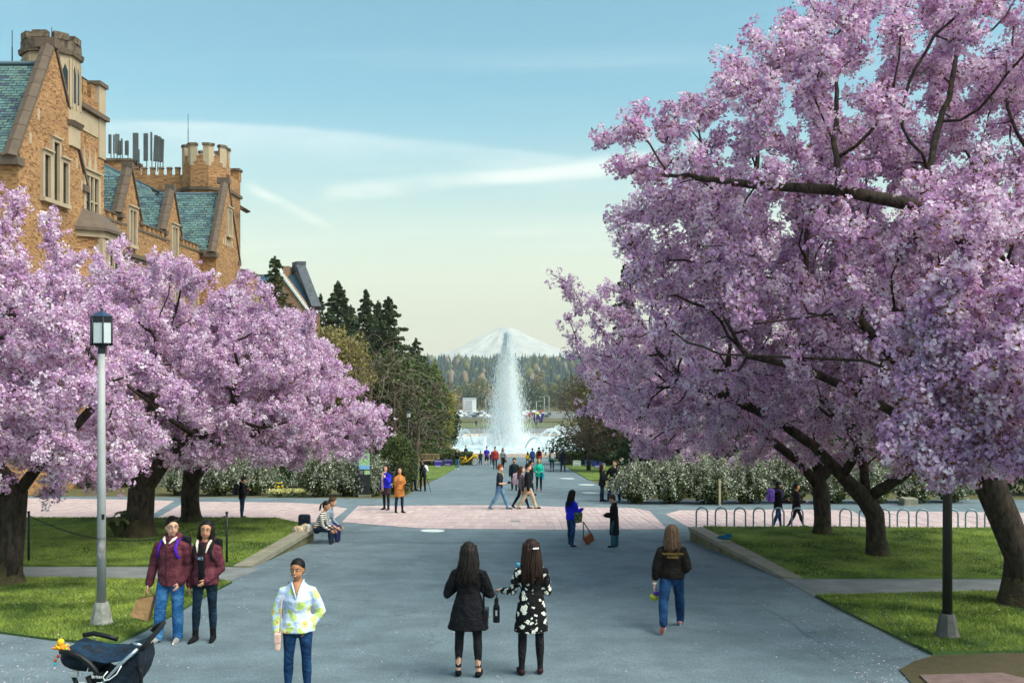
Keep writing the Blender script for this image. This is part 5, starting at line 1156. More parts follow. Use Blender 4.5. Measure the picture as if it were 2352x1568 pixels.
MB().box((-3.7, 0, 0), (3.7, 6, 7.2)).build('wall', M_WHITE, wb); MB().box((-3.4, -.12, .6), (1.6, -.02, 6.2)).build('screen', mat('grey_screen', '#b5b2b6', var=.15, vscale=.8), wb); MB().box((-3.9, -.3, 7.2), (3.9, 6.2, 7.5)).build('roof', M_POLE, wb)
def car(col, x, y, rz_, lab, i):
    t = thing('parked_car', lab, 'car', (x, y, gz(y) + .09), rz_, 'cars in the far car park'); m = mat('car_paint_' + col, col, rough=.3, var=.03, spec=.5)
    b = MB(); pr = [(-2.2, .35), (2.2, .35), (2.25, .75), (1.3, .92), (.75, 1.42), (-1.0, 1.45), (-1.7, .98), (-2.2, .9)]
    b.prism([(x_, -.88, z) for x_, z in pr], (0, 1.76, 0)); b.build('body', m, t)
    MB().prism([(1.12, -.8, .98), (.68, -.8, 1.38), (-.95, -.8, 1.40), (-1.5, -.8, 1.0)], (0, 1.6, 0)).box((-.9, -.895, 1.0), (.6, .895, 1.33)).build('windows', M_GLASS, t)
    for wx in (-1.35, 1.35):
        for wy in (-.8, .62):
            w = MB(); w.lathe([(.001, 0), (.32, 0), (.32, .18), (.001, .18)], 12, cap=False); w.v = [(wx + a, wy + c, .32 + b_) for a, b_, c in w.v]; w.build('wheel', M_DARKM, t)
cols = ['#e8e8e6', '#d8dcdf', '#9aa2a8', '#3a4250', '#c9c9c4', '#e8e8e6', '#8e3330', '#d9c832', '#b9c2c9', '#2b3038']; names = ['white', 'pale silver', 'grey', 'dark blue', 'beige', 'white', 'red', 'yellow', 'silver', 'black']
random.seed(3); slot = 0
for row, (D, pxs) in enumerate(((486, (1046, 1060, 1074, 1090, 1106, 1121, 1212, 1226, 1241, 1256)), (512, (1052, 1068, 1083, 1099, 1114, 1205, 1219, 1234, 1249, 1262)), (538, (1058, 1092, 1108, 1124, 1211, 1228, 1244)))):
    for px in pxs:
        k = slot % 10; slot += 1; side = 'left' if px < 1160 else 'right'
        car(cols[k], XY(px, D), D, R(80 + random.uniform(-15, 15)), '%s%s car in the %s row of the car park, %s of the jet' % ('second ' if (k == 5) else '', names[k], ('front', 'middle', 'back')[row], side), slot)
def far_lamp(px, D, h, lab, arm=1):
    t = thing('far_street_lamp', lab, 'street lamp', (XY(px, D), D, gz(D)), 0, 'street lamps by the car park'); MB().tube([(0, 0, 0), (0, 0, h)], [.16, .1], 8).build('pole', M_POLE, t); MB().tube([(0, 0, h), (.9 * arm, 0, h + .3), (1.9 * arm, 0, h + .25)], .07, 6).build('arm', M_POLE, t); MB().bbox((1.5 * arm if arm > 0 else -2.5, -.2, h + .12), (2.5 if arm > 0 else 1.5 * arm, .2, h + .3), .04).build('lamp_head', M_POLE, t)
for px, D, h, l, a in ((1066, 470, 9, 'street lamp beside the white pavilion', 1), (1116, 470, 9.5, 'street lamp left of the big jet', 1), (1232, 460, 8, 'street lamp right of the jet, left of three', 1), (1250, 470, 10, 'street lamp right of the jet, middle of three', -1), (1261, 480, 10.5, 'street lamp right of the jet, right of three', -1)): far_lamp(px, D, h, l, a)
ws = thing('letter_sculpture', 'big purple letter W sculpture beyond the pool', 'sculpture', (XY(1236, 300), 300, gz(300))); w_ = MB(); wp = [(-1.9, 3.0), (-1.0, 3.0), (-.75, 1.4), (-.2, 2.8), (.2, 2.8), (.75, 1.4), (1.0, 3.0), (1.9, 3.0), (1.2, .2), (.5, .2), (0, 1.5), (-.5, .2), (-1.2, .2)]
w_.prism([(x, 0, z) for x, z in wp], (0, .5, 0)); w_.build('letter', mat('purple_paint', '#3a2a6e', var=.1), ws); MB().box((-1.6, -.2, 0), (1.6, .8, .2)).build('plinth', M_CONC, ws)
fe = thing('railing', 'dark railing above the far lawn left of the jet', 'railing', (XY(1050, 228), 228, gz(228)))
for i in range(18): MB().box((-4.2 + i * .48, -.02, 0), (-4.16 + i * .48, .02, 1.0)).build('post', M_DARKM, fe)
MB().box((-4.3, -.03, 1.0), (4.1, .03, 1.08)).build('rail', M_DARKM, fe)
fe = thing('railing', 'dark railing above the far lawn right of the jet', 'railing', (XY(1262, 228), 228, gz(228)))
for i in range(14): MB().box((-3.2 + i * .48, -.02, 0), (-3.16 + i * .48, .02, 1.0)).build('post', M_DARKM, fe)
MB().box((-3.3, -.03, 1.0), (3.2, .03, 1.08)).build('rail', M_DARKM, fe)
for px, l in ((1058, 'pale bench on the far lawn edge, left one'), (1108, 'pale bench on the far lawn edge, near the jet'), (1248, 'pale bench on the far lawn edge, right of the jet')):
    t = thing('stone_bench', l, 'bench', (XY(px, 196), 196, gz(196))); MB().box((-1.6, -.25, .42), (1.6, .25, .52)).build('seat', M_CONC, t)
    for s in (-1.2, 1.2): MB().box((s - .12, -.2, 0), (s + .12, .2, .42)).build('leg', M_CONC, t)
# trees of the valley floor
L_FAR1 = leafmat('far_olive', (.10, .13, .05), (.2, .21, .08)); L_FAR2 = leafmat('far_tan', (.24, .19, .11), (.38, .3, .18)); L_FAR3 = leafmat('far_blue_green', (.035, .07, .05), (.08, .13, .08))
far = [(1008, 905, 420, 8, 9, L_FAR3), (1040, 900, 600, 9, 10, L_FAR2), (1086, 893, 610, 10, 10, L_FAR3), (1064, 880, 700, 12, 10, L_FAR1), (1120, 885, 720, 12, 11, L_FAR2), (1105, 870, 760, 10, 9, L_FAR1), (1135, 905, 600, 7, 8, L_FAR2), (1204, 870, 640, 9, 16, L_FAR3), (1224, 880, 560, 8, 14, L_FAR3), (1246, 882, 700, 10, 11, L_FAR1), (1265, 890, 640, 9, 11, L_FAR3), (1285, 875, 620, 9, 13, L_FAR1), (1238, 850, 800, 5, 16, L_FAR2), (1310, 880, 580, 9, 12, L_FAR3), (1330, 860, 640, 10, 14, L_FAR1), (985, 890, 560, 9, 12, L_FAR2), (960, 880, 600, 10, 14, L_FAR3), (1152, 890, 740, 12, 10, L_FAR1), (1180, 888, 760, 12, 10, L_FAR2)]
ORD = 'first second third fourth fifth sixth seventh eighth ninth tenth eleventh twelfth thirteenth fourteenth fifteenth sixteenth seventeenth eighteenth nineteenth'.split()
nm = {L_FAR1.name: 'olive green', L_FAR2.name: 'tan bare', L_FAR3.name: 'blue green'}
for i, (px, py, D, rx, rz_, m_) in enumerate(far):
    where = 'left of the jet' if px < 1130 else ('right of the jet' if px > 1195 else 'behind the jet')
    broadleaf(px, py, D, (rx * D / 640, rx * .7 * D / 640, rz_ * D / 640), '%s valley tree %s, %s from the left' % (nm[m_.name], where, ORD[sorted(range(len(far)), key=lambda q: far[q][0]).index(i)]), m_, 1300, .0022 * D, 40 + i, 'trees on the valley floor', trunk_r=.35)
# wooded ridge
hill = MB(); NXh, NYh = 40, 14
def hz(x, y): k = min(1, max(0, (y - 820) / 620)); return -27 + 27 * (k * k * (3 - 2 * k)) + 5 * noise.noise((x * .004, y * .004, 2)) * k
hv = [(-900 + 1800 * i / NXh, 780 + 1000 * j / NYh, hz(-900 + 1800 * i / NXh, 780 + 1000 * j / NYh) - (0 if j < NYh - 1 else 30)) for j in range(NYh + 1) for i in range(NXh + 1)]
hill.add(hv, [(j * (NXh + 1) + i, j * (NXh + 1) + i + 1, (j + 1) * (NXh + 1) + i + 1, (j + 1) * (NXh + 1) + i) for j in range(NYh) for i in range(NXh)], True); tag(hill.build('hill', mat('forest_floor', '#3b4a30', var=.2)), kind='structure')
def forest():
    rg = np.random.default_rng(9); V = []; Fc = []; mi = []; prof = [(.0, .05, 1), (.18, .5, 1), (.2, .32, 1), (.42, .42, 1), (.44, .24, 1), (.7, .26, 1), (.72, .14, 1), (1.0, .005, 1)]
    for i in range(4400):
        y = 840 + 760 * rg.uniform(0, 1) ** .8; x = rg.uniform(-.36, .36) * y * 1.0
        kind = rg.choice(4, p=(.58, .27, .1, .05)); h = 8 + 15 * rg.uniform(0, 1) ** 1.7 * (.8 if kind >= 2 else 1); w = h * rg.uniform(.3, .46) * (1.5 if kind >= 2 else 1); n = 5; b = len(V); z = hz(x, y) - 1
        pf = prof if kind < 2 else [(.05, .1, 1), (.25, .38, 1), (.5, .5, 1), (.75, .4, 1), (.93, .18, 1), (1, .01, 1)]
        rot = rg.uniform(0, 6)
        for zz, r_, _ in pf:
            for k in range(n): a = rot + math.tau * k / n; j = rg.uniform(.65, 1.25); V.append((x + math.cos(a) * r_ * w * j, y + math.sin(a) * r_ * w * j, z + h * zz + rg.uniform(-.04, .04) * h * (zz < 1)))
        for l in range(len(pf) - 1):
            for k in range(n): Fc.append((b + l * n + k, b + l * n + (k + 1) % n, b + (l + 1) * n + (k + 1) % n, b + (l + 1) * n + k)); mi.append(kind)
    return np_mesh('forest', np.array(V), np.array(Fc), 4, [mat('ridge_fir', (.008, .034, .046), var=.3, vscale=.2), mat('ridge_fir_light', (.016, .052, .055), var=.3, vscale=.2), mat('ridge_olive', (.11, .12, .05), var=.3, vscale=.2), mat('ridge_bare', (.2, .15, .11), var=.3, vscale=.2)], mi)  # fir colours carry distance blue that the warm haze volume does not give
tag(mobj('forest', forest()), 'blue green conifer forest covering the far ridge', 'forest', kind='stuff')
# snow mountain
MD = 8000.0
def mz(x, y):
    dx = (x - XY(1163, MD)); dy = (y - MD) * .9; a = math.atan2(dy, dx); r = math.hypot(dx, dy)
    s = max(0, 1 - r / 760) ; h = 345 * (s ** 1.05) ; h = min(h, 318 - 6 * noise.noise((x * .01, y * .01, 0)))
    rid = abs(noise.noise((math.cos(a) * 3.1, math.sin(a) * 3.1, r * .0012))) * 52 * min(1, r / 300) * (s ** .5 if s > 0 else 0)
    h -= rid; h += 18 * noise.noise((x * .009, y * .009, 4)) * (s > 0)
    h2 = 95 * max(0, 1 - math.hypot(x - XY(1036, MD), (y - MD)) / 230) + 60 * max(0, 1 - math.hypot(x - XY(1000, MD), (y - MD)) / 500)
    return CZ - 30 + max(h, h2, 0) + 25 * noise.noise((x * .003, y * .003, 7)) * .5
NXm, NYm = 130, 60; mv = [(-1700 + 3400 * i / NXm, 6900 + 1900 * j / NYm, mz(-1700 + 3400 * i / NXm, 6900 + 1900 * j / NYm)) for j in range(NYm + 1) for i in range(NXm + 1)]
mt = MB(); mt.add(mv, [(j * (NXm + 1) + i, j * (NXm + 1) + i + 1, (j + 1) * (NXm + 1) + i + 1, (j + 1) * (NXm + 1) + i) for j in range(NYm) for i in range(NXm)], False)
tag(mt.build('mountain', mat('snow_and_rock', (.66, .66, .66), var=.02, vscale=.012, col2=(.40, .42, .46), blo=.46, bhi=.66, rough=.9)), kind='structure')
# the air between
hb = MB(); hb.box((-7200, -300, -45), (7200, 9200, 480)); hz_ = hb.build('haze'); tag(hz_, 'pale even haze filling the air', 'haze', kind='stuff')
hm = bpy.data.materials.new('haze'); hm.use_nodes = True; N = hm.node_tree.nodes
for n in list(N): N.remove(n)
ho = N.new('ShaderNodeOutputMaterial'); pv = N.new('ShaderNodeVolumePrincipled'); pv.inputs['Density'].default_value = 1.6e-4; pv.inputs['Color'].default_value = (1, .975, .88, 1); pv.inputs['Anisotropy'].default_value = 0
hm.node_tree.links.new(pv.outputs[0], ho.inputs['Volume']); hz_.data.materials.append(hm)
# ------------------------------------------------------------------ people
PEND = []          # objects whose modifiers are applied together at the end
SKIN = {'light': mat('skin_light', '#d9a58a', var=.08, vscale=8, rough=.55), 'tan': mat('skin_tan', '#c98f6c', var=.08, vscale=8, rough=.55), 'brown': mat('skin_brown', '#b07a58', var=.1, vscale=8, rough=.5)}
M_EYEW = mat('eye_white', '#e6e0da', rough=.3, var=0); M_EYED = mat('eye_dark', '#22160f', rough=.25, var=0); M_LIP = mat('lips', '#9c4a44', rough=.5, var=.05); M_TEETH = mat('teeth', '#efe9e0', rough=.4, var=0); M_WIRE = mat('spectacle_frame', '#2b2320', rough=.4, var=0, metal=.3)
def cloth(hexc, n=None, bump=.5, bs=16, var=.22, vs_=5, col2=None, rough=.9): return mat(n or ('cloth_' + hexc.strip('#')), hexc, rough=rough, var=var, vscale=vs_, bump=min(1, bump * 1.7), bscale=bs * .8, spec=.15, col2=col2, stretch=(1, 1, 1.25))
def denim(hexc, fade): return mat('denim_' + hexc.strip('#'), hexc, rough=.85, var=.25, vscale=4, col2=fade, bump=.95, bscale=20, stretch=(1, 1, 1.3), spec=.15, blo=.42, bhi=.78)
def pattern(name, kind):
    if name in _M: return _M[name]
    m = bpy.data.materials.new(name); m.use_nodes = True; _M[name] = m; N = m.node_tree.nodes; L = m.node_tree.links; p = N['Principled BSDF']; p.inputs['Roughness'].default_value = .8; p.inputs['Specular IOR Level'].default_value = .2
    tc = N.new('ShaderNodeTexCoord'); vec = tc.outputs['Object']
    def ramp(src, stops, interp='LINEAR'):
        cr = N.new('ShaderNodeValToRGB'); e = cr.color_ramp.elements; cr.color_ramp.interpolation = interp
        while len(e) < len(stops): e.new(.5)
        for k, (pos, c) in zip(e, stops): k.position = pos; k.color = (*srgb(c), 1)
        L.new(src, cr.inputs[0]); return cr.outputs[0]
    def distort(sc, amt):
        ns = N.new('ShaderNodeTexNoise'); ns.inputs['Scale'].default_value = sc; L.new(vec, ns.inputs['Vector']); ad = N.new('ShaderNodeVectorMath'); ad.operation = 'MULTIPLY_ADD'; ad.inputs[1].default_value = (amt,) * 3; L.new(ns.outputs['Color'], ad.inputs[0]); L.new(vec, ad.inputs[2]); return ad.outputs[0]
    if kind == 'blouse':
        vo = N.new('ShaderNodeTexVoronoi'); vo.inputs['Scale'].default_value = 9; L.new(distort(9, .11), vo.inputs['Vector'])
        c = ramp(vo.outputs['Distance'], [(0, '#d98a58'), (.16, '#e2b489'), (.2, '#d5e58a'), (.36, '#c6df72'), (.43, '#e6ead8'), (.5, '#cdd8ee'), (.75, '#c3d0ea')])
    elif kind == 'floral':
        vo = N.new('ShaderNodeTexVoronoi'); vo.inputs['Scale'].default_value = 14; L.new(distort(22, .07), vo.inputs['Vector'])
        c = ramp(vo.outputs['Distance'], [(0, '#d9b25a'), (.1, '#efe8dc'), (.31, '#e2ddd2'), (.37, '#0f0e10')], 'CONSTANT')
    elif kind == 'stripe':
        sp = N.new('ShaderNodeSeparateXYZ'); L.new(vec, sp.inputs[0]); mm = N.new('ShaderNodeMath'); mm.operation = 'MULTIPLY_ADD'; L.new(sp.outputs[2], mm.inputs[0]); mm.inputs[1].default_value = 19; mm.inputs[2].default_value = 0
        fr = N.new('ShaderNodeMath'); fr.operation = 'FRACT'; L.new(mm.outputs[0], fr.inputs[0]); c = ramp(fr.outputs[0], [(0, '#1c1a1e'), (.42, '#e7ddd2')], 'CONSTANT')
    elif kind == 'scarf':
        vo = N.new('ShaderNodeTexVoronoi'); vo.inputs['Scale'].default_value = 28; L.new(vec, vo.inputs['Vector']); c = ramp(vo.outputs['Distance'], [(0, '#3a2a24'), (.4, '#b39a80'), (.8, '#d3c2a8')])
    elif kind == 'camo':
        vo = N.new('ShaderNodeTexNoise'); vo.inputs['Scale'].default_value = 26; L.new(vec, vo.inputs['Vector']); c = ramp(vo.outputs[0], [(.35, '#1f2a1c'), (.5, '#44553a'), (.65, '#8a946f')])
    L.new(c, p.inputs['Base Color'])
    nb = N.new('ShaderNodeTexNoise'); nb.inputs['Scale'].default_value = 14; L.new(vec, nb.inputs['Vector']); bp = N.new('ShaderNodeBump'); bp.inputs['Strength'].default_value = .5; bp.inputs['Distance'].default_value = .04; L.new(nb.outputs[0], bp.inputs['Height']); L.new(bp.outputs[0], p.inputs['Normal']); return m
WRINKLE = bpy.data.textures.new('wrinkle', 'CLOUDS'); WRINKLE.noise_scale = .11; WRINKLE.noise_depth = 2
def fuse(o, voxel, smooth=3, wr=0.0, dec=None):
    r = o.modifiers.new('fuse', 'REMESH'); r.mode = 'VOXEL'; r.voxel_size = voxel; r.use_smooth_shade = True
    s = o.modifiers.new('smooth', 'SMOOTH'); s.iterations = smooth; s.factor = .5
    if wr:
        d = o.modifiers.new('wrinkle', 'DISPLACE'); d.texture = WRINKLE; d.strength = wr * .75; d.mid_level = .5; d.texture_coords = 'LOCAL'
    if dec: q = o.modifiers.new('dec', 'DECIMATE'); q.ratio = dec
    PEND.append(o)
def finish_pending():
    bpy.context.view_layer.update(); dg = bpy.context.evaluated_depsgraph_get()
    for o in PEND:
        me = bpy.data.meshes.new_from_object(o.evaluated_get(dg)); mats_ = list(o.data.materials); o.modifiers.clear(); o.data = me
        me.materials.clear()
        for m_ in mats_: me.materials.append(m_)
    PEND.clear()
V3 = lambda *a: Vector(a)
STAND = ((3, 3, 3), (-2, 3, 3)); STAND2 = ((0, 2, 4), (0, 2, 4)); WALK = ((24, 6, 1), (-16, 16, 1)); WALK2 = ((-16, 16, 1), (24, 6, 1)); STEP = ((12, 6, 2), (-9, 12, 2)); STEP2 = ((-9, 12, 2), (12, 6, 2))
DOWN = ((.13, 0, -1), (.06, .18, -1)); PHONE = ((.18, .1, -1), (-.35, .85, .55)); POCKET = ((.3, -.12, -1), (-.25, .35, -.85)); HOLDF = ((.16, .15, -1), (-.25, 1, .1)); BACKA = ((.2, -.2, -1), (-.1, .3, -.9)); CHIN = ((.15, .3, -1), (-.35, .5, 1))
PEOPLE = {}
def person(key, lab, px, py, pyt=None, H=None, rz_=0, sex='f', skin='tan', legs=STAND, arms=(DOWN, DOWN), lean=2, head=(0, 0), top=None, bottom=None, shoes='#1b1a1c', shoe='shoe', hair=('short', '#17120f'), lod='far', group=None, seat=None, pos=None, z=None, face=False, glasses=False, build=1.0, curl=35, twist=0, roll=0, tilt=0, extra_soles=None):
    """legs/arms are (left, right); facing local +Y, person's right is +X. top = dict(m, hem, flare, th, sleeve, wr)"""
    x, y = pos if pos else G(px, py); D = y
    H = H or (py - pyt) / F * D; zb = gz(y) + .006 if z is None else z
    vox = {'fg': (.0078, .0125, .28), 'mid': (.0125, .018, .3), 'far': (.017, .027, .35)}[lod]
    fem = sex == 'f'; body = MB(); J = {}
    S = lambda v: Vector(v) * H
    # --- legs
    J['hip'] = []; J['knee'] = []; J['ank'] = []; J['shank'] = []
    for sd, (f, k, ab) in zip((-1, 1), legs):
        f, k, ab = R(f), R(k), R(ab); hip = V3(sd * .052, 0, 0); d1 = V3(sd * math.sin(ab), math.sin(f), -math.cos(f)).normalized(); kn = hip + d1 * .245
        d2 = V3(sd * math.sin(ab) * .5, math.sin(f - k), -math.cos(f - k)).normalized(); an = kn + d2 * .245; J['hip'].append(hip); J['knee'].append(kn); J['ank'].append(an); J['shank'].append(d2)
    pz = -min(a.z for a in J['ank']) + .043
    if seat is not None: pz = seat / H + .058
    for q in ('hip', 'knee', 'ank'): J[q] = [p + V3(0, 0, pz) for p in J[q]]
    Lm = Matrix.Translation((0, 0, pz)) @ Matrix.Rotation(R(-lean), 4, 'X') @ Matrix.Rotation(R(roll), 4, 'Y') @ Matrix.Rotation(R(twist), 4, 'Z')
    T = lambda *a: Lm @ Vector(a)
    sw = (.095 if fem else .110) * (build ** .5)
    w_ch, d_ch = ((.083, .060) if fem else (.095, .064)); w_wa, d_wa = ((.068, .052) if fem else (.080, .056)); w_hi, d_hi = ((.092, .066) if fem else (.086, .062))
    b_ = build; rings = [(-.035, w_hi * .8 * b_, d_hi * .9 * b_, 0), (.02, w_hi * b_, d_hi * b_, -.004), (.095, w_wa * b_, d_wa * b_, 0), (.18, w_ch * .98 * b_, d_ch * b_ * (1.12 if fem else 1), .006 if fem else .002), (.238, w_ch * .95, d_ch * .9, -.002), (.279, w_ch * .70, d_ch * .58, -.008), (.305, .04, .036, -.008)]
    body.capsule([S(T(0, o_, z_)) for z_, _, _, o_ in rings], [(a * H * .93, c * H * .93) for _, a, c, _ in rings], 16, up=tuple(Lm.to_3x3() @ V3(0, 1, 0)))
    # --- head
    Hm = Lm @ Matrix.Translation((0, -.006, .309)) @ Matrix.Rotation(R(-head[0]), 4, 'Z') @ Matrix.Rotation(R(-head[1]), 4, 'X') @ Matrix.Rotation(R(tilt), 4, 'Y') @ Matrix.Translation((0, .008, .088)) @ Matrix.Scale(1.09, 4)
    HT = lambda *a: Hm @ Vector(a); H3 = Hm.to_3x3()
    body.capsule([S(T(0, -.008, .28)), S(T(0, -.006, .315)), S(HT(0, -.012, -.04))], [.034 * H, .029 * H, .028 * H], 12)
    hd = MB(); 
    for tgt in (body,):
        tgt.ell(S(HT(0, -.008, .016)), S((.0470, .056, .053)), 20, 14, H3); tgt.ell(S(HT(0, .010, -.022)), S((.0385, .040, .039)), 18, 12, H3); tgt.ell(S(HT(0, .022, -.043)), S((.020, .022, .020)), 14, 10, H3)
        tgt.capsule([S(HT(0, .049, .008)), S(HT(0, .0595, -.013))], [.0045 * H, .0075 * H], 8); tgt.ell(S(HT(0, .048, -.031)), S((.013, .006, .006)), 10, 8, H3)
        for sd in (-1, 1): tgt.ell(S(HT(sd * .0455, -.004, -.006)), S((.005, .012, .017)), 10, 8, H3)
    # --- arms and hands
    J['sh'] = []; J['el'] = []; J['wr'] = []; J['hand'] = []
    for sd, (u, fo) in zip((-1, 1), arms):
        sh = T(sd * sw, -.006, .236); du = Lm.to_3x3() @ V3(sd * u[0], u[1], u[2]); du.normalize(); el = sh + du * .168; df = Lm.to_3x3() @ V3(sd * fo[0], fo[1], fo[2]); df.normalize(); wr = el + df * .148
        J['sh'].append(sh); J['el'].append(el); J['wr'].append(wr)
        body.capsule([S(T(sd * sw * .45, -.006, .24)), S(sh), S(sh + du * .09), S(el), S(el + df * .06), S(wr)], [.028 * H, .026 * H * b_ ** .5, .024 * H * b_ ** .5, .020 * H, .020 * H, .0145 * H], 10)
        pn = V3(-sd, 0, 0) if abs(df.z) > .5 else V3(0, 0, -1); pn = (Lm.to_3x3() @ pn); pn = (pn - df * pn.dot(df)).normalized(); sidev = df.cross(pn)
        if sidev.dot(Lm.to_3x3() @ V3(0, 1, .3)) < 0: sidev = -sidev
        fr = .0052 * H if lod != 'far' else .0065 * H
        body.capsule([S(wr - df * .01), S(wr + df * .022), S(wr + df * .046)], [(.012 * H, .0115 * H), (.0215 * H, .0105 * H), (.0225 * H, .0095 * H)], 10, up=tuple(pn))
        for q, (off, ln) in enumerate(((.0165, .040), (.0055, .045), (-.0055, .042), (-.0165, .033))):
            b0 = wr + df * .048 + sidev * off; pts = [b0 - df * .008]; dd = df.copy(); 
            for sgi in range(3): 
                pts.append(pts[-1] + dd * (ln * (.46, .32, .26)[sgi])); dd = (Matrix.Rotation(R(curl * (.8 if sgi else .6)) * (1 if True else -1), 3, df.cross(pn).normalized()) @ dd); 
            body.capsule([S(p) for p in pts], [fr, fr * .95, fr * .88, fr * .75], 6)
        b0 = wr + df * .014 + sidev * .016; body.capsule([S(b0), S(b0 + (df * .6 + sidev * .62 + pn * .3).normalized() * .022), S(b0 + (df * .85 + sidev * .45 + pn * .35).normalized() * .044)], [fr * 1.5, fr * 1.15, fr * .85], 6)
        J['hand'].append(wr + df * .05)
    for i in range(2):
        hp, kn, an = J['hip'][i], J['knee'][i], J['ank'][i]
        body.capsule([S(hp + V3(0, 0, .01)), S(hp.lerp(kn, .4)), S(kn), S(kn.lerp(an, .3) + V3(0, -.006, 0)), S(an)], [.050 * H, .043 * H * b_ ** .5, .031 * H, .031 * H, .019 * H], 10)
        sg = (-1, 1)[i]; pitch = 0 if legs[i][0] >= -4 else min(.95, -legs[i][0] * .035); tdir = V3(sg * .14, math.cos(pitch), -math.sin(pitch)).normalized()
        body.capsule([S(an + V3(0, -.014, -.022)), S(an + tdir * .05 + V3(0, 0, -.026)), S(an + tdir * .098 + V3(0, 0, -.032))], [.013 * H, .013 * H, .008 * H], 8)
        J.setdefault('toe', []).append(tdir)
    ob = body.build('person', SKIN[skin], None, (x, y, zb)); ob.rotation_euler = (0, 0, rz_); tag(ob, lab, 'person', group); fuse(ob, vox[0], 2, 0, vox[2])
    # --- trousers
    if bottom:
        bt = MB(); loose = bottom.get('loose', .008); cut = bottom.get('len', 1.0); wv = bottom.get('flare', 0)
        bt.capsule([S(V3(0, 0, pz - .03)), S(V3(0, -.004, pz + .015)), S(T(0, 0, .075))], [(w_hi * .86 * b_ * H, d_hi * b_ * H), ((w_hi * b_ + .004) * H, (d_hi * b_ + .003) * H), ((w_wa * b_ + .003) * H, (d_wa * b_ + .003) * H)], 16)
        for i in range(2):
            hp, kn, an = J['hip'][i], J['knee'][i], J['ank'][i]; e = kn.lerp(an, cut * 1.03); lf = H
            bt.capsule([S(hp + V3(0, 0, -.0)), S(hp.lerp(kn, .35)), S(hp.lerp(kn, .75)), S(kn), S(kn.lerp(e, .35) + V3(0, -.005, 0)), S(kn.lerp(e, .8)), S(e)], [(.052 + loose * .3) * lf, (.047 * b_ ** .5 + loose * .6) * lf, (.037 + loose) * lf, (.033 + loose) * lf, (.033 + loose) * lf, (.023 + loose + wv * .6) * lf, (.021 + loose + wv) * lf], 12)
        o = bt.build(bottom.get('name', 'trousers'), bottom['m'], ob); fuse(o, vox[1], 2, bottom.get('wr', .012))
    # --- top / dress / coat
    if top:
        layers = top if isinstance(top, list) else [top]
        for tp in layers:
            tb = MB(); th = tp.get('th', .008); hem = tp.get('hem', .50); fl = tp.get('flare', 0); sl = tp.get('sleeve', 1.0)
            # lower rings hang straight down from the pelvis
            lows = []; zz = pz + .02
            nlow = max(1, int((zz - hem) / .06))
            for q in range(nlow + 1):
                k = 1 - q / nlow if nlow else 0; zr = hem + (zz - hem) * (q / nlow); ww = 1 + fl * k
                lows.append((V3(0, (d_hi * .25 * fl * k) * 0, zr), (w_hi * b_ * ww + th) * H, (d_hi * b_ * ww + th) * H))
            ups = [(T(0, o_, z_), (a + th * (1 - .12 * i_)) * H, (c + th * (1 - .12 * i_)) * H) for i_, (z_, a, c, o_) in enumerate(rings[2:5])] + [(T(0, -.008, .283), (w_ch * .78 + th * .5) * H, (d_ch * .62 + th * .5) * H), (T(0, -.008, .303), (.043 + th) * H, (.038 + th) * H)]
            if seat is not None: lows = [(T(0, 0, .0), (w_hi * b_ + th) * H, (d_hi * b_ + th) * H)]
            allr = [r_ for r_ in lows if r_[0].z <= zz + .001] + ups
            tb.tube([S(c) for c, _, _ in allr], [(a, c) for _, a, c in allr], 20, up=(0, 1, 0))
            if fem and tp.get('bust', True):
                for sd in (-1, 1): tb.ell(S(T(sd * .038, .038 + th * .6, .185)), S((.036, .030, .032)), 12, 8)
            for i in range(2):
                sd = (-1, 1)[i]; sh, el, wr = J['sh'][i], J['el'][i], J['wr'][i]; lo = tp.get('aw', 0)
                if sl <= 0: continue
                base_ = [T(sd * sw * .5, -.006, .25), sh]; rad_ = [(.031 + th * .3) * H, (.029 + th * .45 + lo * .3) * H]
                if sl <= .5: base_ += [sh.lerp(el, sl * 1.6)]; rad_ += [(.029 + th * .5 + lo) * H]
                else: e = el.lerp(wr, min(1, (sl - .5) * 2)); base_ += [sh.lerp(el, .55), el, el.lerp(e, .5), e]; rad_ += [(.027 + th * .5 + lo * .7) * H, (.0235 + th * .45 + lo * .7) * H, (.0215 + th * .45 + lo * .6) * H, (.017 + th * .4 + lo * .6) * H]
                tb.capsule([S(p) for p in base_], rad_, 12)
            if tp.get('hood'):
                tb.capsule([S(T(-.052, .02, .298)), S(T(-.055, -.03, .318)), S(T(0, -.06, .322)), S(T(.055, -.03, .318)), S(T(.052, .02, .298))], [.02 * H, .028 * H, .034 * H, .028 * H, .02 * H], 8)
            if tp.get('collar'):
                tb.tube([S(T(0, -.006, .285)), S(T(0, -.004, .325))], [(.046 * H, .044 * H), (.041 * H, .040 * H)], 14)
            o = tb.build(tp.get('name', 'jacket'), tp['m'], ob); fuse(o, vox[1], 2, tp.get('wr', .016))
    # --- shoes
    sm = shoes if not isinstance(shoes, str) else cloth(shoes, bump=.2, var=.12)
    for i in range(2):
        an, td = J['ank'][i], J['toe'][i]; s_ = MB(); up = V3(0, 0, 1)
        s_.capsule([S(an + td * -.018 + V3(0, 0, -.018)), S(an + td * .03 + V3(0, 0, -.02)), S(an + td * .075 + V3(0, 0, -.028)), S(an + td * .105 + V3(0, 0, -.031))], [(.0235 * H, .025 * H), (.025 * H, .024 * H), (.026 * H, .0165 * H), (.02 * H, .0115 * H)], 12)
        if shoe == 'boot': s_.capsule([S(an + V3(0, 0, -.01)), S(an - J['shank'][i] * .07)], [.026 * H, .027 * H], 12)
        o = s_.build('shoe', sm, ob); fuse(o, .009 if lod == 'fg' else .015, 2)
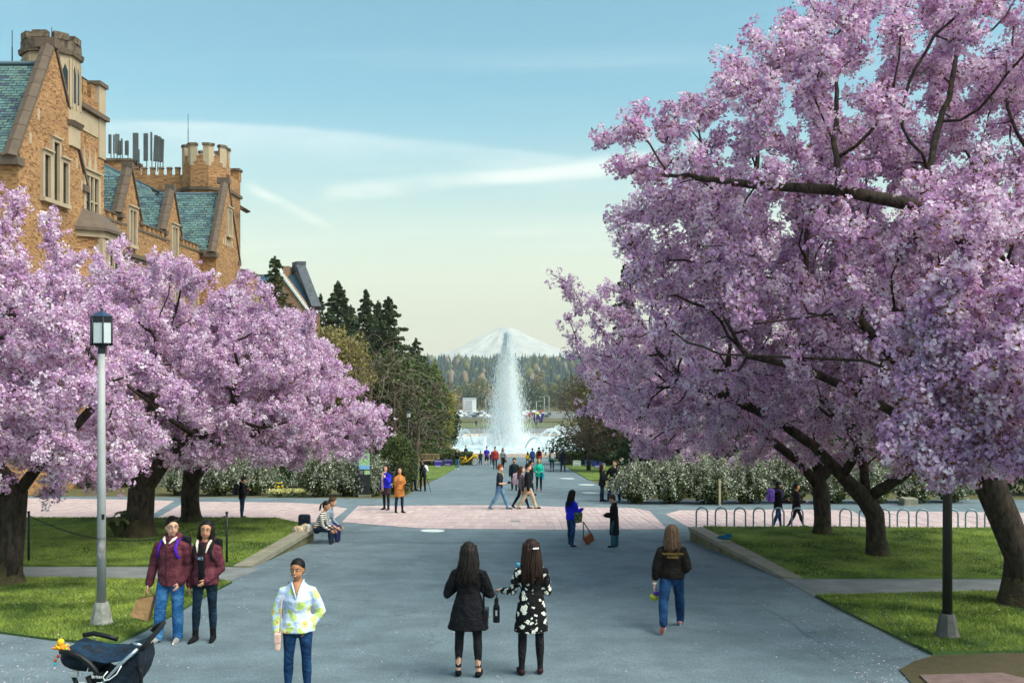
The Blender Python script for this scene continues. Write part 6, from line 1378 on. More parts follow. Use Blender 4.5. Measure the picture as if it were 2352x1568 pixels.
        if extra_soles and lod != 'far':
            q = MB(); q.tube([S(an + td * -.034 + V3(0, 0, -.0385)), S(an + td * .03 + V3(0, 0, -.0385)), S(an + td * .122 + V3(0, 0, -.0385))], [(.02 * H, .005 * H), (.024 * H, .005 * H), (.019 * H, .005 * H)], 12); q.build('sole', cloth(extra_soles, bump=0, var=.05), o)
    # --- hair
    st, hc = hair; hm_ = mat('hair_' + hc.strip('#'), hc, rough=.5, var=.4, vscale=30, spec=.18, bump=.4, bscale=60, stretch=(3, 3, .4)); h = MB(); rg = random.Random(hash(key) % 1000 if False else sum(map(ord, key)))
    def strand(a, b, c, r, n=5): h.tube([S(p) for p in (a, a.lerp(b, .5) + V3(rg.uniform(-.006, .006), rg.uniform(-.006, .006), 0), b, b.lerp(c, .5) + V3(rg.uniform(-.007, .007), rg.uniform(-.007, .007), 0), c)], [r * .8 * H, r * H, r * H, r * .8 * H, r * .3 * H], n)
    if st in ('short', 'curly'):
        h.ell(S(HT(0, -.012, .022)), S((.0495, .0565, .053)), 20, 12, H3); h.ell(S(HT(0, -.03, -.0)), S((.042, .038, .038)), 16, 10, H3)
        for _ in range(70 if st == 'short' else 110):
            a = rg.uniform(0, 6.28); e = rg.uniform(.1, 1.5); d = V3(math.cos(a) * math.cos(e), math.sin(a) * math.cos(e), math.sin(e)); 
            if d.y > .75 and d.z < .5: continue
            p = HT(d.x * .048, -.011 + d.y * .055, .022 + d.z * .052)
            if st == 'curly': h.ell(S(p), S((.012, .012, .011)), 7, 5)
            else: q = HT(d.x * .05 + rg.uniform(-.008, .008), -.014 + d.y * .058 + .012, .028 + d.z * .057); h.tube([S(p), S(q)], [.006 * H, .002 * H], 4)
    elif st == 'bald': pass
    elif st in ('long', 'bob', 'wavy', 'pony', 'bun', 'long_front'):
        h.ell(S(HT(0, -.014, .024)), S((.0495, .057, .053)), 22, 14, H3); h.ell(S(HT(0, -.03, -.005)), S((.045, .038, .045)), 18, 12, H3)
        if st in ('long', 'bob', 'wavy', 'long_front'):
            zl = {'long': .175, 'wavy': .19, 'long_front': .20, 'bob': .262}[st]; N_ = 190 if lod == 'fg' else 60
            h.capsule([S(HT(0, -.038, .0)), S(T(0, -.055, .30)), S(T(0, -.072, zl + .03))], [(.046 * H, .032 * H), (.046 * H, .022 * H), (.024 * H, .008 * H)], 14)
            for q_ in range(N_):
                a = rg.uniform(-2.25, 2.25); sx, cx = math.sin(a), math.cos(a); fr_ = abs(a) > 1.5; wv = .013 if st == 'wavy' else .005; big = q_ % 3 == 0
                p = HT(sx * .050, -.012 - cx * .053, rg.uniform(-.01, .05)); m_ = T(sx * rg.uniform(.054, .072), -.024 - cx * (.048 if not fr_ else .03) + (.03 if fr_ and st == 'long_front' else 0), .298 + rg.uniform(-.02, .02))
                e = T(sx * rg.uniform(.03, .088), -.034 - cx * .052 + (.07 if fr_ and st == 'long_front' else 0), zl + rg.uniform(-.045, .055) + (.02 if fr_ else 0)); ph = rg.uniform(0, 6.28); pts = []
                for k_ in range(9):
                    t_ = k_ / 8; c_ = p.lerp(m_, t_ * 2) if t_ < .5 else m_.lerp(e, t_ * 2 - 1); pts.append(c_ + V3(wv * math.sin(ph + t_ * 9), wv * .5 * math.cos(ph + t_ * 8) - .004 * math.sin(t_ * 3.1), 0) * (t_ ** .7))
                r_ = rg.uniform(.009, .014) if big else rg.uniform(.003, .006); h.tube([S(c_) for c_ in pts], [r_ * H * k_ for k_ in (.6, .9, 1, 1, 1, .95, .8, .55, .15)], 6 if big else 4)
        elif st == 'pony':
            h.ell(S(HT(0, -.07, .02)), S((.016, .016, .016)), 10, 8)
            for _ in range(24): strand(HT(0, -.066, .02), HT(rg.uniform(-.012, .012), -.10, -.01), HT(rg.uniform(-.018, .018), -.09, -.085 + rg.uniform(-.02, .02)), .008)
        else: h.ell(S(HT(0, -.068, .018)), S((.026, .022, .024)), 12, 8)
    elif st == 'hijab':
        h.ell(S(HT(0, -.010, .020)), S((.0505, .058, .056)), 20, 12, H3); h.capsule([S(HT(0, -.016, -.02)), S(T(0, -.012, .30)), S(T(0, -.006, .25))], [(.046 * H, .045 * H), (.06 * H, .052 * H), (.085 * H, .062 * H)], 14)
    elif st == 'cap':
        h.ell(S(HT(0, -.012, .030)), S((.0485, .057, .045)), 18, 10, H3); h.tube([S(HT(0, .03, .028)), S(HT(0, .062, .024)), S(HT(0, .088, .018))], [(.038 * H, .005 * H), (.036 * H, .004 * H), (.018 * H, .003 * H)], 12, up=tuple(H3 @ V3(0, 0, 1))); h.ell(S(HT(0, -.03, -.005)), S((.041, .034, .03)), 14, 8, H3)
    elif st == 'hood': h.ell(S(HT(0, -.014, .016)), S((.054, .058, .062)), 18, 12, H3); h.capsule([S(HT(0, -.03, -.03)), S(T(0, -.03, .30))], [.046 * H, .05 * H], 12)
    if h.v: h.build({'hijab': 'headscarf', 'cap': 'cap', 'hood': 'hood'}.get(st, 'hair'), hm_, ob)
    # --- face
    if face:
        for sd in (-1, 1):
            e = MB(); e.ell(S(HT(sd * .0185, .0425, .006)), S((.0078, .0035, .0036)), 10, 8, H3); eo = e.build('eye', M_EYEW, ob); e = MB(); e.ell(S(HT(sd * .0185, .0465, .006)), S((.0046, .0012, .0036)), 8, 6, H3); e.build('iris', M_EYED, eo)
            e = MB(); e.capsule([S(HT(sd * .0085, .0475, .0165)), S(HT(sd * .018, .0480, .0200)), S(HT(sd * .0285, .0425, .0175))], .0022 * H, 6); e.build('eyebrow', hm_, ob)
        e = MB(); e.capsule([S(HT(-.0155, .047, -.0285)), S(HT(0, .0525, -.031)), S(HT(.0155, .047, -.0285))], [.0024 * H, .0038 * H, .0024 * H], 8); mo = e.build('mouth', M_LIP, ob)
        if face == 'smile': e = MB(); e.capsule([S(HT(-.010, .0505, -.0295)), S(HT(0, .055, -.0308)), S(HT(.010, .0505, -.0295))], .0017 * H, 6); e.build('teeth', M_TEETH, mo)
    if glasses:
        e = MB()
        for sd in (-1, 1):
            cpt = [HT(sd * .0195 + .0145 * math.cos(a), .0545, .004 + .012 * math.sin(a)) for a in [k * math.tau / 14 for k in range(15)]]; e.tube([S(p) for p in cpt], .0011 * H, 5, cap=False)
            e.tube([S(HT(sd * .034, .054, .008)), S(HT(sd * .047, 0, .006))], .001 * H, 4)
        e.tube([S(HT(-.005, .0555, .006)), S(HT(.005, .0555, .006))], .001 * H, 4); e.build('glasses', M_WIRE, ob)
    Mw = Matrix.Translation((x, y, zb)) @ Matrix.Rotation(rz_, 4, 'Z'); info = {'ob': ob, 'M': Mw, 'H': H, 'T': lambda *a: Mw @ S(T(*a)), 'HT': lambda *a: Mw @ S(HT(*a)), 'hand': [Mw @ S(p) for p in J['hand']], 'rz': rz_, 'Tl': T, 'HTl': HT, 'S': S, 'wr': [Mw @ S(p) for p in J['wr']], 'lean': lean}
    PEOPLE[key] = info; return info
def backpack(key, col, lab, w=.30, h=.44, d=.17, strap=None, dz=.17, group=None, col2=None):
    """worn on a person's back, its own thing"""
    I = PEOPLE[key]; o = I['T'](0, -.062 - .035, dz); t = thing('backpack', lab, 'backpack', o, I['rz'], group); m = cloth(col, bump=.4, bs=14); k = I['H'] / 1.7
    MB().bbox((-w / 2 * k, -d * k, -h / 2 * k), (w / 2 * k, 0, h / 2 * k), .055 * k).build('body', m, t); MB().bbox((-w * .38 * k, -(d + .05) * k, -h * .42 * k), (w * .38 * k, -(d - .02) * k, h * .05 * k), .03 * k).build('pocket', cloth(col2, bump=.4) if col2 else m, t)
    MB().tube([(-.03, -d * .4 * k, h * .5 * k), (0, -d * .4 * k, h * .56 * k), (.03, -d * .4 * k, h * .5 * k)], .008, 5).build('handle', m, t)
    sm_ = cloth(strap or col, bump=.2); Mi = Matrix.Translation(o) @ Matrix.Rotation(I['rz'], 4, 'Z'); Mi.invert()
    for sd in (-1, 1):
        pts = [I['T'](sd * .06, -.075, .24), I['T'](sd * .066, -.035, .303), I['T'](sd * .068, .03, .292), I['T'](sd * .072, .082, .235), I['T'](sd * .088, .072, .165), I['T'](sd * .102, -.02, .11)]
        MB().tube([Mi @ p for p in pts], [(.022 * k, .007 * k)] * 6, 8, up=(0, -1, .3)).build('strap', sm_, t)
    return t
def lettering(text, size, m, parent, M, name='lettering', ext=.001, align='CENTER', target=None):
    cu = bpy.data.curves.new(name, 'FONT'); cu.body = text; cu.size = size; cu.align_x = align; cu.align_y = 'CENTER'; cu.extrude = ext; cu.resolution_u = 2
    o = bpy.data.objects.new(name, cu); COL.objects.link(o); o.data.materials.append(m); o.parent = parent; o.matrix_local = M
    if target:
        s = o.modifiers.new('wrap', 'SHRINKWRAP'); s.target = target; s.wrap_method = 'NEAREST_SURFACEPOINT'; s.wrap_mode = 'ABOVE_SURFACE'; s.offset = .006
    PEND.append(o); return o
def finish_text():
    """fonts become plain meshes"""
    bpy.context.view_layer.update(); dg = bpy.context.evaluated_depsgraph_get()
    for o in list(PEND):
        if o.type == 'FONT':
            PEND.remove(o); me = bpy.data.meshes.new_from_object(o.evaluated_get(dg)); n = bpy.data.objects.new(o.name, me); me.materials.clear(); me.materials.append(o.data.materials[0]); COL.objects.link(n); n.parent = o.parent; n.matrix_local = o.matrix_local.copy(); nm_ = o.name; bpy.data.objects.remove(o); n.name = nm_
M_MAROON = cloth('#5a2833', 'maroon_jacket', .6, 40, .2, 9, '#6f3a44'); M_BLACK = cloth('#17161a', 'black_cloth', .5, 18, .25); M_BLACK2 = cloth('#201e22', 'soft_black', .5, 14, .25); M_CREAM = cloth('#d9cdbf', 'fleece_lining', .8, 50)
M_JEAN = denim('#235c94', '#5f97c6'); M_JEAND = denim('#17355c', '#2d5b8a'); M_JEANB = denim('#12222f', '#24405a'); M_NAVYJ = denim('#1a2a40', '#2a3e58')
# ---- foreground
person('a', 'man in maroon jacket and blue jeans walking with a brown paper bag', 394, 1470, 1190, rz_=R(172), sex='m', skin='light', legs=((6, 4, 3), (14, 6, 3)), arms=(((.22, -.1, -1), (-.35, .45, -.8)), ((.3, -.05, -1), (.16, .22, -1))), head=(-38, 2), lean=0, top=dict(m=M_MAROON, hem=.455, th=.022, aw=.012, hood=True, collar=True, wr=.024, name='jacket'), bottom=dict(m=M_JEAN, loose=.014, flare=.006, wr=.016), shoes='#8d8a84', extra_soles='#e6e2da', hair=('short', '#15110f'), lod='fg', face=True, glasses=True, build=1.06)
person('b', 'woman in maroon jacket and dark jeans leaning towards the man beside her', 472, 1470, 1198, rz_=R(176), sex='f', skin='tan', legs=((3, 3, 3), (10, 6, 2)), arms=(((.2, 0, -1), (-.55, .5, -.5)), ((.25, -.1, -1), (.0, .15, -1))), head=(-12, -2), lean=1, tilt=-5, top=[dict(m=M_MAROON, hem=.475, th=.022, aw=.012, hood=True, wr=.024, name='jacket')], bottom=dict(m=M_JEANB, loose=.003, wr=.008), shoes='#141316', shoe='boot', hair=('long_front', '#171210'), lod='fg', face=True, glasses=True)
person('c', 'smiling woman in patterned pastel blouse and jeans with a pink shoulder bag', 684, 1597, 1286, rz_=R(186), sex='f', skin='brown', legs=((5, 6, 3), (2, 3, 3)), arms=(((.42, -.1, -1), (-.55, .3, -.75)), ((.36, 0, -1), (-.08, .25, -1))), head=(14, 3), lean=1, top=dict(m=pattern('blouse_print', 'blouse'), hem=.475, flare=.1, th=.013, aw=.012, sleeve=.97, wr=.026, name='blouse'), bottom=dict(m=M_JEAND, loose=.004, wr=.008), shoes='#1b1a1c', hair=('bun', '#15110f'), lod='fg', face='smile', build=1.14)
person('d', 'woman in black cardigan and leggings seen from behind, long dark hair', 1076, 1553, 1248, rz_=R(-3), sex='f', skin='light', legs=((1, 1, 4), (-1, 2, 4)), arms=(((.4, .12, -1), (-.55, .8, .35)), ((.4, .12, -1), (-.5, .8, .25))), head=(0, 4), top=[dict(m=M_BLACK, hem=.36, flare=.42, th=.014, aw=.012, wr=.03, name='cardigan')], bottom=dict(m=M_BLACK2, loose=.002, wr=.006, len=.86, name='leggings'), shoes='#141213', hair=('wavy', '#1d1715'), lod='fg', build=1.1)
person('e', 'woman in black floral dress and dark tights seen from behind, holding a bottle', 1220, 1549, 1241, rz_=R(8), sex='f', skin='light', legs=((1, 2, 3), (3, 3, 3)), arms=(((.25, .35, -1), (.42, .85, -.1)), ((.2, .1, -1), (-.35, .8, .5))), head=(-20, 2), top=dict(m=pattern('floral_print', 'floral'), hem=.325, flare=.30, th=.010, aw=.006, sleeve=.93, wr=.02, name='dress'), bottom=dict(m=M_BLACK2, loose=.001, wr=.004, name='tights'), shoes='#3a1f24', hair=('long', '#2a1b15'), lod='fg')
person('f', 'woman in black sweatshirt and jeans walking away, pink shoes', 1543, 1444, 1198, rz_=R(-4), sex='f', skin='light', legs=((-27, 26, 8), (24, 4, 7)), arms=(((.3, -.12, -1), (.1, .1, -1)), ((.3, -.2, -1), (-.3, .6, -.3))), head=(4, 2), top=dict(m=cloth('#1c1815', 'black_brown_fleece', .5, 18, .25), hem=.475, flare=.02, th=.02, aw=.014, sleeve=.82, wr=.026, collar=True, name='sweatshirt'), bottom=dict(m=M_JEAND, loose=.013, flare=.004, wr=.014), shoes='#e08a80', extra_soles='#e9d6cf', hair=('bob', '#5a4334'), lod='fg', build=1.05)
# ---- middle distance
MG = 'people on the brick crossing'
person('g', 'man in black jacket and jeans looking at his phone on the left paving', 556, 1190, 1095, rz_=R(-60), sex='m', skin='tan', arms=(PHONE, PHONE), head=(0, 18), top=dict(m=M_BLACK, hem=.46, th=.02, aw=.008, hood=True), bottom=dict(m=M_NAVYJ, loose=.012), lod='mid', group=MG)
zseat = CZ - 4.47
for k, l, px_, y_, tp, bt, hr, hd, sx in (('h', 'seated woman in black and white striped top on the low wall', 728, 26.55, dict(m=pattern('stripes', 'stripe'), hem=.5, th=.008, sleeve=.85, name='jumper'), dict(m=M_NAVYJ, loose=.004), ('pony', '#2a1a14'), (10, 0), 'f'), ('i', 'seated man in grey shirt behind the striped woman on the low wall', 741, 27.05, dict(m=cloth('#8d9ba8'), hem=.5, th=.01, sleeve=.8, name='shirt'), dict(m=cloth('#2a2c55'), loose=.008), ('short', '#5a3f2c'), (0, 0), 'm')):
    person(k, l, 0, 0, H=1.64 if sx == 'f' else 1.72, pos=(XY(px_, y_), y_), rz_=R(-98), sex=sx, skin='light' if sx == 'm' else 'tan', legs=((82, 84, 4), (84, 80, 4)), arms=(((.1, .75, -1), (-.1, 1, -.15)), ((.1, .8, -1), (-.2, 1, -.1))), lean=27, head=(hd[0], -12), top=tp, bottom=bt, shoes='#4a2a20', shoe='boot', hair=hr, lod='mid', seat=.37, group='couple on the low wall', z=zseat - .37)
person('j', 'woman in bright blue jacket with patterned scarf and dark skirt', 887, 1171, 1068, rz_=R(150), skin='light', arms=(CHIN, DOWN), head=(-10, 0), top=[dict(m=cloth('#2a2fd0', 'blue_shell'), hem=.50, th=.02, aw=.012, collar=True), dict(m=cloth('#3a2733'), hem=.36, flare=.25, th=.006, sleeve=0, name='skirt')], bottom=dict(m=M_BLACK2, loose=.002, name='tights'), shoe='boot', hair=('bob', '#17120f'), lod='mid', group=MG, face=True)
person('k', 'woman in tan coat holding a camera beside the blue jacket', 917, 1178, 1073, rz_=R(215), skin='light', arms=(HOLDF, CHIN), head=(25, 0), top=dict(m=cloth('#b5743c', 'tan_coat'), hem=.36, flare=.22, th=.016, aw=.01, name='coat', collar=True), bottom=dict(m=M_NAVYJ, loose=.002), shoe='boot', hair=('long', '#14100e'), lod='mid', group=MG, face=True)
person('l', 'woman in royal blue sweater and jeans reading her phone', 1312, 1254, 1125, rz_=R(-50), arms=(PHONE, ((.2, .2, -1), (-.2, .9, .35))), head=(-5, 14), top=dict(m=cloth('#1e26c8', 'royal_blue_knit'), hem=.47, th=.018, aw=.012, wr=.022, name='sweater'), bottom=dict(m=M_JEAND, loose=.007), legs=((8, 4, 6), (-6, 5, 6)), shoes='#22242a', extra_soles='#e4e4e2', hair=('long', '#17120f'), lod='mid', group=MG)
person('m', 'person in long black coat with short curly brown hair and teal trousers', 1411, 1256, 1137, rz_=R(75), sex='m', arms=(HOLDF, HOLDF), skin='light', head=(0, 16), top=dict(m=cloth('#1b1c20', 'long_black_wool'), hem=.235, flare=.18, th=.022, aw=.014, name='coat', collar=True), bottom=dict(m=cloth('#2f5a6a'), loose=.02, flare=.006), shoes='#17181c', extra_soles='#d8dada', hair=('curly', '#5a3a26'), lod='mid', group=MG)
person('n', 'woman in black hugging the tall selfie taker', 1383, 1151, 1066, rz_=R(-100), skin='light', arms=(DOWN, HOLDF), head=(-30, -8), top=dict(m=cloth('#18181e', 'black_cape'), hem=.42, flare=.25, th=.02, aw=.014), bottom=dict(m=M_NAVYJ, loose=.006), shoe='boot', hair=('bob', '#2a1a14'), lod='mid', group='selfie couple')
person('o', 'tall man in black vest and blue trousers raising an arm for a selfie', 1408, 1151, 1056, rz_=R(150), sex='m', skin='light', legs=((4, 4, 22), (2, 2, 10)), arms=(((.5, .5, .9), (.1, .3, 1)), ((.35, .2, -1), (-.2, .6, -.4))), head=(10, -6), lean=3, roll=-8, top=dict(m=cloth('#1a1d24', 'black_vest'), hem=.47, th=.016, aw=.004), bottom=dict(m=cloth('#1d3f74'), loose=.012), shoes='#2a4a80', hair=('short', '#4a3626'), lod='mid', group='selfie couple', face=True)
person('p', 'man in navy tee and light jeans walking with a camera in hand', 1147, 1170, 1064, rz_=R(-95), sex='m', skin='light', legs=WALK, arms=(DOWN, HOLDF), head=(-5, 4), top=dict(m=cloth('#1c2733'), hem=.47, th=.012, aw=.01, sleeve=.38, name='t_shirt'), bottom=dict(m=denim('#5b82a8', '#84a6c6'), loose=.008), shoes='#55585a', extra_soles='#d9d9d6', hair=('short', '#7a3c22'), lod='mid', group=MG)
person('q', 'bearded man in dark zip jacket walking towards the camera', 1181, 1126, 1052, rz_=R(178), sex='m', skin='tan', legs=STEP, arms=(((.25, 0, -1), (-.4, .8, -.2)), DOWN), top=dict(m=cloth('#1d2830'), hem=.47, th=.018, aw=.01), bottom=dict(m=cloth('#24443f'), loose=.01), hair=('curly', '#17100c'), lod='mid', face=True, group='people on the far path')
person('r', 'woman with long brown hair and patterned bag walking behind the man in black', 1197, 1167, 1068, rz_=R(-95), skin='light', legs=WALK2, top=dict(m=cloth('#6d6068'), hem=.5, th=.014, aw=.01), bottom=dict(m=M_BLACK2, loose=.003), hair=('wavy', '#4a2e1e'), lod='mid', group=MG)
person('s', 'man in black jacket and khaki trousers striding to the right', 1212, 1169, 1062, rz_=R(-92), sex='m', skin='light', legs=WALK, top=dict(m=cloth('#14161a'), hem=.46, th=.02, aw=.01), bottom=dict(m=cloth('#b3a084'), loose=.012, flare=.004), shoes='#1c2126', extra_soles='#dcdcd8', hair=('short', '#1d1512'), lod='mid', group=MG)
person('t', 'dark haired person partly hidden behind the man in khaki trousers', 1219, 1138, 1057, rz_=R(-80), sex='m', legs=STEP, top=dict(m=cloth('#232a33'), hem=.47, th=.016), bottom=dict(m=M_NAVYJ, loose=.01), lod='mid', group=MG)
person('u', 'woman in bright teal raincoat with turquoise bag and pink shoes', 1238, 1127, 1053, rz_=R(178), skin='light', legs=STEP, arms=(HOLDF, HOLDF), top=dict(m=cloth('#1fb79a', 'teal_raincoat'), hem=.44, th=.02, aw=.012, hood=True, flare=.1), bottom=dict(m=M_BLACK2, loose=.003), shoes='#b0484a', hair=('bob', '#a5744a'), lod='mid', face=True, group='people on the far path')
person('v', 'photographer in black with white sleeves behind a tripod', 971, 1128, 1053, rz_=R(172), sex='m', skin='light', arms=(((.3, .5, -.7), (-.4, .5, 1)), ((.3, .5, -.7), (-.4, .5, 1))), top=[dict(m=cloth('#d6dce2'), hem=.55, th=.012, aw=.008, name='shirt'), dict(m=M_BLACK, hem=.44, th=.022, sleeve=0, name='vest')], bottom=dict(m=M_BLACK2, loose=.004), hair=('cap', '#20242c'), lod='mid', group='people on the far path')
person('w', 'man in dark blue with navy cap beside the laurel shrub', 950, 1127, 1049, rz_=R(-120), sex='m', skin='light', top=dict(m=cloth('#1a2b44'), hem=.40, th=.02, aw=.01), bottom=dict(m=M_NAVYJ, loose=.01), hair=('cap', '#1c2c50'), lod='mid', group='people on the far path')
person('x', 'woman in dark headscarf with a purple backpack behind the bike racks', 1787, 1213, 1105, rz_=R(-88), legs=STEP, arms=(HOLDF, HOLDF), top=dict(m=M_BLACK, hem=.42, th=.02, aw=.01, flare=.1), bottom=dict(m=M_JEAND, loose=.004), hair=('hijab', '#14141a'), lod='mid', group='two women passing the bike racks')
person('y', 'woman in black cardigan and white top walking behind the bike racks', 1829, 1212, 1106, rz_=R(-88), legs=WALK, arms=(HOLDF, HOLDF), top=[dict(m=cloth('#dcdcdc'), hem=.48, th=.006, name='shirt'), dict(m=cloth('#221c22'), hem=.38, th=.018, aw=.008, flare=.12, name='cardigan')], bottom=dict(m=M_BLACK2, loose=.003), hair=('bun', '#1a1412'), lod='mid', group='two women passing the bike racks')
# ---- far path
FG = 'people near the pool'
person('fa', 'woman in black top and blue jeans taking a photo by the hedge', 1050, 1077, 1031, rz_=R(165), arms=(PHONE, PHONE), skin='light', top=dict(m=M_BLACK, hem=.5, th=.016, aw=.008), bottom=dict(m=denim('#3a78a8', '#5f97c6'), loose=.005), shoes='#d8dcdc', hair=('bob', '#7a5a40'), group=FG)
person('fb', 'person in dark green jacket and cap beside the purple tee', 1104, 1067, 1034, rz_=R(180), sex='m', legs=STEP, arms=(HOLDF, DOWN), top=dict(m=cloth('#2c3a38'), hem=.47, th=.018), bottom=dict(m=M_NAVYJ, loose=.01), hair=('cap', '#23272c'), group=FG)
person('fc', 'man in purple tee and black shorts walking to the camera', 1118, 1067, 1024, rz_=R(178), sex='m', skin='light', legs=STEP2, arms=(HOLDF, DOWN), top=dict(m=cloth('#4a2fb0'), hem=.45, th=.016, aw=.01, sleeve=.4), bottom=dict(m=M_BLACK2, loose=.018, len=.1, name='shorts'), group=FG)
person('fd', 'child sized person in purple jacket behind the purple tee', 1129, 1066, 1036, rz_=R(180), legs=STEP, top=dict(m=cloth('#3d2d7d'), hem=.45, th=.02), bottom=dict(m=M_NAVYJ, loose=.008), hair=('cap', '#8a3038'), group=FG)
person('fe', 'man in red knitted sweater and black trousers', 1137, 1077, 1026, rz_=R(175), sex='m', skin='light', legs=STEP, top=dict(m=cloth('#b2403c', 'red_knit'), hem=.45, th=.022, aw=.014), bottom=dict(m=M_BLACK2, loose=.004), group=FG)
person('ff', 'woman in grey blouse and black trousers carrying a handbag', 1155, 1075, 1029, rz_=R(-160), skin='light', legs=STEP2, arms=(CHIN, DOWN), top=dict(m=cloth('#8f9299'), hem=.55, th=.014, aw=.008), bottom=dict(m=M_BLACK2, loose=.01), hair=('long', '#1a1412'), group=FG)
person('fg', 'person in mustard yellow jacket near the pool rim', 1212, 1067, 1036, rz_=R(20), legs=STEP, top=dict(m=cloth('#d6a022'), hem=.46, th=.02, aw=.008), bottom=dict(m=M_NAVYJ, loose=.004), hair=('bob', '#2a1b12'), group=FG)
person('fh', 'man in blue quilted jacket near the pool rim', 1223, 1067, 1028, rz_=R(10), sex='m', legs=STEP2, top=dict(m=cloth('#244a7c'), hem=.46, th=.022, aw=.01), bottom=dict(m=M_NAVYJ, loose=.01), group=FG)
person('fi', 'man in red jacket with a black backpack walking to the pool', 1238, 1072, 1027, rz_=R(5), sex='m', legs=STEP, top=dict(m=cloth('#b5564a'), hem=.45, th=.022, aw=.012), bottom=dict(m=M_NAVYJ, loose=.008), group=FG)
person('fj', 'woman in green top with pale backpack walking to the pool', 1268, 1083, 1031, rz_=R(5), legs=STEP2, top=dict(m=cloth('#2f7f72'), hem=.5, th=.016, aw=.008), bottom=dict(m=M_JEANB, loose=.002), hair=('long', '#221813'), group=FG)
person('fk', 'person in navy hooded jacket with dark backpack right of the path', 1293, 1083, 1030, rz_=R(8), sex='m', legs=STEP, top=dict(m=cloth('#1a2740'), hem=.44, th=.022, aw=.01), bottom=dict(m=M_NAVYJ, loose=.008), hair=('hood', '#1a2740'), group=FG)
for k, l, px_, H_, c, hr in (('fl', 'person in dark clothes standing behind the left hedge, leftmost there', 1007, 1.6, '#2a2a30', 'long'), ('fm', 'woman in pale pink behind the hedge by the pool', 1038, 1.65, '#d0a8a8', 'long'), ('fn', 'boy in dark blue tee behind the hedge above the yellow bicycle', 1070, 1.5, '#23324e', 'short'), ('fo', 'small person in white by the pool right of the path', 1280, 1.6, '#d8d8dc', 'short')):
    person(k, l, 0, 0, H=H_, pos=(XY(px_, 104), 104), rz_=R(random.choice((20, 160))), skin='light', top=dict(m=cloth(c), hem=.48, th=.014), bottom=dict(m=M_NAVYJ, loose=.008), hair=(hr, '#1d1512'), group=FG)
for k, l, px_, c in (('fp', 'tiny walker in dark coat on the far walk left of the jet', 1094, '#2a3550'), ('fq', 'tiny walker in red on the far lawn edge', 1125, '#a03a30'), ('fr', 'tiny walker in grey on the far walk right of the jet', 1232, '#50555c')):
    person(k, l, 0, 0, H=1.7, pos=(XY(px_, 225), 225), rz_=R(20), top=dict(m=cloth(c), hem=.46, th=.018), bottom=dict(m=M_NAVYJ, loose=.008), group='walkers beyond the pool')
# ------------------------------------------------------------------ carried things
def carried(name, lab, cat, loc, rz_=0, grp=None): return thing(name, lab, cat, loc, rz_, grp)
M_KRAFT = mat('kraft_paper', '#b98b5e', var=.15, vscale=9, bump=.4, bscale=14); M_LEATHER = mat('brown_leather', '#8a4a2c', rough=.5, var=.2, vscale=12, bump=.2, bscale=60); M_PINKL_ = mat('pink_leather', '#dcb4a8', rough=.5, var=.08, bump=.15, bscale=80); M_GOLD = mat('brass', '#c9a55a', rough=.3, metal=.8, var=.05); M_BLKL = mat('black_leather', '#161518', rough=.4, var=.15, vscale=9)
# paper bag in the man's right hand
I = PEOPLE['a']; h = I['hand'][1] + Vector((0, 0, -.02)); t = carried('paper_bag', 'brown paper bag hanging from the hand of the man in maroon', 'bag', h)
b = MB(); b.add([(-.15, -.05, -.12), (.11, -.07, -.06), (.11, .06, -.06), (-.15, .06, -.12), (-.24, -.05, -.36), (.02, -.07, -.42), (.02, .07, -.42), (-.24, .07, -.36)], [(4, 5, 6, 7), (0, 4, 7, 3), (1, 2, 6, 5), (0, 1, 5, 4), (2, 3, 7, 6)]); b.build('bag_body', M_KRAFT, t)
for s in (-.06, .055): MB().tube([(-.06, s, -.105), (-.035, s * .5, -.02), (0, 0, .01), (.035, s * .5, -.02), (.05, s, -.08)], .004, 5).build('handle', M_KRAFT, t)
backpack('a', '#1d1a24', 'dark backpack with purple straps worn by the man in maroon', strap='#4a22a0')
backpack('b', '#17161a', 'black backpack worn by the woman in the maroon jacket')
backpack('g', '#16171b', 'black backpack with blue trim on the man by the left shrubs', col2='#1d3a52')
backpack('x', '#7c5ab8', 'purple backpack worn by the woman in the headscarf', w=.34, h=.46, d=.2)
backpack('j', '#1b2030', 'dark backpack on the woman in the blue jacket')
backpack('fi', '#15161a', 'black backpack on the man in the red jacket'); backpack('fj', '#c9b3ae', 'pale pink backpack on the woman in the green top'); backpack('fk', '#121318', 'dark backpack on the person in the navy hooded jacket'); backpack('r', '#b59aa8', 'patterned pale backpack on the long haired woman crossing')
# clothing details as parts of people
def detail(key, name, fn, m):
    I = PEOPLE[key]; mb = MB(); fn(mb, lambda *a: I['S'](I['Tl'](*a)), I['H'], lambda *a: I['S'](I['HTl'](*a))); return mb.build(name, m, I['ob'])
detail('a', 'zip', lambda b, T, H, h: b.tube([T(0, .082, .285), T(0, .094, .19), T(0, .090, .09), T(0, .088, .0), T(0, .088, -.06)], [(.004 * H, .003 * H)] * 5, 6), mat('zip_dark', '#35161e', var=.1))
for s in (-1, 1): detail('a', 'hood_lining', lambda b, T, H, h: b.capsule([T(s * .052, .012, .312), T(s * .04, .052, .300), T(s * .018, .072, .275)], [.011 * H, .012 * H, .007 * H], 8), M_CREAM); detail('b', 'hood_lining', lambda b, T, H, h: b.capsule([T(s * .056, .018, .312), T(s * .05, .060, .285), T(s * .036, .082, .225)], [.012 * H, .012 * H, .006 * H], 8), M_CREAM)
detail('b', 'black_top', lambda b, T, H, h: b.tube([T(0, .062, .30), T(0, .092, .23), T(0, .098, .17), T(0, .088, .06), T(0, .086, -.02)], [(.022 * H, .012 * H), (.03 * H, .012 * H), (.032 * H, .012 * H), (.028 * H, .012 * H), (.028 * H, .012 * H)], 12), M_BLACK)
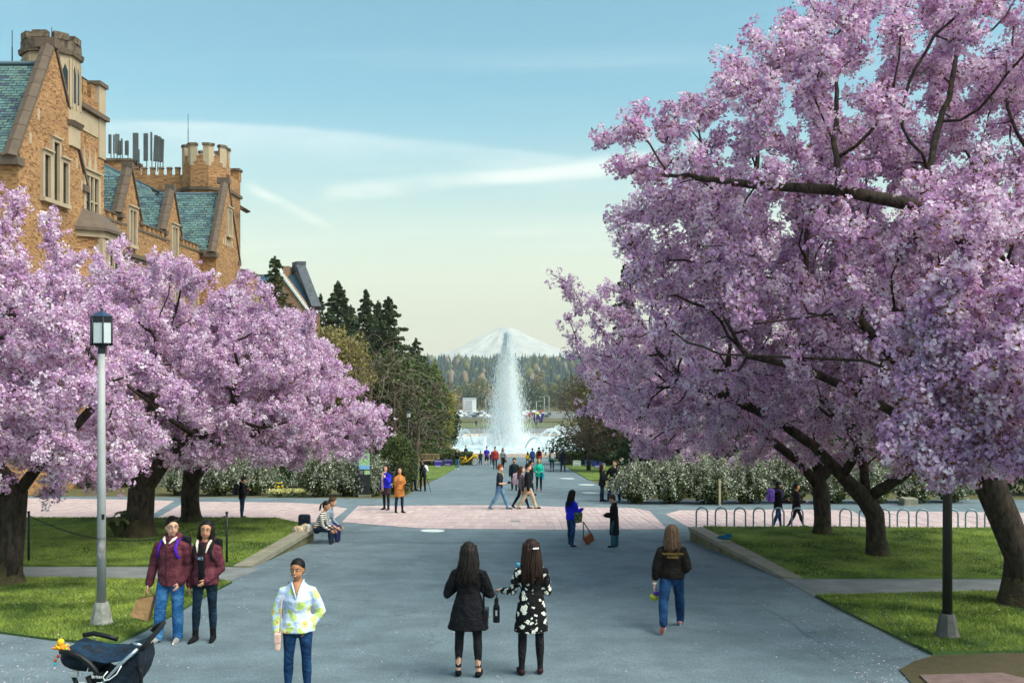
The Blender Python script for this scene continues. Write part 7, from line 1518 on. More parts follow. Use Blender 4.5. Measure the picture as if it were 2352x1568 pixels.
I = PEOPLE['b']; _T = lambda *a: I['S'](I['Tl'](*a)); lettering('z(r)', .06, mat('pale_print', '#a9c4e0', var=0), I['ob'], Matrix.Translation(_T(-.004, .121, .185)) @ Matrix.Rotation(R(180), 4, 'Z') @ Matrix.Rotation(R(90), 4, 'X'))
detail('c', 'neckline_skin', lambda b, T, H, h: b.tube([T(0, .040, .312), T(0, .058, .29), T(0, .080, .25), T(0, .0925, .212)], [(.03 * H, .01 * H), (.026 * H, .01 * H), (.014 * H, .008 * H), (.003 * H, .004 * H)], 10), SKIN['brown'])
for s in (-1, 1): detail('c', 'collar', lambda b, T, H, h: b.capsule([T(s * .044, -.01, .318), T(s * .036, .048, .302), T(s * .018, .083, .255), T(s * .004, .097, .212)], [.006 * H, .007 * H, .006 * H, .004 * H], 8), pattern('blouse_print', 'blouse')); detail('c', 'earring', lambda b, T, H, h: b.ell(h(s * .047, .002, -.028), (.006, .006, .006), 8, 6), M_WHITE)
detail('e', 'hair_clip', lambda b, T, H, h: b.capsule([h(-.018, -.078, .012), h(.018, -.078, .012)], .007 * H, 8), mat('pearl', '#e9e4da', rough=.3, var=.05))
detail('f', 'watch', lambda b, T, H, h: b.ell(PEOPLE['f']['M'].inverted() @ PEOPLE['f']['wr'][0], (.034, .034, .016), 12, 8), M_WHITE)
I = PEOPLE['f']; _T = lambda *a: I['S'](I['Tl'](*a)); M_GPR = mat('gold_print', '#b08a3e', var=.1)
jk = [c for c in I['ob'].children if c.name.startswith('sweatshirt')][0]
for i, tx in enumerate(('WASHINGTON', 'HUSKIES')): lettering(tx, .047, M_GPR, I['ob'], Matrix.Translation(_T(.004, -.088, .215 - i * .032)) @ Matrix.Rotation(R(90), 4, 'X'), target=None)
detail('j', 'scarf', lambda b, T, H, h: b.tube([T(-.03, .03, .325), T(.03, .07, .30), T(.035, .095, .20), T(.03, .095, .05), T(.035, .09, -.1)], [(.02 * H, .012 * H), (.024 * H, .012 * H), (.022 * H, .01 * H), (.024 * H, .009 * H), (.028 * H, .008 * H)], 10), pattern('scarf_print', 'scarf'))
detail('q', 'beard', lambda b, T, H, h: b.ell(h(0, .022, -.042), (.036 * H, .034 * H, .024 * H), 14, 8), mat('hair_17100c', '#17100c'))
detail('p', 'camera_strap', lambda b, T, H, h: b.tube([T(-.04, -.02, .31), T(-.035, .065, .27), T(0, .095, .19), T(.035, .065, .27), T(.04, -.02, .31)], .006 * H, 6), mat('yellow_strap', '#d6a22c', var=.1))
def strap_pts(key, pts, o, rz_):
    I = PEOPLE[key]; Mi = (Matrix.Translation(o) @ Matrix.Rotation(rz_, 4, 'Z')).inverted(); return [Mi @ I['T'](*p) for p in pts]
def shoulder_bag(key, side, lab, m, size, drop, strapm, fwd=.03, grp=None, name='shoulder_bag'):
    I = PEOPLE[key]; o = I['T'](side * .115, fwd, drop); t = thing(name, lab, 'bag', o, I['rz'], grp); w, h_, d = size
    MB().bbox((-d / 2 + side * .03, -w / 2, -h_), (d / 2 + side * .03, w / 2, 0), .02).build('body', m, t); MB().bbox((-d / 2 - .006 + side * .03, -w / 2 - .004, -h_ * .55), (d / 2 + .006 + side * .03, w / 2 + .004, .006), .012).build('flap', m, t)
    MB().bbox((side * (d / 2 + .006) + side * .03 - .008, -.02, -h_ * .6), (side * (d / 2 + .006) + side * .03 + .008, .02, -h_ * .48), .004).build('clasp', M_GOLD, t)
    pts = strap_pts(key, [(side * .118, fwd - .03, drop), (side * .112, -.03, .15), (side * .07, -.02, .305), (side * .112, .05, .17), (side * .118, fwd + .03, drop)], o, I['rz']); MB().tube(pts, [(.008, .004)] * 5, 6).build('strap', strapm, t); return t
shoulder_bag('c', 1, 'small pink shoulder bag at the hip of the woman in pastel blouse', M_PINKL_, (.17, .19, .06), -.045, M_PINKL_, .07)
shoulder_bag('d', 1, 'small black shoulder bag hanging beside the woman in black', M_BLKL, (.16, .22, .05), -.02, M_BLKL, -.01)
shoulder_bag('l', 1, 'green patterned bag hanging from the shoulder of the woman in royal blue', pattern('camo_print', 'camo'), (.2, .26, .1), .08, pattern('camo_print', 'camo'), .04)
shoulder_bag('u', -1, 'turquoise cloth bag beside the woman in the teal raincoat', cloth('#2fb4cc'), (.28, .3, .08), .02, cloth('#2fb4cc'), .04)
shoulder_bag('ff', -1, 'brown handbag of the woman in grey blouse near the pool', M_LEATHER, (.26, .22, .1), -.1, M_LEATHER, .03)
# black bottle and blue cup of the woman in the floral dress
I = PEOPLE['e']; h = I['hand'][0]; t = thing('water_bottle', 'black water bottle dangling from the hand of the woman in floral dress', 'bottle', h + Vector((-.02, 0, -.05)))
MB().lathe([(.001, -.36), (.042, -.36), (.044, -.34), (.044, -.17), (.03, -.13), (.024, -.12), (.024, -.07), (.02, -.05), (.001, -.05)], 16, cap=False).build('body', M_BLKL, t); MB().lathe([(.026, -.115), (.028, -.11), (.028, -.075), (.026, -.07)], 14).build('cap', M_DARKM, t); MB().tube([(0, 0, -.05), (.012, 0, .02), (0, 0, .05), (-.012, 0, .02), (0, 0, -.05)], .004, 5).build('loop', M_DARKM, t)
MB().box((-.012, -.0455, -.27), (.012, -.0435, -.2)).build('print', M_WHITE, t)
h = I['hand'][1]; t = thing('travel_cup', 'blue travel cup held up by the woman in floral dress', 'cup', (XY(1194, h.y) - .01, h.y - .02, ZZ(1305, h.y))); MB().lathe([(.001, -.07), (.03, -.07), (.038, .03), (.001, .03)], 14, cap=False).build('body', mat('blue_cup', '#2f6f9c', var=.1), t); MB().lathe([(.041, .03), (.041, .05), (.036, .07), (.001, .07)], 14, cap=False).build('lid', mat('pale_blue_lid', '#5fa6cc', var=.1), t)
h = PEOPLE['f']['hand'][0]; t = thing('flower_bunch', 'yellow green and purple bundle in the hand of the woman walking away', 'bundle', h + Vector((0, .02, -.05)))
b = MB(); b.ell((.0, 0, -.09), (.075, .045, .05), 12, 8, Matrix.Rotation(R(25), 3, 'Y')); b.ell((.13, 0, -.03), (.07, .045, .045), 12, 8, Matrix.Rotation(R(-45), 3, 'Y')); b.build('shoe_pair', mat('lime_cloth', '#a9a83a', var=.2, vscale=20, bump=.4), t); b = MB(); b.ell((.04, -.01, -.03), (.06, .04, .03), 12, 8); b.ell((.12, -.02, .0), (.05, .035, .03), 12, 8, Matrix.Rotation(R(-45), 3, 'Y')); b.build('purple_cloth', mat('purple_cloth', '#5a2f96', var=.15), t); MB().tube([(.02, 0, -.02), (0, 0, .05), (.09, 0, 0)], .006, 5).build('cord', mat('purple_cloth', '#5a2f96'), t)
def gadget(name, lab, cat, p, size, m, rz_=0, tilt=0): 
    t = thing(name, lab, cat, p, rz_); MB().bbox([-q / 2 for q in size], [q / 2 for q in size], min(size) * .3, Matrix.Rotation(R(tilt), 4, 'X')).build('body', m, t); return t
h = PEOPLE['l']['hand'][0]; gadget('phone', 'white phone held by the woman in royal blue', 'phone', h + Vector((.04, .02, .06)), (.075, .012, .15), M_WHITE, R(-50), -25)
for k, l in (('k', 'black camera held by the woman in the tan coat'), ('p', 'black camera in the hand of the man in navy tee'), ('v', 'black camera at the face of the photographer')):
    h = (PEOPLE[k]['hand'][0] + PEOPLE[k]['hand'][1]) / 2 if k == 'v' else PEOPLE[k]['hand'][0 if k == 'k' else 1]; t = gadget('camera', l, 'camera', h + Vector((0, -.02, .03)), (.14, .08, .10), M_BLKL, PEOPLE[k]['rz']); MB().tube([(0, .03, 0), (0, .13, 0)], .035, 12).build('lens', M_DARKM, t)
h = (PEOPLE['g']['hand'][0] + PEOPLE['g']['hand'][1]) / 2; gadget('phone', 'dark phone held by the man by the left shrubs', 'phone', h + Vector((0, 0, .04)), (.075, .01, .14), M_DARKM, R(-60), -25)
# tripod
x, y = G(975, 1128); t = thing('tripod', 'black camera tripod in front of the photographer', 'tripod', (x, y - .35, gz(y)))
for a in (200, 330, 80): MB().tube([(0, 0, 1.25), (math.cos(R(a)) * .42, math.sin(R(a)) * .42, 0)], [.016, .011], 6).build('leg', M_DARKM, t)
MB().tube([(0, 0, .9), (0, 0, 1.45)], .018, 6).build('column', M_DARKM, t); MB().bbox((-.05, -.05, 1.43), (.05, .05, 1.52), .01).build('head', M_DARKM, t)
# brown bag on its strap by the royal blue sweater
x, y = G(1357, 1249); t = thing('leather_bag', 'brown leather bag swinging low on a long dark strap', 'bag', (x, y, gz(y) + .03), R(20)); M_ = Matrix.Rotation(R(-28), 4, 'Y')
MB().bbox((-.13, -.06, .02), (.13, .06, .24), .03, M_).build('body', M_LEATHER, t); MB().bbox((-.135, -.068, .12), (.135, .066, .25), .02, M_).build('flap', M_LEATHER, t); hh = t.matrix_basis.inverted() @ (PEOPLE['l']['hand'][1] + Vector((0, 0, -.35)))
for sx in (-.12, .12): p0 = M_ @ Vector((sx, 0, .22)); MB().tube([p0, p0.lerp(hh, .5), hh], [(.014, .004)] * 3, 6).build('strap', M_BLKL, t)
# things beside the seated couple, cloth on the wall
x, y = XY(700, 27.3), 27.3; t = thing('backpack', 'dark backpack resting on grass beside the seated couple', 'backpack', (x, y, zL(x, y) + .05)); MB().bbox((-.17, -.12, 0), (.15, .12, .46), .07).build('body', cloth('#1c2530'), t); MB().bbox((-.12, -.18, .03), (.1, -.1, .24), .03).build('pocket', cloth('#1c2530'), t)
x, y = XY(694, 26.7), 26.7; t = thing('cloth_bundle', 'crumpled patterned jacket and cream bag behind the seated couple', 'clothes', (x, y, zL(x, y) + .05)); b = MB(); b.ell((-.08, 0, .1), (.2, .16, .13), 12, 8); b.ell((.06, .05, .16), (.12, .12, .12), 12, 8); o = b.build('jacket', pattern('scarf_print', 'scarf'), t); fuse(o, .02, 2, .06); b = MB(); b.ell((.18, -.05, .14), (.08, .1, .15), 12, 8); o = b.build('cream_bag', M_CREAM, t); fuse(o, .02, 2, .03)
x, y = XY(1664, 24.6), 24.6; t = thing('blue_cloth', 'crumpled blue cloth lying on the right low wall', 'cloth', (x, y, gz(y) + .33)); b = MB(); b.ell((0, 0, .05), (.2, .12, .05), 12, 8); b.ell((.1, .03, .08), (.1, .09, .08), 12, 8); o = b.build('cloth', cloth('#1f5f7a'), t); fuse(o, .015, 2, .07)
# ------------------------------------------------------------------ street furniture
M_POST = mat('painted_grey_post', '#b4b3b4', rough=.6, var=.12, vscale=3, col2='#9f9d9c', bump=.1, bscale=40); M_OPAL = mat('opal_glass', '#dfe6e8', rough=.35, var=.04, transl=.3); M_LANT = mat('lantern_bronze', '#2f3136', rough=.45, var=.15, metal=.3); M_POSTD = mat('dark_bronze_post', '#37342f', rough=.5, var=.2, vscale=5, metal=.2); M_BASEC = mat('aggregate_base', '#8b8a84', var=.2, vscale=12, col2='#a5a39c', bump=.4, bscale=60)
def lamp(px, D, zb, Hh, mp, mb_, lab, grp, dirt=False, s=1.0):
    t = thing('lamp_post', lab, 'lamp post', (XY(px, D), D, zb), 0, grp)
    def ngon(r0, r1, z0, z1, n, mm, nm, par=t, rot=0):
        b = MB(); b.add([(r * math.cos(rot + math.tau * k / n), r * math.sin(rot + math.tau * k / n), z) for r, z in ((r0, z0), (r1, z1)) for k in range(n)], [tuple(range(n))[::-1], tuple(range(n, 2 * n))] + [(k, (k + 1) % n, n + (k + 1) % n, n + k) for k in range(n)]); return b.build(nm, mm, par)
    ngon(.175, .155, 0, .06, 8, mb_, 'foot', rot=R(22.5)); ngon(.155, .115, .06, .27, 8, mb_, 'base', rot=R(22.5)); ngon(.118, .098, .27, .33, 8, mb_, 'base_cap', rot=R(22.5))
    MB().tube([(0, 0, .32), (0, 0, Hh * .5), (0, 0, Hh - .66)], [.07, .062, .054], 20).build('pole', mp, t)
    if dirt: MB().tube([(-.003, -.004, 1.02), (-.003, -.004, 1.34)], [.0685, .068], 20, cap=False).build('paint_patch', mat('smeared_paint', '#6f6d6c', var=.35, vscale=10, col2='#a3a1a0'), t); MB().box((.03, -.067, 1.62), (.07, -.057, 1.7)).build('sticker', M_DARKM, t)
    L = thing('lantern', None, None, (0, 0, 0)); L.parent = t; z0 = Hh - .68
    ngon(.06, .05, z0, z0 + .1, 8, M_LANT, 'neck', L); ngon(.07, .165, z0 + .1, z0 + .16, 6, M_LANT, 'tray', L)
    for k in range(6):
        a0 = math.tau * k / 6; a1 = math.tau * (k + 1) / 6; r = .158; p0 = Vector((r * math.cos(a0), r * math.sin(a0), 0)); p1 = Vector((r * math.cos(a1), r * math.sin(a1), 0)); b = MB(); n_ = ((p0 + p1) / 2).normalized(); q0 = p0.lerp(p1, .08); q1 = p0.lerp(p1, .92)
        b.prism([q0 + Vector((0, 0, z0 + .165)), q1 + Vector((0, 0, z0 + .165)), q1 + Vector((0, 0, z0 + .48)), q0 + Vector((0, 0, z0 + .48))], -n_ * .01); b.build('pane', M_OPAL, L)
        b = MB(); b.tube([p0 * 1.03 + Vector((0, 0, z0 + .12)), p0 * 1.03 + Vector((0, 0, z0 + .57))], .013, 6); b.build('bar', M_LANT, L)
    ngon(.166, .172, z0 + .482, z0 + .575, 6, M_LANT, 'band', L); ngon(.18, .022, z0 + .576, z0 + .665, 6, mat('blue_cap', '#3a4a66', rough=.4, var=.1, metal=.3), 'roof', L); MB().ell((0, 0, z0 + .68), (.018, .018, .025), 8, 6).build('finial', M_LANT, L)
    return t
LG = 'lantern posts along the path'
lamp(233, 15.45, gz(15.45) + .05, 4.86, M_POST, M_BASEC, 'pale grey lamp post with six sided lantern on the left lawn', LG, True)
lamp(2176, 14.5, gz(14.5) + .05, 4.86, M_POSTD, mat('dark_base', '#5d5a55', var=.2, vscale=12, bump=.3, bscale=60), 'dark lamp post rising into the blossoms on the right lawn', LG)
lamp(938, 80, gz(80), 4.5, M_POSTD, M_BASEC, 'distant dark lamp post beside the left hedge', LG); lamp(1387, 79, gz(79), 4.5, M_POSTD, M_BASEC, 'distant dark lamp post behind the right yard signs', LG)
# chain fence
def post(px, D, lab):
    x = XY(px, D); t = thing('chain_post', lab, 'post', (x, D, zL(x, D) + .02), 0, 'posts of the chain fence'); MB().tube([(0, 0, -.05), (0, 0, 1.12)], .026, 10).build('shaft', M_DARKM, t); MB().tube([(0, 0, 1.12), (0, 0, 1.16)], .032, 10).build('cap', M_DARKM, t); return t
post(521, 22.4, 'thin black chain post beside the woman in maroon'); post(66, 22.5, 'thin black chain post beside the leftmost cherry trunk')
ch = thing('chain', 'black chain sagging between two posts across the left lawn', 'chain', (XY(290, 22.45), 22.45, zL(-8, 22.4))); x0, x1 = XY(66, 22.5), XY(521, 22.4); n_ = 76; zt = zL(-8, 22.4) + 1.1
lk = MB(); lk.tube([(.034 * math.cos(a), 0, .017 * math.sin(a)) for a in [k * math.tau / 10 for k in range(11)]], .007, 4, cap=False); lme = lk.mesh('link'); lme.materials.append(M_DARKM)
for i in range(n_):
    k = (i + .5) / n_; s = 2 * k - 1; o = bpy.data.objects.new('link', lme); COL.objects.link(o); o.parent = ch; o.location = Vector((x0 + (x1 - x0) * k, 22.45, zt - .58 * (1 - s * s))) - ch.location; sl = math.atan2(.58 * 2 * s * 2 / (x1 - x0), 1); o.rotation_euler = (R(90) * (i % 2), -sl, 0)
# bike racks
M_RACK = mat('galvanised_rack', '#7f9094', rough=.45, var=.12, metal=.5)
def rack_mesh():
    b = MB(); pts = [(-.165, 0, -.1), (-.165, 0, .58)] + [(-.165 * math.cos(a), 0, .58 + .165 * math.sin(a)) for a in [math.pi * k / 10 for k in range(1, 10)]] + [(.165, 0, .58), (.165, 0, -.1)]; b.tube(pts, .024, 8, cap=False); m_ = b.mesh('hoop'); m_.materials.append(M_RACK); return m_
RM = rack_mesh(); ordn = ['first', 'second', 'third', 'fourth', 'fifth', 'sixth', 'seventh', 'eighth', 'ninth', 'tenth', 'eleventh', 'twelfth', 'thirteenth', 'fourteenth', 'fifteenth']
for i, cx in enumerate((232, 358, 482, 608, 735, 860, 1178, 1305, 1430, 1556, 1682, 1880, 2005, 2132, 2246)):
    px = (2500 + cx / 1.755) * .6125; D = 29.3 - .0014 * (px - 1612); t = thing('bike_rack', '%s steel bike hoop counting from the low wall' % ordn[i], 'bike rack', (XY(px, D), D, gz(D) + .01), 0, 'row of steel bike hoops'); mobj('hoop', RM, t)
    for s in (-.165, .165): MB().lathe([(.05, 0), (.05, .012), (.03, .02)], 10, (s, 0, 0)).build('flange', M_RACK, t)
# map kiosk
x, y = G(838, 1141); t = thing('map_kiosk', 'dark upright map kiosk with coloured campus map', 'kiosk', (x, y, gz(y)), R(-4)); M_KI = mat('kiosk_black', '#2b2d2f', rough=.5, var=.15); 
MB().bbox((-.27, -.14, 0), (.27, .14, .12), .01).build('plinth', M_CONC, t); MB().bbox((-.25, -.09, .12), (.25, .09, 2.22), .012).build('panel', M_KI, t); MB().box((-.24, -.098, 1.25), (.24, -.092, 1.98)).build('map', mat('campus_map', '#b9d3c0', var=.1, vscale=14, col2='#8fc06a', detail=2, blo=.45, bhi=.55), t)
MB().box((-.24, -.1005, 1.26), (.24, -.0985, 1.42)).build('map_water', mat('map_water', '#7fb4dc', var=.1), t); MB().lathe([(.001, 0), (.03, 0), (.03, .003), (.001, .003)], 10, cap=False).build('map_marker', mat('map_red', '#c0392b', var=0), t, (-.04, -.102, 1.66)).rotation_euler = (R(90), 0, 0)
MB().box((0, -.098, 1.02), (.24, -.092, 1.2)).build('inset_map', mat('inset_map', '#cfe2b8', var=.1, vscale=18, col2='#8fc06a', blo=.45, bhi=.55), t)
for i in range(5): MB().box((-.22, -.098, 1.04 + i * .035), (-.05, -.092, 1.05 + i * .035)).build('text_line', M_POLE, t)
MB().box((-.2, -.098, 2.03), (.2, -.092, 2.06)).box((-.2, -.098, 2.1), (.12, -.092, 2.13)).build('heading', M_POLE, t); lettering('W', .12, mat('gold_letter', '#c9a24a', var=0), t, Matrix.Translation((.16, -.094, 2.12)) @ Matrix.Rotation(R(90), 4, 'X'))
# hydrant
x, y = XY(642, 45.0), 44.9; t = thing('fire_hydrant', 'dark green fire hydrant with yellow caps before the white shrubs', 'fire hydrant', (x, y, gz(y))); M_HG = mat('hydrant_green', '#244a38', rough=.5, var=.15); M_HY = mat('hydrant_yellow', '#d6b12e', rough=.5, var=.12)
MB().lathe([(.15, 0), (.15, .04), (.1, .06), (.1, .5), (.13, .52), (.13, .56), (.11, .6), (.1, .72), (.05, .8), (.03, .82), (.03, .88), (.001, .88)], 16).build('barrel', M_HG, t); MB().lathe([(.15, .6), (.16, .615), (.16, .64), (.15, .655)], 16).build('flange', M_HY, t)
for a in (-90, 0, 180): q = MB(); q.lathe([(.001, .2), (.035, .2), (.06, .17), (.06, .12), (.045, .1), (.045, 0)], 12, cap=False); q.v = [tuple(Matrix.Rotation(R(a), 3, 'Z') @ Vector((z_, x_, y_ + .46))) for x_, y_, z_ in q.v]; q.build('nozzle_cap', M_HY, t)
MB().tube([(-.12, -.06, .42), (-.06, -.13, .34), (0, -.14, .32), (.06, -.13, .34), (.12, -.06, .42)], .008, 5).build('chain', M_DARKM, t)
# small posts on the right
x, y = XY(1653, 41.8) , 39.6; t = thing('marker_post', 'slim pale wooden marker post before the right shrubs', 'post', (x * y / 41.8, y, gz(y))); MB().bbox((-.04, -.04, 0), (.04, .04, 1.02), .006).build('shaft', mat('pale_timber', '#b8a684', var=.2, vscale=9), t); MB().bbox((-.05, -.05, 1.02), (.05, .05, 1.05), .006).build('cap', mat('pale_timber', '#b8a684'), t)
x, y = G(2087, 1160); t = thing('stone_bollard', 'short square concrete bollard below the right shrubs', 'bollard', (x, y, gz(y))); MB().bbox((-.28, -.28, 0), (.28, .28, .3), .03).build('block', M_CONC, t); MB().bbox((-.32, -.32, 0), (.32, .32, .05), .01).build('foot', M_CONC, t)
# bench
M_TEAK = mat('weathered_teak', '#9a8266', var=.2, vscale=8, stretch=(1, 6, 6)); x = XY(985, 82.5); y = 82.5; t = thing('park_bench', 'weathered slatted wooden bench before the left hedge', 'bench', (x, y, gz(y)))
for i in range(4): MB().box((-.85, -.25 + i * .13, .44), (.85, -.14 + i * .13, .47)).build('seat_slat', M_TEAK, t)
for i in range(15): MB().box((-.80 + i * .114, .26, .5), (-.76 + i * .114, .29, .9)).build('back_slat', M_TEAK, t)
MB().box((-.86, .25, .9), (.86, .3, .98)).build('top_rail', M_TEAK, t)
for sx in (-.85, .79):
    MB().box((sx, -.28, 0), (sx + .06, -.22, .64)).build('leg', M_TEAK, t); MB().box((sx, .24, 0), (sx + .06, .30, .95)).build('leg', M_TEAK, t); MB().box((sx - .005, -.3, .64), (sx + .065, .3, .69)).build('armrest', M_TEAK, t)
# yard signs
def yard_sign(px0, px1, py0, py1, D, c, lab, lines, tc, rz_=0):
    z0, z1 = ZZ(py1, D), ZZ(py0, D); x = XY((px0 + px1) / 2, D); w = (px1 - px0) / F * D; t = thing('yard_sign', lab, 'sign', (x, D, gz(D)), rz_, 'yard signs on the far lawns'); zb = gz(D); h0 = z0 - zb; h1 = z1 - zb
    MB().bbox((-w / 2, -.01, h0), (w / 2, .01, h1), .003).build('board', mat('sign_' + c.strip('#'), c, rough=.5, var=.05), t)
    for s in (-.35, .35): MB().tube([(s * w, .016, -.05), (s * w, .016, h0 + .2)], .006, 5).build('stake', M_POLE, t)
    tm = mat('sign_text_' + tc.strip('#'), tc, var=0)
    for i, (tx, sz) in enumerate(lines): lettering(tx, sz, tm, t, Matrix.Translation((0, -.0125, h1 - .1 - i * .12)) @ Matrix.Rotation(R(90), 4, 'X'))
    for i in range(2): MB().box((-w * .38, -.0125, h0 + .06 + i * .06), (w * .36 - i * .1, -.0105, h0 + .085 + i * .06)).build('text_line', tm, t)
yard_sign(997, 1017, 1056, 1073, 79, '#3d2f8c', 'purple yard sign reading internship beside the bench', [('INTERNSHIP', .11)], '#e6e2f2', R(8)); yard_sign(1020, 1038.5, 1054, 1069, 80.5, '#3d2f8c', 'purple yard sign reading networking nearer the hedge', [('NETWORKING', .105)], '#e6e2f2', R(-14))
yard_sign(1316, 1334, 1057, 1070.5, 80, '#d5ddd9', 'pale yard sign with green print on the right lawn', [('WELCOME', .11)], '#3f6f62', R(-5)); yard_sign(1343, 1362, 1055, 1069, 80, '#35468e', 'blue yard sign with white print, left of two blue ones', [('W', .14)], '#dfe4f2'); yard_sign(1363, 1384, 1058, 1074, 76, '#2e3a80', 'blue yard sign with white print nearest the selfie couple', [('W', .14)], '#dfe4f2', R(6))
# yellow bicycle
M_YB = mat('yellow_bike', '#e8b414', rough=.4, var=.08); x = XY(1074, 82); t = thing('bicycle', 'bright yellow share bicycle parked against the hedge', 'bicycle', (x, 82.9, gz(82.9)), R(4))
for wx in (-.52, .52):
    w = MB(); w.tube([(wx + .33 * math.cos(a), 0, .34 + .33 * math.sin(a)) for a in [k * math.tau / 24 for k in range(25)]], .022, 6, cap=False); wh = w.build('wheel', M_BLKL, t); w = MB()
    for k in range(8): a = k * math.tau / 8; w.tube([(wx, 0, .34), (wx + .31 * math.cos(a), 0, .34 + .31 * math.sin(a))], .006, 4)
    w.build('spokes', M_YB, wh)
    MB().tube([(wx + .38 * math.cos(a), 0, .34 + .38 * math.sin(a)) for a in np.linspace(.3, 2.6, 8)], (.02), 6).build('mudguard', M_YB, t)
MB().tube([(-.52, 0, .34), (-.1, 0, .34), (.42, 0, .82)], .04, 8).tube([(-.1, 0, .34), (-.24, 0, .85)], .035, 8).tube([(-.52, 0, .34), (-.2, 0, .62)], .03, 8).tube([(.52, 0, .34), (.40, 0, 1.0)], .03, 8).build('frame', M_YB, t); MB().ell((-.26, 0, .9), (.14, .07, .04), 10, 6).build('saddle', M_BLKL, t); MB().tube([(.28, -.28, 1.02), (.40, -.1, 1.04), (.40, .1, 1.04), (.28, .28, 1.02)], .016, 6).build('handlebar', M_BLKL, t); MB().bbox((.5, -.16, .72), (.78, .16, .92), .02).build('basket', M_YB, t)
# ------------------------------------------------------------------ pushchair at the lower left
DS = 10.1
def Q(px, py, off=0.0): p = PX(px, py, DS); return Vector((p.x, DS + off, p.z))
so = Vector((XY(255, DS), DS, gz(DS))); st = thing('pushchair', 'black and dark blue pushchair with foam handle and orange toy', 'pushchair', so)
def sp(name, mb, m, parent=st): mb.v = [tuple(Vector(v) - so) for v in mb.v]; return mb.build(name, m, parent)
M_FAB = mat('pushchair_fabric', '#131a24', rough=.85, var=.3, vscale=9, col2='#1f2c3a', bump=.5, bscale=18); M_BLK = mat('blue_blanket', '#0b1c2c', rough=.9, var=.3, vscale=5, col2='#15364f', bump=.7, bscale=10); M_FOAM = mat('foam_grip', '#17191b', rough=.95, var=.1, bump=.5, bscale=120); M_ALU = mat('aluminium', '#c3c9cc', rough=.25, metal=.9, var=.05); M_PLAS = mat('black_plastic', '#121315', rough=.45, var=.1)
for off in (-.24, .24):
    b = MB(); b.tube([Q(326, 1461, off), Q(346, 1450 + (16 if off < 0 else 0), off)], .016, 8); sp('frame_tube', b, M_ALU)
    b = MB(); b.tube([Q(336, 1474, off), Q(296, 1510, off), Q(249, 1559, off), Q(205, 1612, off)], .019, 8); sp('frame_tube', b, M_ALU)
b = MB(); b.tube([Q(330, 1462, .24), Q(345, 1449, .24), Q(360, 1441, .2), Q(369, 1440, .0), Q(366, 1449, -.2), Q(354, 1466, -.25), Q(345, 1476, -.25)], .024, 10); sp('handle_grip', b, M_FOAM)
b = MB(); c = Q(190, 1507); b.ell(c, (.20, .25, .115), 20, 12, Matrix.Rotation(R(8), 3, 'Y')); b.ell(Q(215, 1512), (.2, .24, .11), 18, 12); o = sp('hood', b, M_FAB); fuse(o, .014, 2, .02)
b = MB(); b.tube([Q(166, 1478, -.27), Q(190, 1480, -.28), Q(212, 1488, -.285), Q(232, 1503, -.285), Q(246, 1520, -.28), Q(256, 1540, -.27)], [.026, .028, .03, .03, .028, .024], 8); sp('rim', b, M_PLAS)
b = MB(); b.tube([Q(166, 1474, .26), Q(190, 1470, .27), Q(225, 1478, .27), Q(246, 1484, .27)], .026, 8); sp('rim', b, M_PLAS)
bl = MB(); nu, nv = 12, 7; vv = []
for i in range(nu + 1):
    k = i / nu; px = 172 + k * 158; base = 1474 + 22 * math.sin(k * 2.6) * (1 - .2 * k) - 30 * max(0, k - .62)
    for j in range(nv + 1):
        s = j / nv * 2 - 1; p = Q(px + 6 * noise.noise((i * .6, j * .7, 1)), base + 16 * (s < 0) * -s * k + 5 * noise.noise((i * .8, j * .9, 3)), s * -.25 * -1); vv.append(p)
bl.add(vv, [(i * (nv + 1) + j, (i + 1) * (nv + 1) + j, (i + 1) * (nv + 1) + j + 1, i * (nv + 1) + j + 1) for i in range(nu) for j in range(nv)], True); o = sp('blanket', bl, M_BLK); m_ = o.modifiers.new('s', 'SOLIDIFY'); m_.thickness = .02; m_ = o.modifiers.new('ss', 'SUBSURF'); m_.levels = 2; m_.render_levels = 2; PEND.append(o)
b = MB(); pr = [Q(338, 1482), Q(318, 1494), Q(276, 1528), Q(250, 1540), Q(232, 1530), Q(222, 1545), Q(244, 1585), Q(276, 1600), Q(306, 1580), Q(330, 1548), Q(341, 1515)]; b.prism([p + Vector((0, -.2, 0)) for p in pr], (0, .4, 0)); o = sp('seat', b, M_FAB); fuse(o, .018, 4, .03)
b = MB(); b.tube([Q(334, 1512, -.22), Q(345, 1530, -.24), Q(344, 1556, -.24), Q(346, 1600, -.24)], [(.02, .004)] * 4, 6); sp('safety_strap', b, M_BLKL)
b = MB(); b.bbox(Q(243, 1540, -.31), Q(262, 1525, -.24), .01); bo = sp('hub_cover', b, M_PLAS); 
b = MB(); b.tube([Q(226, 1534, -.25), Q(238, 1562, -.25), Q(246, 1600, -.25)], .03, 8); sp('side_frame', b, M_PLAS)
b = MB(); b.tube([Q(184, 1526, -.2), Q(196, 1556, -.2), Q(214, 1600, -.2)], .022, 8); sp('front_frame', b, M_PLAS); b = MB(); b.bbox(Q(181, 1537, -.26), Q(202, 1524, -.2), .012); sp('foot_plate', b, mat('grey_plastic', '#9aa0a2', rough=.5, var=.08))
b = MB(); b.tube([Q(302, 1510, -.26), Q(292, 1528, -.27), Q(276, 1540, -.275), Q(266, 1542, -.275), Q(262, 1534, -.275), Q(272, 1522, -.27)], .006, 6); sp('white_piping', b, M_WHITE); b = MB(); b.tube([Q(212, 1529, -.26), Q(226, 1523, -.27), Q(229, 1513, -.27)], .006, 6); sp('white_piping', b, M_WHITE)
b = MB(); b.bbox(Q(249, 1552, -.30), Q(262, 1545, -.28), .006); sp('label_patch', b, M_WHITE)
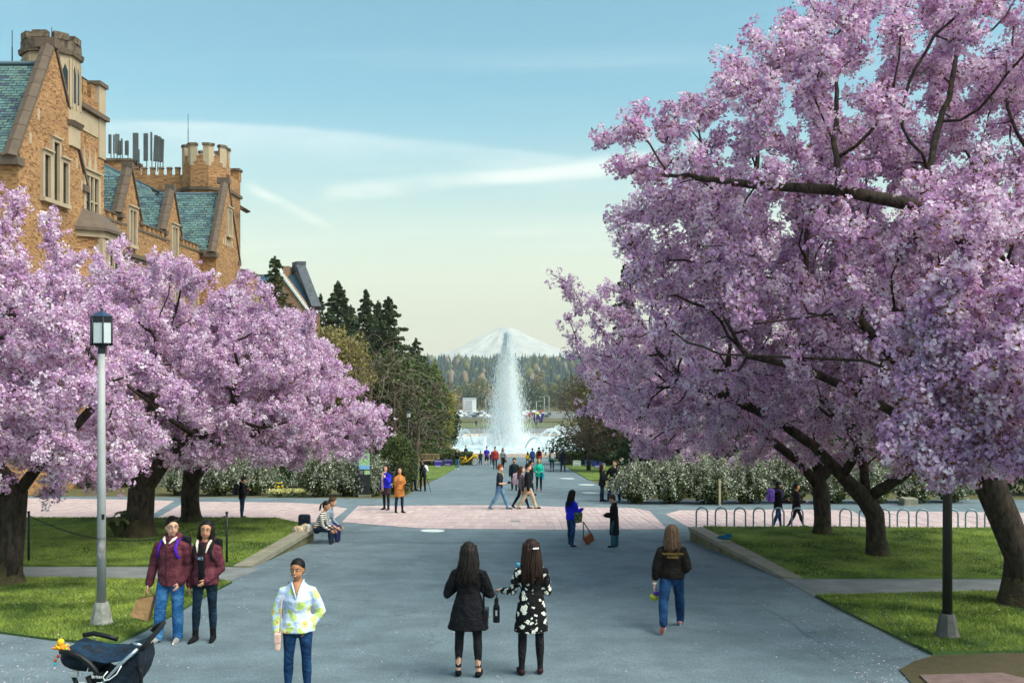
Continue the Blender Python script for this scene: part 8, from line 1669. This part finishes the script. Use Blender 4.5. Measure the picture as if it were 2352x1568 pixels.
b = MB(); b.bbox(Q(205, 1565, -.26), Q(222, 1548, -.24), .006); sp('warning_label', b, M_WHITE)
lettering('Britax', .045, M_WHITE, st, Matrix.Translation(Q(252.5, 1531, -.3145) - so) @ Matrix.Rotation(R(90), 4, 'X'))
for px, r, off in ((196, .12, -.2), (196, .12, .2), (318, .15, -.26), (318, .15, .26)):
    w = MB(); zc = gz(DS) + r; xx = XY(px, DS); w.tube([(xx + (r - .025) * math.cos(a), DS + off, zc + (r - .025) * math.sin(a)) for a in [k * math.tau / 20 for k in range(21)]], .025, 8, cap=False); wo = sp('wheel', w, M_FOAM); w = MB(); w.tube([(xx, DS + off - .02, zc), (xx, DS + off + .02, zc)], r * .6, 14); sp('rim', w, mat('grey_plastic', '#9aa0a2'), wo)
b = MB(); b.tube([Q(214, 1600, -.2), (XY(196, DS), DS - .2, gz(DS) + .12)], .018, 6); b.tube([Q(214, 1600, -.2) + Vector((0, .4, 0)), (XY(196, DS), DS + .2, gz(DS) + .12)], .018, 6); b.tube([Q(249, 1559, -.24), (XY(318, DS), DS - .26, gz(DS) + .15)], .018, 6); b.tube([Q(249, 1559, .24), (XY(318, DS), DS + .26, gz(DS) + .15)], .018, 6); sp('lower_frame', b, M_PLAS)
ty = thing('octopus_toy', 'orange and yellow plush octopus toy clipped to the pushchair', 'toy', Q(161, 1478, -.2)); M_OR = mat('orange_plush', '#e8862a', var=.15, vscale=20, bump=.4); M_YE = mat('yellow_plush', '#f0bc2c', var=.1, bump=.4)
MB().ell((-.005, 0, .075), (.035, .033, .036), 14, 10).build('head', M_YE, ty); MB().ell((.0, 0, .02), (.04, .035, .04), 14, 10).build('body', M_OR, ty)
for i in range(7): a = i * .9; MB().capsule([(math.cos(a) * .03, math.sin(a) * .03, .02), (math.cos(a) * .065, math.sin(a) * .06, .02 + .02 * (i % 2)), (math.cos(a) * .085, math.sin(a) * .07, -.005 + .03 * (i % 3))], [.014, .012, .008], 6).build('arm', (M_OR, M_YE)[i % 2], ty)
for i, (dx, dz, c) in enumerate(((-.05, -.10, '#c85a2a'), (-.02, -.06, '#d0482a'), (-.055, -.135, '#35b8c4'), (.06, .005, '#6fbf4a'))): MB().ell((dx, -.02, dz), (.016, .014, .018), 10, 8).build('bead', mat('bead_' + c.strip('#'), c, rough=.4, var=.05), ty)
MB().tube([(0, -.02, 0), (-.03, -.02, -.06), (-.055, -.02, -.12)], .003, 4).build('cord', M_WHITE, ty)
# ------------------------------------------------------------------ finish
finish_text()
finish_pending()
